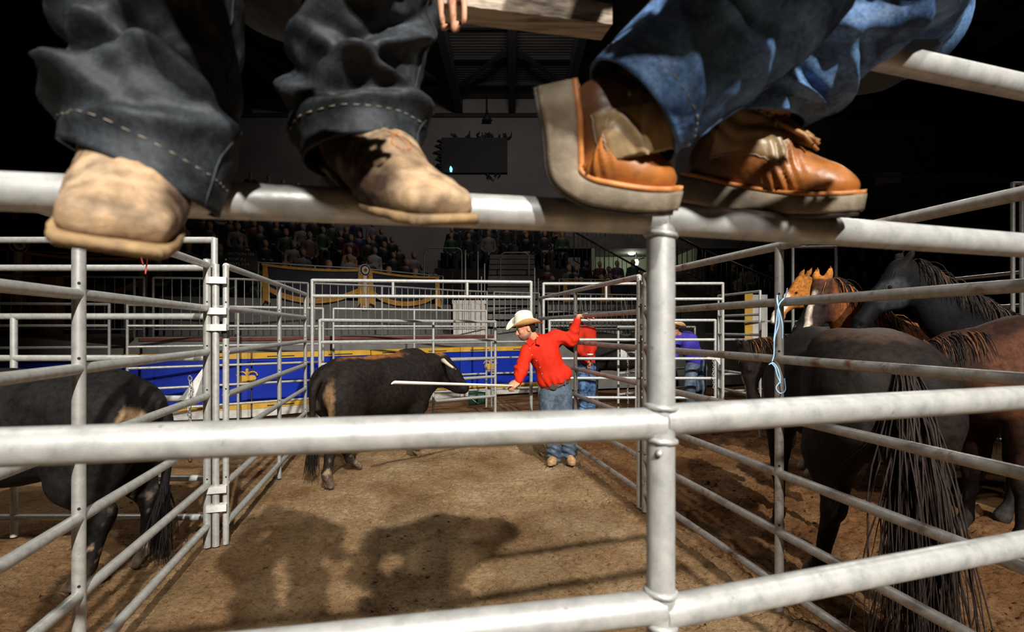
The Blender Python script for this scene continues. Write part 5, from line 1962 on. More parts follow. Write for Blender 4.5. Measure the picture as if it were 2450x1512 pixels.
def build_sitters():
    # ---------------- man on the left: charcoal jeans, tan western boots
    t = thing('person', 'man on the fence in charcoal jeans and tan square-toed boots, hand on the plank', 'person', (-0.36, 0.92, 1.77))
    b = Body(0.010)
    dark = (0.05, 0.05, 0.055)
    hipL, hipR = (-0.42, 0.98, 2.255), (-0.22, 1.0, 2.255)
    b.chain([(-0.32, 0.99, 2.27), (-0.32, 0.90, 2.50), (-0.32, 0.72, 2.72)], [0.12, 0.12, 0.12], dark, 0.05)
    b.cone((-0.47, 0.70, 2.74), (-0.17, 0.70, 2.74), 0.06, None, dark, 0.05)
    b.cone((-0.32, 0.68, 2.76), (-0.32, 0.60, 2.87), 0.05, 0.045, SKIN, 0.03)
    head_prims(b, (-0.32, 0.52, 2.93), (0.0, -0.9, -0.5), (0, 0, 1), beard=None)
    for hip, knee, ank, foot in ((hipL, (-0.44, 0.66, 2.28), (-0.487, 0.75, 1.88), (-0.44, 0.62, 1.76)), (hipR, (-0.20, 0.72, 2.30), (-0.235, 0.82, 1.90), (-0.17, 0.72, 1.79))):
        b.chain([hip, knee, ank, foot], [0.075, 0.052, 0.036, 0.026], SKIN, 0.03)
    # left arm reaches the plank; unseen right forearm is posed to shade the rail
    b.chain([(-0.17, 0.72, 2.73), (-0.06, 0.86, 2.48), (-0.118, 0.93, 2.275)], [0.048, 0.042, 0.030], SKIN, 0.03)
    hand(b, (-0.116, 0.925, 2.27), (0.05, -0.25, -1), (0.15, 1, -0.1), 1, (0.12, 0.18, 0.22, 0.28), SKIN, 1.0, 0.9)
    b.chain([(-0.47, 0.70, 2.73), (-0.52, 0.50, 2.44), (-0.25, 0.445, 2.03)], [0.048, 0.042, 0.030], SKIN, 0.03)
    hand(b, (-0.245, 0.445, 2.025), (0.88, 0.05, -0.25), (0.1, 0.75, -0.6), 1, 0.30, SKIN, 1.05)
    body_obj('body', b, M['skin'], t, 0.012)
    # shirt
    b = Body(0.014)
    S = (0.05, 0.05, 0.055)
    b.chain([(-0.32, 0.99, 2.25), (-0.32, 0.90, 2.50), (-0.32, 0.72, 2.72)], [0.15, 0.145, 0.135], S, 0.05, ((0, 1, 0), 1.1))
    b.cone((-0.47, 0.70, 2.74), (-0.17, 0.70, 2.74), 0.075, None, S, 0.05)
    b.chain([(-0.17, 0.72, 2.73), (-0.06, 0.86, 2.48), (-0.113, 0.925, 2.33)], [0.068, 0.058, 0.046], S, 0.03)
    b.chain([(-0.47, 0.70, 2.73), (-0.52, 0.50, 2.44), (-0.28, 0.45, 2.06)], [0.070, 0.070, 0.058], S, 0.03)
    o = body_obj('shirt', b, M['black'], t, 0.02, lambda v: 0.006 * fbm(v * 9, 3))
    # jeans
    rl = interp_fn([(0, 0.086), (0.05, 0.089), (0.12, 0.089), (0.22, 0.088), (0.36, 0.088), (0.50, 0.092), (0.62, 0.098), (0.85, 0.108)])
    legA = [W(342, 432, 0.645), W(372, 300, 0.665), W(388, 150, 0.69), W(398, 0, 0.70), (-0.452, 0.665, 2.18), (-0.44, 0.655, 2.30), (-0.43, 0.76, 2.345), (-0.42, 0.99, 2.29)]
    foldsA = [(0.075, 120, -0.050, 0.017, 0.018, 70), (0.135, 165, 0.055, 0.020, 0.017, 60), (0.165, 95, -0.085, 0.015, 0.020, 65), (0.21, 140, -0.060, 0.018, 0.022, 60),
              (0.245, 60, 0.070, 0.013, 0.018, 60), (0.29, 110, -0.10, 0.014, 0.022, 60), (0.105, 45, 0.045, 0.013, 0.016, 60), (0.05, 60, -0.03, 0.010, 0.012, 80), (0.35, 130, 0.05, 0.012, 0.02, 60),
              (0.40, 70, -0.08, 0.014, 0.02, 70)]
    trouser_leg(t, legA, rl, foldsA, M['denim_black'], 3, tilt=(-0.036, -0.010), flat=0.92, rough=0.006)
    legB = [W(866, 380, 0.765), W(858, 250, 0.78), W(868, 120, 0.785), W(882, 0, 0.78), (-0.208, 0.715, 2.22), (-0.200, 0.715, 2.32), (-0.205, 0.82, 2.36), (-0.22, 1.0, 2.29)]
    rb = interp_fn([(0, 0.079), (0.05, 0.082), (0.12, 0.085), (0.22, 0.088), (0.36, 0.090), (0.50, 0.094), (0.62, 0.098), (0.85, 0.108)])
    foldsB = [(0.042, 95, -0.010, 0.012, 0.012, 75), (0.075, 40, 0.050, 0.017, 0.016, 60), (0.085, 115, -0.060, 0.015, 0.016, 60), (0.13, 60, -0.075, 0.016, 0.018, 60), (0.17, 120, -0.060, 0.014, 0.018, 60),
              (0.22, 75, -0.09, 0.012, 0.022, 60), (0.27, 125, 0.05, 0.010, 0.022, 60), (0.10, 165, 0.05, 0.014, 0.016, 50), (0.33, 80, 0.06, 0.012, 0.02, 70)]
    trouser_leg(t, legB, rb, foldsB, M['denim_black'], 8, tilt=(0.004, -0.004), flat=0.9, rough=0.006)
    b = Body(0.016)
    b.chain([(-0.42, 0.98, 2.26), (-0.22, 1.0, 2.26)], [0.125, 0.125], S, 0.05)
    b.cone((-0.32, 0.99, 2.27), (-0.32, 0.96, 2.40), 0.15, 0.15, S, 0.05)
    body_obj('jeans_seat', b, M['denim_black'], t, 0.02)
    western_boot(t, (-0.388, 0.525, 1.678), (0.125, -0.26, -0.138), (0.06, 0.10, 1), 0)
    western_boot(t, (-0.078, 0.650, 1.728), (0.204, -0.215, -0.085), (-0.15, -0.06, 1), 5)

    # ---------------- man on the right: indigo jeans, orange lace boots
    t = thing('person', 'man on the fence at right in blue jeans and orange lace-up boots with fringed tongues', 'person', (0.62, 0.98, 1.8))
    b = Body(0.010)
    b.chain([(0.76, 1.16, 2.28), (0.62, 0.95, 2.48), (0.42, 0.62, 2.56)], [0.12, 0.12, 0.12], dark, 0.05)  # unseen torso, leaned forward to shade the near trouser leg
    b.cone((0.26, 0.60, 2.57), (0.56, 0.60, 2.58), 0.06, None, dark, 0.05)
    b.cone((0.40, 0.56, 2.60), (0.38, 0.48, 2.68), 0.05, 0.045, SKIN, 0.03)
    head_prims(b, (0.36, 0.40, 2.73), (-0.1, -0.9, -0.45), (0, 0, 1))
    b.chain([(0.68, 1.12, 2.24), (0.36, 0.70, 2.07), (0.19, 0.75, 1.94), (0.14, 0.76, 1.90)], [0.075, 0.050, 0.034, 0.028], SKIN, 0.03)
    b.chain([(0.84, 1.18, 2.26), (0.585, 0.78, 2.167), (0.415, 0.95, 1.95), (0.40, 0.97, 1.90)], [0.075, 0.052, 0.036, 0.028], SKIN, 0.03)
    b.chain([(0.26, 0.60, 2.56), (0.18, 0.47, 2.34), (0.48, 0.42, 2.16)], [0.048, 0.042, 0.030], SKIN, 0.03)  # unseen forearms, crossed here to shade the near trouser leg
    hand(b, (0.485, 0.42, 2.155), (0.9, 0.1, -0.3), (0.3, 0.7, -0.5), 1, 0.35, SKIN)
    b.chain([(0.52, 0.60, 2.57), (0.48, 0.46, 2.27), (0.27, 0.42, 2.10)], [0.048, 0.042, 0.030], SKIN, 0.03)
    hand(b, (0.265, 0.42, 2.10), (-0.9, 0.1, 0.25), (-0.3, 0.7, -0.5), -1, 0.7, SKIN)
    body_obj('body', b, M['skin'], t, 0.012)
    b = Body(0.014)
    b.chain([(0.76, 1.16, 2.26), (0.62, 0.95, 2.48), (0.42, 0.62, 2.56)], [0.15, 0.145, 0.135], S, 0.05)
    b.cone((0.26, 0.60, 2.57), (0.56, 0.60, 2.58), 0.075, None, S, 0.05)
    b.chain([(0.26, 0.60, 2.56), (0.18, 0.47, 2.34), (0.46, 0.42, 2.17)], [0.080, 0.074, 0.060], S, 0.03)  # sleeves thickened to cast shade on that leg
    b.chain([(0.52, 0.60, 2.57), (0.48, 0.46, 2.27), (0.29, 0.42, 2.11)], [0.080, 0.074, 0.060], S, 0.03)
    body_obj('shirt', b, M['black'], t, 0.02, lambda v: 0.006 * fbm(v * 9, 3))
    rd = interp_fn([(0, 0.080), (0.06, 0.082), (0.14, 0.086), (0.30, 0.088), (0.45, 0.088), (0.9, 0.105)])
    legC = [W(1512, 268, 0.715), W(1600, 190, 0.715), W(1722, 95, 0.715), W(1870, -40, 0.68), (0.342, 0.690, 2.085), (0.372, 0.80, 2.145), (0.50, 0.96, 2.21), (0.68, 1.12, 2.26)]
    foldsC = [(0.06, 80, 0.04, 0.007, 0.012, 60), (0.12, 120, -0.05, 0.008, 0.016, 60), (0.19, 70, 0.06, 0.007, 0.02, 60), (0.27, 110, -0.05, 0.008, 0.02, 60)]
    trouser_leg(t, legC, rd, foldsC, M['denim_blue'], 12, tilt=(0.0, 0.0), flat=0.95, rough=0.004)
    legD = [W(1800, 300, 0.925), W(1872, 235, 0.91), W(1958, 130, 0.875), W(2090, -20, 0.82), (0.583, 0.785, 2.18), (0.66, 0.86, 2.215), (0.76, 1.02, 2.25), (0.85, 1.18, 2.27)]
    re = interp_fn([(0, 0.081), (0.06, 0.078), (0.14, 0.076), (0.30, 0.080), (0.45, 0.092), (0.9, 0.105)])
    foldsD = [(0.055, 80, 0.03, 0.012, 0.014, 60), (0.12, 40, 0.06, 0.009, 0.016, 60), (0.18, 110, -0.05, 0.010, 0.02, 60), (0.25, 60, 0.06, 0.009, 0.02, 60)]
    trouser_leg(t, legD, re, foldsD, M['denim_blue'], 21, tilt=(0, 0), flat=0.95, rough=0.004, level=0.9)
    b = Body(0.016)
    b.chain([(0.70, 1.12, 2.27), (0.86, 1.20, 2.28)], [0.125, 0.125], S, 0.05)
    body_obj('jeans_seat', b, M['denim_blue'], t, 0.02)
    lace_boot(t, (0.219, 0.755, 1.752), (0.93, -0.10, -0.20), (-0.05, -0.28, 1), (0.185, 1.22, 0.075), 2, 1)
    lace_boot(t, (0.562, 0.885, 1.778), (0.231, -0.118, -0.040), (0.0, -0.16, 1), (0.165, 0.22, 0.16), 7, 1)

    # ---------------- the plank they sit by
    a, c = W(1060, -2, 0.925), W(1455, 48, 0.985)
    mb = MB()
    d = (c - a).normalized()
    s = Vector((-d.y, d.x, 0))
    n = 24
    v, f = [], []
    for k in range(n + 1):
        p = a.lerp(c, k / n)
        j = 0.0006 * math.sin(k * 2.1)
        for (y, z) in ((-0.02, -0.0185 + j), (0.035, -0.0185), (0.035, 0.0185), (-0.02, 0.0185 + j * 0.5)):
            q = p + s * y + Vector((0, 0, z))
            v.append(tuple(q))
        if k:
            o = 4 * (k - 1)
            for i in range(4):
                f.append((o + i, o + (i + 1) % 4, o + 4 + (i + 1) % 4, o + 4 + i))
    f.append((3, 2, 1, 0))
    o = 4 * n
    f.append((o, o + 1, o + 2, o + 3))
    o = obj('plank', (v, f), M['wood_board'])
    tag(o, 'weathered grey plank at the top between the two sitting men', 'plank')
    # ---------------- twine
    mb = MB()
    p0 = Vector((lf_x(3.06) - 0.03, 3.05, 2.12))
    for k in range(2):
        pts = [p0 + Vector((0.0 + 0.02 * k, 0, 0.02)), p0 + Vector((0.03, -0.03, 0.0)), p0 + Vector((0.02 - 0.03 * k, -0.03, -0.06)), p0 + Vector((-0.01 + 0.03 * k, -0.03, -0.12)), p0 + Vector((0.0 + 0.012 * k, -0.03, -0.17 - 0.05 * k))]
        P, _ = smooth_path(pts, 24)
        mb.tube([Vector(q) for q in P], 0.0045, 6)
    o = obj('twine', mb, M['twine_red'], None, True)
    tag(o, 'red twine hanging from the top rail under the left boot', 'twine')
    mb = MB()
    q0 = Vector((rf_x(3.05) - 0.035, 3.0, 1.745))

    def strand(pts, r=0.0036):
        P, _ = smooth_path([q0 + Vector(p) for p in pts], 40)
        mb.tube([Vector(q) for q in P], r, 6)
    strand([(0.055, -0.0, 0.075), (0.03, -0.03, 0.03), (-0.01, -0.035, -0.02), (-0.02, -0.03, -0.1), (-0.035, -0.03, -0.22)])
    strand([(-0.01, -0.02, 0.035), (-0.02, -0.036, 0.0), (-0.005, -0.035, -0.06), (0.01, -0.035, -0.13), (0.012, -0.03, -0.205)])
    strand([(-0.012, -0.02, 0.035), (-0.014, -0.036, -0.03), (-0.01, -0.035, -0.12), (-0.03, -0.03, -0.2), (-0.034, -0.03, -0.29), (-0.045, -0.03, -0.33)])
    strand([(-0.062, -0.03, -0.345), (-0.04, -0.036, -0.335), (-0.015, -0.036, -0.37), (-0.002, -0.035, -0.43), (-0.022, -0.03, -0.47), (-0.004, -0.035, -0.50), (0.028, -0.03, -0.485), (0.024, -0.03, -0.42)])
    strand([(-0.05, -0.034, -0.335), (-0.03, -0.036, -0.36), (-0.02, -0.036, -0.40), (0.0, -0.035, -0.445)])
    mb.torus(q0 + Vector((0.03, 0.05, 0.0)), (1, -0.2, 0), 0.034, 0.005, 16, 6)
    o = obj('twine', mb, M['twine_blue'], None, True)
    tag(o, 'pale blue twine knotted to the fence post beside the chestnut horse', 'twine')


build_sitters()


# ------------------------------------------------------------------ animals
def leg_front(b, x, y, col, low, foot_dx=0.0, lift=0.0, k=1.0, hoof=(0.05, 0.04, 0.035), sock=None):
    z = lambda h: h * k + lift * max(0, 1 - h / 0.9)
    d = lambda h: x + foot_dx * max(0, 1 - h / 1.0)
    sock = sock or low
    b.cone((d(1.12) - 0.02, y * 0.95, z(1.12)), (d(0.80) - 0.03, y, z(0.80)), 0.15 * k, 0.105 * k, col, 0.09, ((0, 1, 0), 1.35))
    b.cone((d(0.80) - 0.03, y, z(0.80)), (d(0.50), y, z(0.50)), 0.098 * k, 0.058 * k, col, 0.05)
    b.ball((d(0.47) + 0.005, y, z(0.47)), (0.058 * k, 0.054 * k, 0.072 * k), None, low, 0.03)
    b.cone((d(0.44), y, z(0.44)), (d(0.18), y, z(0.18)), 0.044 * k, 0.036 * k, low, 0.03)
    b.ball((d(0.15) + 0.005, y, z(0.155)), 0.047 * k, None, sock, 0.02)
    b.cone((d(0.14) + 0.01, y, z(0.135)), (d(0.06) + 0.05, y, z(0.075)), 0.040 * k, 0.044 * k, sock, 0.02)
    b.cone((d(0.05) + 0.055, y, z(0.062)), (d(0.0) + 0.080, y, z(0.018)), 0.050 * k, 0.060 * k, hoof, 0.008)


def leg_hind(b, x, y, col, low, foot_dx=0.0, lift=0.0, k=1.0, hoof=(0.05, 0.04, 0.035), sock=None):
    z = lambda h: h * k + lift * max(0, 1 - h / 0.9)
    d = lambda h: x + foot_dx * max(0, 1 - h / 1.05)
    sock = sock or low
    b.cone((d(1.18) + 0.02, y * 0.85, z(1.18)), (d(0.86) + 0.16, y, z(0.86)), 0.24 * k, 0.165 * k, col, 0.10, ((0, 1, 0), 1.30))
    b.cone((d(1.05) - 0.06, y * 0.9, z(1.05)), (d(0.76) + 0.0, y, z(0.76)), 0.18 * k, 0.115 * k, col, 0.08, ((0, 1, 0), 1.15))
    b.cone((d(0.84) + 0.10, y, z(0.84)), (d(0.58) - 0.08, y, z(0.58)), 0.135 * k, 0.066 * k, col, 0.06)
    b.cone((d(0.62) - 0.12, y, z(0.63)), (d(0.54) - 0.09, y, z(0.52)), 0.040 * k, 0.060 * k, low, 0.03)       # point of hock
    b.cone((d(0.53) - 0.075, y, z(0.53)), (d(0.20) - 0.045, y, z(0.20)), 0.056 * k, 0.041 * k, low, 0.04)
    b.ball((d(0.17) - 0.04, y, z(0.165)), 0.050 * k, None, sock, 0.02)
    b.cone((d(0.15) - 0.03, y, z(0.145)), (d(0.06) + 0.02, y, z(0.075)), 0.042 * k, 0.045 * k, sock, 0.02)
    b.cone((d(0.05) + 0.025, y, z(0.062)), (d(0.0) + 0.05, y, z(0.018)), 0.050 * k, 0.060 * k, hoof, 0.008)


def strands(mb, roots, dirs, length, n_seg, r, droop, jitter, rs, curl=0.0):
    for p, d in zip(roots, dirs):
        p = np.array(p, float)
        d = np.array(d, float)
        pts = [p.copy()]
        L = length * rs.uniform(0.75, 1.15)
        for k in range(n_seg):
            d = d + np.array((0, 0, -droop)) + rs.normal(size=3) * jitter
            d /= np.linalg.norm(d)
            p = p + d * L / n_seg
            pts.append(p.copy())
        mb.tube([Vector(q) for q in pts], [r * (1 - 0.8 * (k / n_seg) ** 1.5) for k in range(n_seg + 1)], 4, False)


def horse(label, at, heading, coat, low, poll, muzzle, face=None, mane=(0.012, 0.011, 0.011), scale=1.0, hooves=(0, 0, 0, 0), sock=None, blaze=None,
          nose=None, ears=1.0, tail=True, under=None, h=0.022, patch=None, tail_len=0.95, mane_side=1, girth=1.0, hoof=(0.05, 0.04, 0.035), mane2=None, seed=0, lifts=(0, 0, 0, 0)):
    """standing horse; local x forward, y left, z up; poll and muzzle are local points; heading in radians"""
    b = Body(h)
    g = girth
    under = under or tuple(0.8 * c for c in coat)
    b.ball((0.34, 0, 1.17), (0.36, 0.27 * g, 0.37), None, coat, 0.12)
    b.ball((-0.06, 0, 1.14), (0.52, 0.31 * g, 0.35), None, coat, 0.12)
    b.ball((-0.58, 0, 1.24), (0.36, 0.29 * g, 0.30), None, coat, 0.12)
    b.cone((-0.42, 0.10 * g, 1.40), (-0.74, 0.10 * g, 1.30), 0.15, 0.14, coat, 0.10)
    b.cone((-0.42, -0.10 * g, 1.40), (-0.74, -0.10 * g, 1.30), 0.15, 0.14, coat, 0.10)
    b.cone((0.36, 0, 1.42), (0.02, 0, 1.38), 0.12, 0.13, coat, 0.10)
    b.ball((0.62, 0, 1.08), (0.17, 0.21 * g, 0.24), None, coat, 0.09)
    P = np.array(poll, float)
    N0 = np.array((0.50, 0, 1.24))
    d = P - N0
    up = np.array((0, 0, 1.0)) - d * d[2] / (d @ d)
    up /= np.linalg.norm(up)
    mid = N0 + d * 0.5
    side = ((0, 1, 0), 1.55)
    b.cone(N0 + up * -0.02, mid - up * 0.01, 0.255, 0.185, coat, 0.10, side)
    b.cone(mid - up * 0.01, P - d / np.linalg.norm(d) * 0.03, 0.185, 0.125, coat, 0.08, side)
    b.cone(np.array((0.30, 0, 1.38)), mid + up * 0.11, 0.13, 0.09, coat, 0.10, side)
    Mz = np.array(muzzle, float)
    hd = Mz - P
    L = np.linalg.norm(hd)
    hd /= L
    s = np.cross(hd, (0, 0, 1.0))
    s = s / np.linalg.norm(s) if np.linalg.norm(s) > 0.2 else np.array((0, 1.0, 0))
    if s[1] < 0:
        s = -s
    fr = np.cross(s, hd)                       # towards the front of the face
    if fr[2] < -0.2 or (abs(fr[2]) <= 0.2 and fr[0] < 0):
        fr = -fr
    fc = face or coat
    nose = nose or tuple(0.5 * c for c in coat)
    ns = (tuple(s), 1.35)
    k = L / 0.62
    b.cone(P + hd * 0.02 + fr * 0.01, P + hd * 0.28 * k - fr * 0.005, 0.105 * k, 0.100 * k, fc, 0.05, ns)
    b.ball(P + hd * 0.19 * k - fr * 0.085 * k, (0.11 * k, 0.075 * k, 0.11 * k), None, fc, 0.05)     # jowl
    b.cone(P + hd * 0.28 * k + fr * 0.01, P + hd * 0.53 * k + fr * 0.015 * k, 0.085 * k, 0.062 * k, fc, 0.05, (tuple(s), 1.25))
    b.cone(P + hd * 0.53 * k + fr * 0.01, P + hd * 0.60 * k - fr * 0.005, 0.064 * k, 0.055 * k, nose, 0.03)
    b.cone(P + hd * 0.50 * k - fr * 0.055 * k, P + hd * 0.57 * k - fr * 0.052 * k, 0.030 * k, 0.028 * k, nose, 0.02)   # lower lip
    for sg in (-1, 1):
        ss = s * sg
        b.ball(P + hd * 0.20 * k + fr * 0.055 * k + ss * 0.072 * k, 0.026 * k, None, tuple(0.6 * c for c in fc), 0.02)  # brow over the eye
        b.ball(P + hd * 0.575 * k + fr * 0.028 * k + ss * 0.045 * k, 0.019 * k, None, (0.012, 0.010, 0.010), 0.01, True)    # nostril
        e0 = P - hd * 0.01 + fr * 0.045 * k + ss * 0.050 * k
        e1 = P - hd * 0.10 * k * ears + fr * 0.065 * k + ss * 0.062 * k
        e2 = P - hd * 0.19 * k * ears + fr * 0.075 * k + ss * 0.058 * k
        b.chain([e0, e1, e2], [0.036 * k, 0.034 * k, 0.007 * k], fc, 0.02, (tuple(fr), 1.5))
        b.ball(e1 + fr * 0.020 * k + hd * 0.01, (0.012 * k, 0.012 * k, 0.040 * k), None, (0.03, 0.02, 0.015), 0.01)
    leg_front(b, 0.46, 0.17 * g, coat, low, hooves[0], lifts[0], 1, hoof, sock)
    leg_front(b, 0.46, -0.17 * g, coat, low, hooves[1], lifts[1], 1, hoof, sock)
    leg_hind(b, -0.72, 0.17 * g, coat, low, hooves[2], lifts[2], 1, hoof, sock)
    leg_hind(b, -0.72, -0.17 * g, coat, low, hooves[3], lifts[3], 1, hoof, sock)
    v, f, c, _ = b.mesh(0.03, lambda q: 0.004 * fbm(q * 7 + seed, 3) + 0.0015 * perlin(q * 30))
    if max(coat) < 0.1:
        c = c * 0.68
    if blaze:
        t = (v - P) @ hd / L
        fz = (v - P) @ fr
        sd = np.abs((v - P) @ s)
        wdt = blaze[1] * (0.6 + 0.6 * np.clip(t, 0, 1)) * (1 + 0.25 * perlin(v * 14))
        w = np.clip((t - blaze[2]) / 0.06, 0, 1) * np.clip((wdt - sd) / 0.010, 0, 1) * np.clip((fz - 0.0) / 0.02, 0, 1) * (t < blaze[3])
        c = c * (1 - w[:, None]) + np.array(blaze[0]) * w[:, None]
    if patch is not None:
        for (pc, pr, pcol) in patch:
            dd = np.linalg.norm((v - np.array(pc)) / np.array(pr), axis=1) + 0.35 * fbm(v * 6 + seed, 3)
            w = np.clip((1.15 - dd) / 0.35, 0, 1)[:, None]
            c = c * (1 - w) + np.array(pcol) * w
    S = scale
    ca, sa = math.cos(heading), math.sin(heading)

    def xf(q):
        q = np.asarray(q, float) * S
        return np.stack([at[0] + q[:, 0] * ca - q[:, 1] * sa, at[1] + q[:, 0] * sa + q[:, 1] * ca, q[:, 2]], 1)
    o = obj('horse', (xf(v), f), M['coat'], None, True, {'Col': c}, org=(at[0], at[1], 0))
    tag(o, label, 'horse')

    def part(name, mb, mt, col=None):
        q = mb.verts()
        at_ = None
        if col is not None:
            rs2 = np.random.RandomState(seed + 5)
            at_ = {'Col': np.array(col)[None] * (0.7 + 0.6 * rs2.rand(len(q), 1))}
            if mane2 is not None:
                blk = (np.arange(len(q)) // 28)
                r = np.random.RandomState(seed + 9).rand(blk.max() + 1)[blk]
                at_['Col'] = np.where((r < 0.22)[:, None], np.array(mane2)[None], at_['Col'])
        return obj(name, (xf(q), mb.f), mt, o, True, at_)
    rs = np.random.RandomState(11 + seed)
    # mane along the crest, falling to one side
    mb = MB()
    crest0 = np.array((0.24, 0, 1.50))
    roots, dirs = [], []
    for k2 in range(420):
        u = rs.rand()
        a = (1 - u) ** 2 * crest0 + 2 * u * (1 - u) * (mid + up * 0.20) + u * u * (P + up * 0.10 - hd * 0.02)
        a = a + np.array((0, rs.uniform(-0.025, 0.025), 0.005))
        roots.append(a)
        dirs.append(np.array((rs.uniform(-0.2, 0.2), mane_side * rs.uniform(0.4, 1.1), rs.uniform(0.0, 0.5))) + up * 0.25)
    strands(mb, roots, dirs, 0.27, 6, 0.0046, 0.55, 0.09, rs)
    # forelock
    roots = [P + up * 0.06 + fr * 0.05 + np.array((0, rs.uniform(-0.04, 0.04), 0.02)) for _ in range(60)]
    dirs = [hd * 0.9 + fr * 0.6 + np.array((0, rs.uniform(-0.4, 0.4), 0)) for _ in range(60)]
    strands(mb, roots, dirs, 0.20 * k, 6, 0.0042, 0.25, 0.06, rs)
    part('mane', mb, M['hair'], mane)
    if tail:
        mb = MB()
        roots, dirs = [], []
        for _ in range(460):
            roots.append(np.array((-0.93 + rs.uniform(-0.02, 0.02), rs.uniform(-0.045, 0.045), 1.38 - 0.26 * rs.rand())))
            dirs.append(np.array((-0.45, rs.uniform(-0.24, 0.24), -0.55)))
        strands(mb, roots, dirs, tail_len + 0.12, 9, 0.0055, 0.42, 0.085, rs)
        part('tail', mb, M['hair'], mane)
    mb = MB()
    for sg in (-1, 1):
        c0 = P + hd * 0.205 * k + fr * 0.050 * k + s * sg * 0.086 * k
        mb.tube([Vector(c0 - s * sg * 0.016 * k), Vector(c0 - s * sg * 0.004 * k), Vector(c0 + s * sg * 0.006 * k), Vector(c0 + s * sg * 0.010 * k)], [0.010 * k, 0.017 * k, 0.012 * k, 0.003 * k], 12)
    part('eyes', mb, M['eye'])
    return o


BROWN_BLACK = (0.0145, 0.0105, 0.0088)
BLACK_C = (0.0060, 0.0060, 0.0068)
CHEST = (0.40, 0.145, 0.028)
BAY = (0.045, 0.022, 0.014)


def build_horses():
    # rump towards the camera, head down out of sight
    horse('dark brown horse seen from behind, rump and full tail nearest the fence', (2.20, 3.74), math.radians(79), BROWN_BLACK, (0.014, 0.011, 0.010), (1.05, -0.1, 1.02), (1.30, -0.1, 0.50),
          mane=(0.020, 0.014, 0.012), scale=1.03, hooves=(0, 0.05, 0.42, 0.02), girth=1.18, h=0.018, tail_len=1.15, hoof=(0.16, 0.12, 0.085), seed=1,
          patch=[((-0.55, 0.0, 1.56), (0.45, 0.30, 0.10), (0.034, 0.020, 0.013))])
    # brown horse at the right edge
    horse('reddish brown horse with rust-streaked mane, neck lowered, at the right edge', (4.05, 3.93), math.radians(177), (0.030, 0.0125, 0.0075), (0.012, 0.008, 0.007), (1.00, -0.04, 1.25), (1.14, -0.10, 0.66),
          mane=(0.018, 0.013, 0.011), mane2=(0.12, 0.045, 0.017), scale=1.08, hooves=(0.0, 0.1, 0, 0.1), seed=2, mane_side=1, hoof=(0.10, 0.08, 0.06),
          patch=[((0.45, 0.25, 1.2), (0.30, 0.2, 0.28), (0.062, 0.022, 0.011))])
    # black horse facing left
    horse('black horse with glossy cheek and pricked ears facing left, behind the rump', (4.70, 4.75), math.radians(181), BLACK_C, (0.008, 0.008, 0.009), (1.18, 0.0, 1.90), (1.56, 0.0, 1.42),
          mane=(0.016, 0.015, 0.015), mane2=(0.085, 0.045, 0.025), scale=1.10, ears=1.05, seed=3, mane_side=1, patch=[((1.30, 0.08, 1.72), (0.13, 0.08, 0.13), (0.026, 0.027, 0.030))])  # cheek gloss painted in as a paler grey patch
    # bay with white stripe
    horse('bay horse with a white face stripe and chestnut neck between the black horses', (4.18, 5.42), math.radians(188), (0.16, 0.050, 0.015), (0.03, 0.015, 0.010), (1.10, 0.0, 1.86), (1.36, 0.10, 1.30),
          face=(0.018, 0.011, 0.009), mane=(0.020, 0.014, 0.011), mane2=(0.34, 0.11, 0.03), scale=1.07, girth=0.92, blaze=((0.50, 0.42, 0.34), 0.038, 0.12, 1.02), nose=(0.22, 0.09, 0.04), seed=4, mane_side=1,
          patch=[((1.12, 0.0, 1.99), (0.10, 0.12, 0.08), CHEST)])
    # grazing dark bay
    horse('dark bay horse with lowered head and reddish forelock, left of the twined post', (3.86, 6.12), math.radians(186), (0.015, 0.010, 0.008), (0.010, 0.008, 0.007), (1.26, 0.05, 1.30), (1.20, 0.08, 0.74),
          mane=(0.020, 0.014, 0.011), mane2=(0.20, 0.075, 0.025), scale=1.03, blaze=((0.46, 0.36, 0.28), 0.022, 0.42, 0.95), seed=5, mane_side=1, hooves=(0.1, -0.05, 0, 0), hoof=(0.30, 0.22, 0.15), sock=(0.25, 0.17, 0.10))
    # black head right of the post
    horse('black horse head just right of the twined post, below the chestnut face', (4.90, 6.85), math.radians(182), BLACK_C, (0.008, 0.008, 0.009), (1.10, 0.0, 1.74), (1.44, 0.05, 1.28),
          mane=(0.012, 0.011, 0.011), scale=1.03, seed=6, blaze=((0.20, 0.18, 0.16), 0.010, 0.25, 0.5))
    # chestnut with white muzzle
    horse('bright chestnut horse with a broad white muzzle facing left', (5.12, 7.52), math.radians(184), CHEST, (0.30, 0.14, 0.06), (1.08, 0.0, 2.13), (1.52, 0.05, 1.62),
          mane=(0.34, 0.13, 0.03), scale=1.04, blaze=((0.72, 0.64, 0.54), 0.075, 0.38, 1.1), nose=(0.40, 0.22, 0.13), seed=7, sock=(0.55, 0.42, 0.30), hoof=(0.3, 0.22, 0.15))


build_horses()


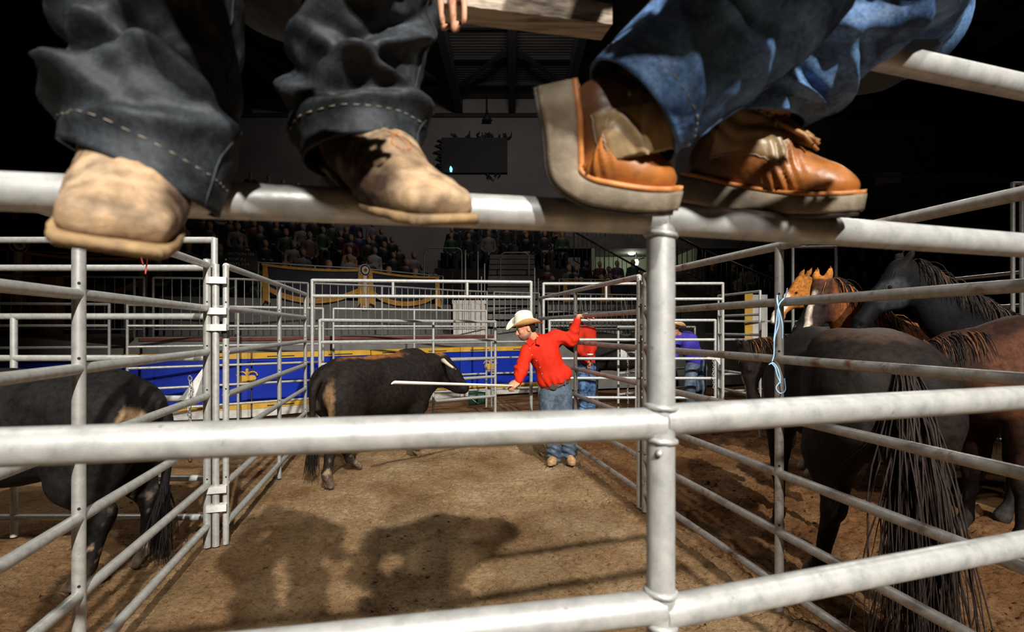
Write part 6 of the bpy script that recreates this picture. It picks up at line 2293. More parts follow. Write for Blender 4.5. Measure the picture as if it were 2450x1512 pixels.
def bull(label, at, heading, coat, name, seed=0, legs=((0, 0), (0, 0), (0, 0), (0, 0)), scale=1.0, head=((1.02, 0.0, 1.10), (1.32, -0.10, 0.78)), patches=(), horns=True, tail_pts=None, h=0.02, mud=None):
    """humped bull; local x forward, y left, z up. legs: (fore-left, fore-right, hind-left, hind-right) as (foot dx, lift)"""
    b = Body(h)
    low = tuple(0.9 * c for c in coat)
    b.ball((0.42, 0, 0.92), (0.40, 0.29, 0.38), None, coat, 0.12)
    b.ball((-0.05, 0, 0.92), (0.55, 0.33, 0.35), None, coat, 0.12)
    b.ball((-0.58, 0, 0.95), (0.36, 0.29, 0.31), None, coat, 0.12)
    b.cone((0.30, 0, 1.14), (-0.70, 0, 1.14), 0.12, 0.12, coat, 0.12)
    b.cone((0.40, 0, 1.20), (0.56, 0, 1.24), 0.13, 0.105, coat, 0.10)      # hump
    b.cone((-0.40, 0.16, 1.10), (-0.72, 0.16, 1.06), 0.13, 0.12, coat, 0.08)     # hips
    b.cone((-0.40, -0.16, 1.10), (-0.72, -0.16, 1.06), 0.13, 0.12, coat, 0.08)
    b.cone((-0.78, 0, 1.14), (-0.92, 0, 1.10), 0.085, 0.06, coat, 0.05)
    b.cone((0.70, 0.0, 0.62), (0.20, 0.0, 0.58), 0.12, 0.08, coat, 0.10, ((0, 1, 0), 1.8))   # dewlap and brisket
    P, Z = np.array(head[0], float), np.array(head[1], float)
    b.cone((0.52, 0, 1.02), P, 0.27, 0.175, coat, 0.10, ((0, 1, 0), 1.15))
    b.cone((0.60, 0, 0.80), P + (0.0, 0, -0.16), 0.17, 0.09, coat, 0.10, ((0, 1, 0), 1.7))
    hd = Z - P
    L = np.linalg.norm(hd)
    hd /= L
    s = np.cross(hd, (0, 0, 1.0))
    s /= np.linalg.norm(s)
    if s[1] < 0:
        s = -s
    fr = np.cross(s, hd)
    if fr[2] < 0:
        fr = -fr
    b.cone(P, P + hd * 0.20, 0.155, 0.135, coat, 0.05)
    b.cone(P + hd * 0.18, P + hd * 0.42, 0.125, 0.085, coat, 0.06)
    b.cone(P + hd * 0.43 + s * 0.035, P + hd * 0.43 - s * 0.035, 0.068, None, tuple(0.8 * c for c in coat), 0.03)
    b.cone(P + hd * 0.20 - fr * 0.10, P + hd * 0.38 - fr * 0.075, 0.075, 0.05, coat, 0.05)
    for sg in (-1, 1):
        ss = s * sg
        b.ball(P + hd * 0.17 + fr * 0.045 + ss * 0.115, 0.032, None, low, 0.03)
        b.ball(P + hd * 0.47 + ss * 0.045 + fr * 0.02, 0.018, None, low, 0.01, True)
        b.chain([P - hd * 0.01 + ss * 0.13 - fr * 0.02, P + ss * 0.21 - fr * 0.05, P + hd * 0.01 + ss * 0.29 - fr * 0.07], [0.030, 0.048, 0.012], coat, 0.02, (tuple(hd), 1.6))
    for (y, (dx, lf)) in ((0.16, legs[0]), (-0.16, legs[1])):
        dd = lambda z: 0.46 + dx * max(0, 1 - z / 0.8)
        zz = lambda z: z + lf * max(0, 1 - z / 0.75)
        b.cone((dd(0.9), y, 0.9), (dd(0.62) - 0.03, y, zz(0.62)), 0.17, 0.115, coat, 0.08, ((0, 1, 0), 1.3))
        b.cone((dd(0.62) - 0.03, y, zz(0.62)), (dd(0.38), y, zz(0.38)), 0.105, 0.066, coat, 0.05)
        b.ball((dd(0.36), y, zz(0.36)), 0.066, None, low, 0.03)
        b.cone((dd(0.34), y, zz(0.34)), (dd(0.14), y, zz(0.14)), 0.052, 0.045, low, 0.03)
        b.ball((dd(0.12), y, zz(0.12)), 0.054, None, low, 0.02)
        for q in (-0.022, 0.022):
            b.cone((dd(0.08) + 0.02, y + q, zz(0.085)), (dd(0) + 0.055, y + q * 1.3, zz(0.02)), 0.034, 0.032, (0.16, 0.12, 0.085), 0.008)
    for (y, (dx, lf)) in ((0.16, legs[2]), (-0.16, legs[3])):
        dd = lambda z: -0.70 + dx * max(0, 1 - z / 0.9)
        zz = lambda z: z + lf * max(0, 1 - z / 0.8)
        b.cone((dd(0.92), y * 0.9, 0.95), (dd(0.62) + 0.11, y, zz(0.64)), 0.22, 0.15, coat, 0.09, ((0, 1, 0), 1.35))
        b.cone((dd(0.80) - 0.06, y, 0.82), (dd(0.58) - 0.02, y, zz(0.58)), 0.16, 0.10, coat, 0.08, ((0, 1, 0), 1.2))
        b.cone((dd(0.64) + 0.08, y, zz(0.64)), (dd(0.42) - 0.08, y, zz(0.43)), 0.125, 0.068, coat, 0.05)
        b.cone((dd(0.46) - 0.115, y, zz(0.46)), (dd(0.40) - 0.08, y, zz(0.39)), 0.045, 0.062, low, 0.03)
        b.cone((dd(0.40) - 0.08, y, zz(0.40)), (dd(0.15) - 0.04, y, zz(0.15)), 0.056, 0.047, low, 0.03)
        b.ball((dd(0.13) - 0.035, y, zz(0.125)), 0.055, None, low, 0.02)
        for q in (-0.022, 0.022):
            b.cone((dd(0.08) - 0.01, y + q, zz(0.085)), (dd(0) + 0.03, y + q * 1.3, zz(0.02)), 0.034, 0.032, (0.16, 0.12, 0.085), 0.008)
    v, f, c, _ = b.mesh(0.03, lambda q: 0.006 * fbm(q * 6 + seed, 3) + 0.002 * perlin(q * 26))
    for (pc, pr, pcol) in patches:
        dd_ = np.linalg.norm((v - np.array(pc)) / np.array(pr), axis=1) + 0.45 * fbm(v * 7 + seed, 3)
        w = np.clip((1.1 - dd_) / 0.4, 0, 1)[:, None]
        c = c * (1 - w) + np.array(pcol) * w
    if mud is not None:
        m_ = fbm(v * 22 + seed, 4) + 0.7 * perlin(v * 5) - 0.25
        w = np.clip(m_ * 5, 0, 1) * np.clip((mud[0] - v[:, 2]) / 0.25, 0, 1) * np.clip((mud[1] - v[:, 0]) / 0.15, 0, 1)
        c = c * (1 - w[:, None]) + np.array((0.20, 0.14, 0.09)) * w[:, None]
    S = scale
    ca, sa = math.cos(heading), math.sin(heading)

    def xf(q):
        q = np.asarray(q, float) * S
        return np.stack([at[0] + q[:, 0] * ca - q[:, 1] * sa, at[1] + q[:, 0] * sa + q[:, 1] * ca, q[:, 2]], 1)
    o = obj('bull', (xf(v), f), M['coat'], None, True, {'Col': c}, org=(at[0], at[1], 0))
    tag(o, label, 'bull')
    if horns:
        for sg in (-1, 1):
            ss = s * sg
            base = P + ss * 0.10 + fr * 0.08 - hd * 0.02
            pts = [base, base + ss * 0.16 + fr * 0.01, base + ss * 0.30 + fr * 0.02 + hd * 0.07, base + ss * 0.40 + fr * 0.04 + hd * 0.17]
            mb = MB().tube([Vector(q) for q in smooth_path(pts, 14)[0]], np.linspace(0.038, 0.011, 14), 14)
            q = mb.verts()
            t = np.repeat(np.linspace(0, 1, 14), 14)
            colr = np.where((t > 0.88)[:, None], np.array((0.03, 0.025, 0.02)), np.array((0.62, 0.53, 0.40)) * (0.55 + 0.45 * np.clip(t * 3, 0, 1))[:, None])
            obj('horn', (xf(q), mb.f), M['horn'], o, True, {'Col': colr})
    tp = tail_pts or [(-0.90, 0, 1.14), (-1.0, 0.01, 0.98), (-1.0, 0.02, 0.75), (-0.97, 0.03, 0.52)]
    mb = MB().tube([Vector(q) for q in smooth_path(tp, 20)[0]], np.linspace(0.045, 0.020, 20), 12)
    q = mb.verts()
    tl = obj('tail', (xf(q), mb.f), M['coat'], o, True, {'Col': np.tile(np.array(coat), (len(q), 1))})
    rs = np.random.RandomState(seed + 1)
    mb = MB()
    e = np.array(tp[-1], float)
    dv = e - np.array(tp[-2], float)
    dv /= np.linalg.norm(dv)
    strands(mb, [e + rs.normal(size=3) * 0.014 - dv * 0.16 * rs.rand() for _ in range(150)], [dv + rs.normal(size=3) * 0.13 for _ in range(150)], 0.34, 6, 0.0062, 0.20, 0.05, rs)
    q = mb.verts()
    obj('switch', (xf(q), mb.f), M['hair'], tl, True, {'Col': np.tile(np.array(coat) * 1.1, (len(q), 1))})
    mb = MB()
    for sg in (-1, 1):
        c0 = P + hd * 0.18 + fr * 0.045 + s * sg * 0.135
        mb.tube([Vector(c0 - s * sg * 0.012), Vector(c0), Vector(c0 + s * sg * 0.010)], [0.014, 0.020, 0.006], 12)
    obj('eyes', (xf(mb.verts()), mb.f), M['eye'], o, True)
    return o


# charging bull in the alley
bull('dark brown bull with orange-tinged back and pale horn running away down the alley', (-1.50, 6.36), math.radians(61), (0.013, 0.0098, 0.0085), 'bull', 3,
     legs=((0.30, 0.0), (-0.10, 0.14), (0.42, 0.0), (-0.30, 0.0)), head=((0.98, -0.08, 1.10), (1.20, -0.36, 0.76)),
     patches=[((-0.1, 0.0, 1.27), (0.62, 0.13, 0.075), (0.20, 0.075, 0.022)), ((-0.93, -0.12, 0.86), (0.10, 0.09, 0.22), (0.20, 0.12, 0.06)), ((-0.93, 0.12, 0.80), (0.08, 0.07, 0.16), (0.13, 0.085, 0.05)),
              ((0.95, -0.05, 1.26), (0.12, 0.12, 0.06), (0.20, 0.085, 0.03))], mud=(0.42, 0.9),
     tail_pts=[(-0.90, 0, 1.14), (-1.02, 0.0, 0.98), (-1.03, 0.01, 0.75), (-1.03, 0.02, 0.45)])
# bull behind the left fence
bull('black muddy bull standing behind the left fence, rump to the alley', (-3.27, 3.46), math.radians(183), (0.0095, 0.0083, 0.0083), 'bull', 8,
     legs=((0.05, 0.0), (0.0, 0.0), (0.12, 0.0), (-0.06, 0.0)), scale=1.04, head=((0.98, 0.10, 1.05), (1.30, 0.16, 0.72)),
     patches=[((-0.88, 0.17, 0.98), (0.09, 0.09, 0.09), (0.32, 0.21, 0.12)), ((-0.90, 0.10, 0.80), (0.06, 0.05, 0.05), (0.28, 0.18, 0.10))], mud=(0.55, 0.2),
     tail_pts=[(-0.90, 0, 1.14), (-0.995, 0.0, 0.98), (-0.99, -0.02, 0.72), (-0.96, -0.02, 0.42)])
# saddle horse behind the far gate
horse('dark saddle horse standing behind the far gate with pale speckled legs', (2.0, 10.45), math.radians(172), (0.020, 0.016, 0.014), (0.16, 0.11, 0.075), (1.12, 0.0, 1.52), (1.45, 0.0, 1.05), mane=(0.012, 0.011, 0.010), scale=0.98, seed=9,
      hooves=(0.16, -0.12, 0.1, -0.1), sock=(0.20, 0.14, 0.09))


# ------------------------------------------------------------------ people in the pens
def hat(parent, c, face, up, size=1.0, felt='felt', under='felt_under', tall=1.0):
    """cowboy hat: creased crown, curled brim with thickness; c = centre of the head band"""
    fw = Vector(face).normalized()
    u = Vector(up)
    u = (u - fw * u.dot(fw)).normalized()
    l = u.cross(fw)
    C = Vector(c)
    n, m = 64, 10

    def P(x, y, z):
        return tuple(C + (fw * x + l * y + u * z) * size)
    # crown
    v, f = [], []
    prof = [(1.00, 0.0), (0.99, 0.03), (0.955, 0.065), (0.92, 0.095), (0.86, 0.115), (0.72, 0.125), (0.5, 0.118), (0.25, 0.108), (0.0, 0.104)]
    for k, (r, z) in enumerate(prof):
        for j in range(n):
            a = 2 * math.pi * j / n
            ca, sa = math.cos(a), math.sin(a)
            rx, ry = 0.104 * r, 0.086 * r
            x, y = rx * ca, ry * sa
            zz = z * tall
            if z > 0.06:      # pinched front, centre crease
                pinch = 0.010 * max(0, ca) ** 2 * (z / 0.12)
                y *= 1 - 0.22 * max(0, ca) ** 3 * (z / 0.12)
                zz += 0.012 * abs(sa) * (r > 0.4) - pinch
            v.append(P(x, y, zz))
        if k:
            o = (k - 1) * n
            for j in range(n):
                j2 = (j + 1) % n
                f.append((o + j, o + j2, o + n + j2, o + n + j))
    f.append(tuple((len(prof) - 1) * n + j for j in range(n)))
    hobj = obj('hat', (v, f), M[felt], parent, True)
    # brim
    def brim(off, inner=1.0):
        vv = []
        for k in range(m):
            t = k / (m - 1)
            for j in range(n):
                a = 2 * math.pi * j / n
                ca, sa = math.cos(a), math.sin(a)
                rx, ry = 0.104 + 0.095 * t, 0.086 + 0.088 * t
                curl = 0.075 * (sa * sa) ** 1.2 * t ** 1.6 - 0.034 * (ca * ca) ** 1.5 * t ** 1.4
                yy = ry * sa * (1 - 0.22 * t * t * sa * sa)
                vv.append(P(rx * ca, yy, curl + off))
        ff = []
        for k in range(m - 1):
            o = k * n
            for j in range(n):
                j2 = (j + 1) % n
                ff.append((o + j, o + j2, o + n + j2, o + n + j))
        return vv, ff
    obj('brim_top', brim(0.003), M[felt], hobj, True)
    vv, ff = brim(-0.003)
    obj('brim_underside', (vv, [q[::-1] for q in ff]), M[under], hobj, True)
    mb = MB().tube([Vector(P(0.105 * math.cos(a), 0.087 * math.sin(a), 0.010)) for a in np.linspace(0, 2 * math.pi, 40)], 0.006 * size, 6)
    obj('hat_band', mb, M['felt'] if felt == 'felt' else M['belt'], hobj, True)
    return hobj


def small_boot(parent, ankle, toe, mt='suede', col=(0.36, 0.21, 0.105), up=(0, 0, 1), shaft=0.13):
    a, t = np.array(ankle, float), np.array(toe, float)
    d = t - a
    d[2] = 0
    d /= np.linalg.norm(d)
    b = Body(0.008)
    heel = np.array((a[0] - d[0] * 0.045, a[1] - d[1] * 0.045, t[2] + 0.015))
    ball_ = a * 0.3 + t * 0.7
    b.chain([(a[0], a[1], a[2] + shaft), a, (a[0] - d[0] * 0.02, a[1] - d[1] * 0.02, t[2] + 0.045)], [0.052, 0.046, 0.045], col, 0.03)
    b.chain([(a[0], a[1], t[2] + 0.06), (ball_[0], ball_[1], t[2] + 0.035), (t[0], t[1], t[2] + 0.022)], [0.050, 0.048, 0.034], col, 0.03)
    s = np.array((-d[1], d[0], 0))
    b.cone(t + s * 0.016 + (0, 0, 0.020) - d * 0.02, t - s * 0.016 + (0, 0, 0.020) - d * 0.02, 0.030, None, col, 0.02)
    o = body_obj('boot', b, M[mt], parent, 0.02, lambda q: 0.003 * fbm(q * 20, 3))
    b = Body(0.008)
    b.chain([heel, ball_ * (1, 1, 0) + (0, 0, t[2] + 0.004), t + d * 0.006 + (0, 0, 0.004)], [0.040, 0.050, 0.040], (0.2, 0.13, 0.07), 0.02, ((0, 0, 1), 3.4))
    body_obj('sole', b, M['sole_tan'], o, 0.02)
    return o


def trousers(parent, hips, pelvis, knees, ankles, mt, r=(0.105, 0.080, 0.066, 0.070), h=0.011, seed=0, waist=None, hem=0.0):
    b = Body(h)
    c = (0.1, 0.1, 0.1)
    P = np.array(pelvis, float)
    Wv = np.array(waist if waist is not None else P + (0, 0, 0.13), float)
    b.cone(P, Wv, 0.150, 0.142, c, 0.06, ((0, 1, 0), 1.30))
    for hp, kn, an in zip(hips, knees, ankles):
        b.chain([hp, kn, an], [r[0], r[1], r[2]], c, 0.05)
        b.cone(np.array(an) * 0.75 + np.array(kn) * 0.25, an, r[2], r[3], c, 0.03)

    def folds(q):
        d = 0.006 * fbm(q * np.array((9, 9, 16)) + seed, 3)
        for kn, an in zip(knees, ankles):
            kn, an = np.array(kn), np.array(an)
            t = np.clip((q[:, 2] - an[2]) / (kn[2] - an[2]), -0.3, 1.4)
            d = d + 0.0045 * np.sin(q[:, 2] * 95 + q[:, 0] * 30 + 4 * perlin(q * 8 + seed)) * np.exp(-((t - 0.1) / 0.28) ** 2)
        return d
    clip = [(np.array((0, 0, hem)), (0, 0, -1))] if hem else None
    return body_obj('jeans', b, M[mt], parent, 0.02, folds, clip)


def build_cowboy():
    t = thing('person', 'man in red shirt, blue jeans and cream hat holding the rail and a stick', 'person', (0.60, 6.44, 0))
    beard = (0.10, 0.055, 0.04)
    skin = (0.58, 0.27, 0.155)
    pel, chest, neck = W(1329, 938, 6.42), W(1300, 850, 6.38), W(1282, 816, 6.36)
    shR, shL = W(1262, 838, 6.30), W(1330, 806, 6.42)
    elR, wrR = W(1246, 885, 6.16), W(1241, 912, 6.04)
    elL, wrL = W(1367, 812, 6.42), W(1385, 757, 6.36)
    hipR, hipL = W(1311, 945, 6.42), W(1348, 940, 6.43)
    knR, knL = W(1312, 1012, 6.36), W(1352, 1005, 6.38)
    anR, anL = W(1328, 1084, 6.46), W(1363, 1080, 6.48)
    toR, toL = W(1317, 1112, 6.34), W(1369, 1113, 6.35)
    anR.z, anL.z, toR.z, toL.z = 0.105, 0.125, 0.004, 0.004
    b = Body(0.0075)
    b.chain([pel, chest, neck], [0.085, 0.10, 0.058], skin, 0.03)
    b.cone(shR, shL, 0.045, None, skin, 0.03)
    hc = W(1257, 786, 6.31)
    b.chain([neck, neck.lerp(hc, 0.45), hc + Vector((0.02, 0.01, -0.05))], [0.062, 0.056, 0.056], skin, 0.03)
    head_prims(b, hc, (-0.92, -0.22, -0.30), (-0.15, -0.05, 1), skin, beard=beard, scale=1.04)
    for s, e, w in ((shR, elR, wrR), (shL, elL, wrL)):
        b.chain([s, e, w], [0.042, 0.036, 0.028], skin, 0.03)
    for h_, k_, a_, t_ in ((hipR, knR, anR, toR), (hipL, knL, anL, toL)):
        b.chain([h_, k_, a_, Vector((t_.x, t_.y, 0.03))], [0.070, 0.050, 0.034, 0.026], skin, 0.02)
    # right hand closes round the stick, left hand lies over the rail
    hand(b, wrR, (-0.75, -0.35, -0.55), (-0.15, 0.6, -0.8), -1, (0.65, 0.72, 0.78, 0.85), skin, 1.05, 0.5)
    hand(b, wrL, (0.90, -0.02, 0.22), (0.15, 0.25, -0.95), -1, (0.55, 0.55, 0.58, 0.62), skin, 1.15, 0.6)
    body_obj('body', b, M['skin'], t, 0.010)
    # hair at the back and sides
    b = Body(0.007)
    fw = Vector((-0.92, -0.22, -0.30)).normalized()
    u = Vector((-0.15, -0.05, 1))
    u = (u - fw * u.dot(fw)).normalized()
    l = u.cross(fw)
    R = np.array(Matrix((fw, l, u)).transposed())
    b.ball(hc + fw * -0.030 + u * 0.045, (0.098, 0.086, 0.085), R, (0.018, 0.012, 0.009), 0.02)
    b.ball(hc + fw * -0.065 + u * -0.015, (0.058, 0.070, 0.065), R, (0.018, 0.012, 0.009), 0.02)
    b.ball(hc + fw * 0.02 + u * -0.045, (0.075, 0.14, 0.08), R, None, 0.008, True)
    body_obj('hair', b, M['hair'], t, 0.02, lambda q: 0.002 * perlin(q * 90))
    hat(t, hc + u * 0.058 - fw * 0.005, (-0.93, -0.22, -0.16), (-0.05, -0.16, 1), 1.10)
    # shirt
    b = Body(0.0085)
    c = (0.7, 0.02, 0.01)
    belly = W(1322, 902, 6.41)
    sq = ((0.15, 1, 0), 1.30)
    b.cone(chest + Vector((0.02, 0.0, 0.03)), belly, 0.170, 0.178, c, 0.08, sq)
    b.cone(belly, W(1330, 918, 6.42), 0.165, 0.135, c, 0.06, sq)
    b.cone(W(1290, 832, 6.37), chest, 0.135, 0.16, c, 0.08, sq)
    b.cone(shR + Vector((0.02, 0.02, -0.01)), shL + Vector((-0.02, 0, -0.01)), 0.080, 0.086, c, 0.08)
    b.cone(W(1352, 893, 6.40), W(1336, 905, 6.38), 0.085, 0.09, c, 0.08)
    b.chain([shR, elR, elR.lerp(wrR, 0.9)], [0.078, 0.072, 0.052], c, 0.05)
    b.chain([shL, elL, elL.lerp(wrL, 0.80)], [0.088, 0.074, 0.048], c, 0.05)
    b.cone(neck + Vector((0.015, 0.0, -0.02)), neck + Vector((0.0, -0.005, 0.025)), 0.088, 0.070, c, 0.03)
    b.cone(neck + Vector((-0.06, -0.06, 0.06)), neck + Vector((-0.01, -0.02, 0.055)), 0.050, None, None, 0.012, None, True)

    def folds(q):
        d = 0.012 * fbm(q * np.array((7, 7, 5)) + 3, 3) - 0.010 * np.abs(perlin(q * np.array((10, 8, 5)) + 31))
        # wrinkles round the bent elbows and gathers above the belt
        for e, a in ((np.array(elL), 0.010), (np.array(elR), 0.011)):
            r = np.linalg.norm(q - e, axis=1)
            d += a * np.sin(60 * (q[:, 0] * 0.6 + q[:, 2]) + 5 * perlin(q * 9)) * np.exp(-(r / 0.13) ** 2)
        tt = np.clip((1.06 - q[:, 2]) / 0.12, 0, 1)
        d += 0.008 * tt * np.sin(q[:, 0] * 75 + q[:, 2] * 22 + 4 * perlin(q * 7))
        d += 0.010 * np.exp(-((q[:, 0] - 0.44 - 0.22 * (1.5 - q[:, 2])) / 0.03) ** 2) * (q[:, 1] < 6.4) * np.clip((1.5 - q[:, 2]) / 0.2, 0, 1) * 0.5
        return d
    cB = W(1331, 916, 6.42)
    e1, e2 = Vector((0.168, 0.01, 0.062)), Vector((0.02, -0.132, -0.012))
    bn = e1.cross(e2)
    bn.normalize()
    if bn.z < 0:
        bn = -bn
    sh = body_obj('shirt', b, M['cloth_red'], t, 0.02, folds, [(np.array(cB + bn * 0.012), np.array(-bn))])
    # collar, placket buttons, cuff
    nk = neck + Vector((0.0, -0.02, 0.015))
    for pts in ([(-0.075, -0.055, 0.03), (-0.02, -0.105, -0.02), (-0.075, -0.115, -0.075), (-0.12, -0.07, -0.03)], [(0.0, -0.09, 0.04), (0.055, -0.085, 0.03), (0.045, -0.125, -0.06), (-0.005, -0.12, -0.045)]):
        mb = MB().poly([nk + Vector(p) for p in pts], (0.1, -1, 0.1), 0.007)
        obj('collar', mb, M['cloth_red'], sh)
    for k in range(5):
        p = W(1271 + 5.0 * k + (3 if k > 2 else 0), 833 + 15.5 * k, 6.15)
        d = Vector((p.x, p.y, p.z - CAM_Z)).normalized()
        v, f_ = None, None
        # push the button back to the shirt front
        q = p.copy()
        me = sh.data
        co = np.zeros(len(me.vertices) * 3)
        me.vertices.foreach_get('co', co)
        co = co.reshape(-1, 3) + np.array(ORG[sh])
        g = np.abs(co[:, 0] - p.x * co[:, 1] / p.y) + np.abs((co[:, 2] - CAM_Z) - (p.z - CAM_Z) * co[:, 1] / p.y)
        near = g < 0.02
        if near.any():
            i = np.argmin(np.where(near, co[:, 1], 99))
            q = Vector(co[i])
        obj('button', MB().disc(q + Vector((0, -0.004, 0)), (0.1, -1, 0.1), 0.0048, 0.004, 10), M['white_plate'], sh, True)
    obj('cuff', MB().tube([elR.lerp(wrR, 0.86), elR.lerp(wrR, 0.97)], [0.047, 0.045], 20), M['white_plate'], t, True)
    # jeans, belt, buckle
    trousers(t, (hipR, hipL), pel, (knR, knL), (anR + Vector((0, 0, -0.035)), anL + Vector((0, 0, -0.02))), 'denim_main', (0.108, 0.086, 0.072, 0.077), 0.0085, 4, waist=W(1331, 917, 6.42))
    ring = [cB + e1 * math.cos(a) + e2 * math.sin(a) for a in np.linspace(0, 2 * math.pi, 48)]
    vv, ff = [], []
    for k, p in enumerate(ring):
        vv += [tuple(p + Vector((0, 0, -0.021))), tuple(p + Vector((0, 0, 0.021)))]
        if k:
            ff.append((2 * k - 2, 2 * k, 2 * k + 1, 2 * k - 1))
    bl = obj('belt', (vv, ff), M['belt'], t, True)
    bc = cB + e1 * math.cos(1.95) + e2 * math.sin(1.95)
    n = Vector((-0.25, -1, 0.05)).normalized()
    s = Vector((0, 0, 1)).cross(n).normalized()
    pts = [bc + n * 0.004 + s * (0.046 * math.cos(a)) + Vector((0, 0, 0.034 * math.sin(a))) for a in np.linspace(0, 2 * math.pi, 28, False)]
    obj('belt_buckle', MB().poly(pts, n, 0.008), M['buckle'], bl)
    bc2 = cB + e1 * math.cos(1.1) + e2 * math.sin(1.1)
    obj('belt_loop', MB().box(bc2 + Vector((0, -0.004, 0)), (0.008, 0.005, 0.028)), M['denim_main'], bl)
    small_boot(t, anR, toR)
    small_boot(t, anL, toL)
    # the stick
    hR = wrR + Vector((-0.75, -0.35, -0.55)).normalized() * 0.085
    a = hR + (hR - W(941, 915, 4.55)).normalized() * 0.14
    z = W(941, 915, 4.55)
    d = (z - a).normalized()
    mb = MB().tube([a, a.lerp(z, 0.35), z], [0.0095, 0.012, 0.0155], 14)
    v = mb.verts()
    k = len(v) - 14
    for i in range(k, len(v)):       # slanted cut at the far end
        v[i] += np.array(d) * (0.9 * (v[i][2] - z.z)) * -1.4
    o = obj('stick', (v, mb.f), M['pole'], None, auto=50)
    tag(o, 'long white plastic stick held by the man in the red shirt', 'stick')


build_cowboy()


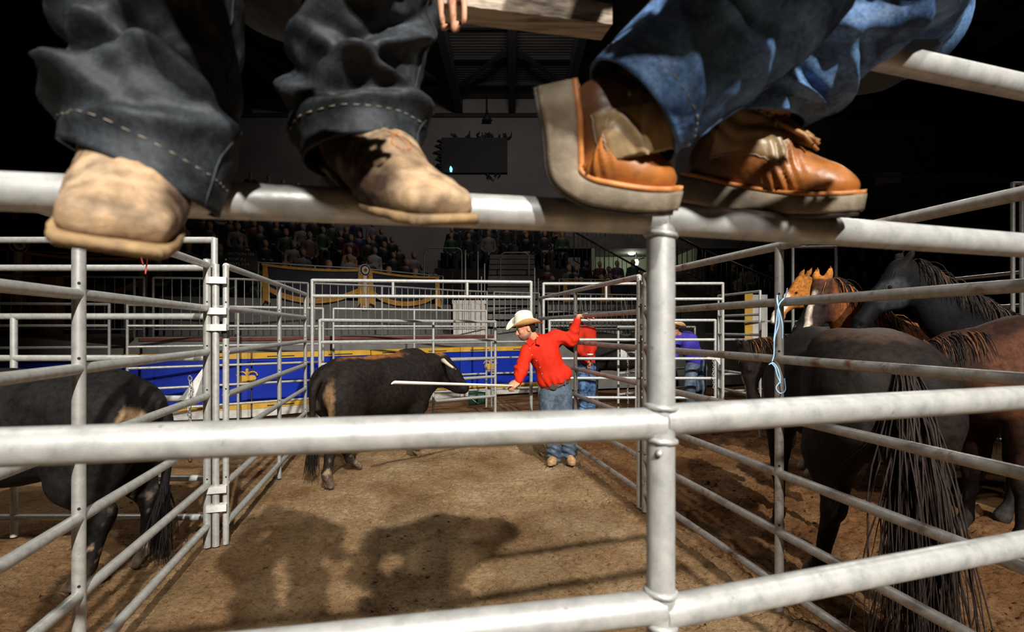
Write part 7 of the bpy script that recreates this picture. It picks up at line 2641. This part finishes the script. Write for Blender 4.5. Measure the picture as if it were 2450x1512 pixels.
def build_riders():
    # man in violet leaning over, right of the welded post
    t = thing('person', 'man in a violet shirt, jeans and cream straw hat bending beyond the far gate', 'person', (2.98, 9.25, 0))
    skin = (0.42, 0.16, 0.09)
    Y = 9.3
    b = Body(0.014)
    pel, chest, neck = W(1668, 868, Y), W(1644, 818, Y - 0.15), W(1622, 802, Y - 0.25)
    hc = W(1612, 789, Y - 0.3)
    b.chain([pel, chest, neck, hc], [0.09, 0.09, 0.06, 0.06], skin, 0.03)
    head_prims(b, hc, (-0.9, -0.3, -0.3), (0, 0, 1), skin)
    shA, shB = W(1618, 815, Y - 0.32), W(1650, 806, Y)
    b.chain([shA, W(1612, 850, Y - 0.4), W(1600, 872, Y - 0.5)], [0.05, 0.045, 0.03], skin, 0.03)
    b.chain([shB, W(1672, 846, Y + 0.1), W(1650, 872, Y)], [0.05, 0.045, 0.03], skin, 0.03)
    hand(b, W(1600, 872, Y - 0.5), (-0.6, -0.2, -0.7), (0, 1, 0), 1, 0.4, skin)
    hips = (W(1655, 880, Y - 0.05), W(1676, 880, Y + 0.08))
    knees = (W(1650, 926, Y - 0.2), W(1676, 926, Y))
    ank = (Vector((W(1648, 960, Y).x, Y - 0.1, 0.10)), Vector((W(1672, 960, Y).x, Y + 0.1, 0.10)))
    for h_, k_, a_ in zip(hips, knees, ank):
        b.chain([h_, k_, a_], [0.08, 0.055, 0.036], skin, 0.03)
    body_obj('body', b, M['skin'], t, 0.012)
    b = Body(0.014)
    c = (0.1, 0.1, 0.4)
    b.chain([W(1664, 862, Y), chest, W(1630, 808, Y - 0.2)], [0.155, 0.165, 0.12], c, 0.08, ((0, 1, 0), 1.2))
    b.cone(shA, shB, 0.085, None, c, 0.06)
    b.chain([shA, W(1612, 850, Y - 0.4), W(1602, 868, Y - 0.48)], [0.08, 0.068, 0.05], c, 0.04)
    b.chain([shB, W(1672, 846, Y + 0.1), W(1653, 868, Y)], [0.08, 0.068, 0.05], c, 0.04)
    body_obj('shirt', b, M['cloth_purple'], t, 0.02, lambda q: 0.010 * fbm(q * 8, 3))
    trousers(t, hips, pel, knees, ank, 'denim_main', (0.115, 0.09, 0.075, 0.075), 0.013, 9, waist=W(1666, 858, Y))
    for a_ in ank:
        small_boot(t, a_, a_ + Vector((-0.12, -0.10, -0.098)), col=(0.05, 0.03, 0.02))
    hat(t, hc + Vector((0, 0, 0.05)), (-0.85, -0.3, -0.05), (0, 0, 1), 1.05, 'felt', 'felt_under', 0.8)
    # person in red beside the saddle horse
    t = thing('person', 'person in a red jacket bending beside the dark saddle horse behind the man in red', 'person', (1.32, 9.62, 0))
    Y = 9.7
    b = Body(0.014)
    pel, chest, neck = W(1404, 872, Y), W(1402, 812, Y - 0.05), W(1384, 786, Y - 0.1)
    hc = W(1374, 779, Y - 0.15)
    b.chain([pel, chest, neck, hc], [0.09, 0.09, 0.06, 0.06], skin, 0.03)
    head_prims(b, hc, (-0.8, -0.2, -0.5), (0, 0, 1), skin)
    shA, shB = W(1386, 800, Y - 0.2), W(1414, 792, Y)
    b.chain([shA, W(1388, 838, Y - 0.3), W(1408, 866, Y - 0.3)], [0.05, 0.045, 0.03], skin, 0.03)
    b.chain([shB, W(1418, 832, Y - 0.1), W(1410, 862, Y - 0.2)], [0.05, 0.045, 0.03], skin, 0.03)
    hand(b, W(1410, 862, Y - 0.2), (-0.1, -0.2, -1), (0, 1, 0), 1, 0.4, skin)
    hips = (W(1396, 880, Y), W(1412, 880, Y))
    knees = (W(1396, 926, Y - 0.1), W(1414, 926, Y))
    ank = (Vector((W(1396, 960, Y).x, Y, 0.10)), Vector((W(1416, 960, Y).x, Y + 0.05, 0.10)))
    for h_, k_, a_ in zip(hips, knees, ank):
        b.chain([h_, k_, a_], [0.08, 0.055, 0.036], skin, 0.03)
    body_obj('body', b, M['skin'], t, 0.012)
    b = Body(0.014)
    b.chain([W(1404, 862, Y), chest, W(1396, 794, Y - 0.05)], [0.15, 0.16, 0.125], c, 0.08, ((0, 1, 0), 1.2))
    b.cone(shA, shB, 0.085, None, c, 0.06)
    b.chain([shA, W(1388, 838, Y - 0.3), W(1404, 860, Y - 0.3)], [0.08, 0.068, 0.05], c, 0.04)
    b.chain([shB, W(1418, 832, Y - 0.1), W(1411, 856, Y - 0.2)], [0.08, 0.068, 0.05], c, 0.04)
    body_obj('jacket', b, M['cloth_red_dark'], t, 0.02, lambda q: 0.010 * fbm(q * 8 + 5, 3))
    obj('cuff', MB().tube([W(1411, 846, Y - 0.22), W(1411, 850, Y - 0.22)], 0.062, 14), M['white_plate'], t, True)
    trousers(t, hips, pel, knees, ank, 'denim_blue', (0.11, 0.085, 0.07, 0.072), 0.013, 19, waist=W(1404, 858, Y))
    for a_ in ank:
        small_boot(t, a_, a_ + Vector((-0.10, -0.12, -0.098)), col=(0.05, 0.03, 0.02))


build_riders()
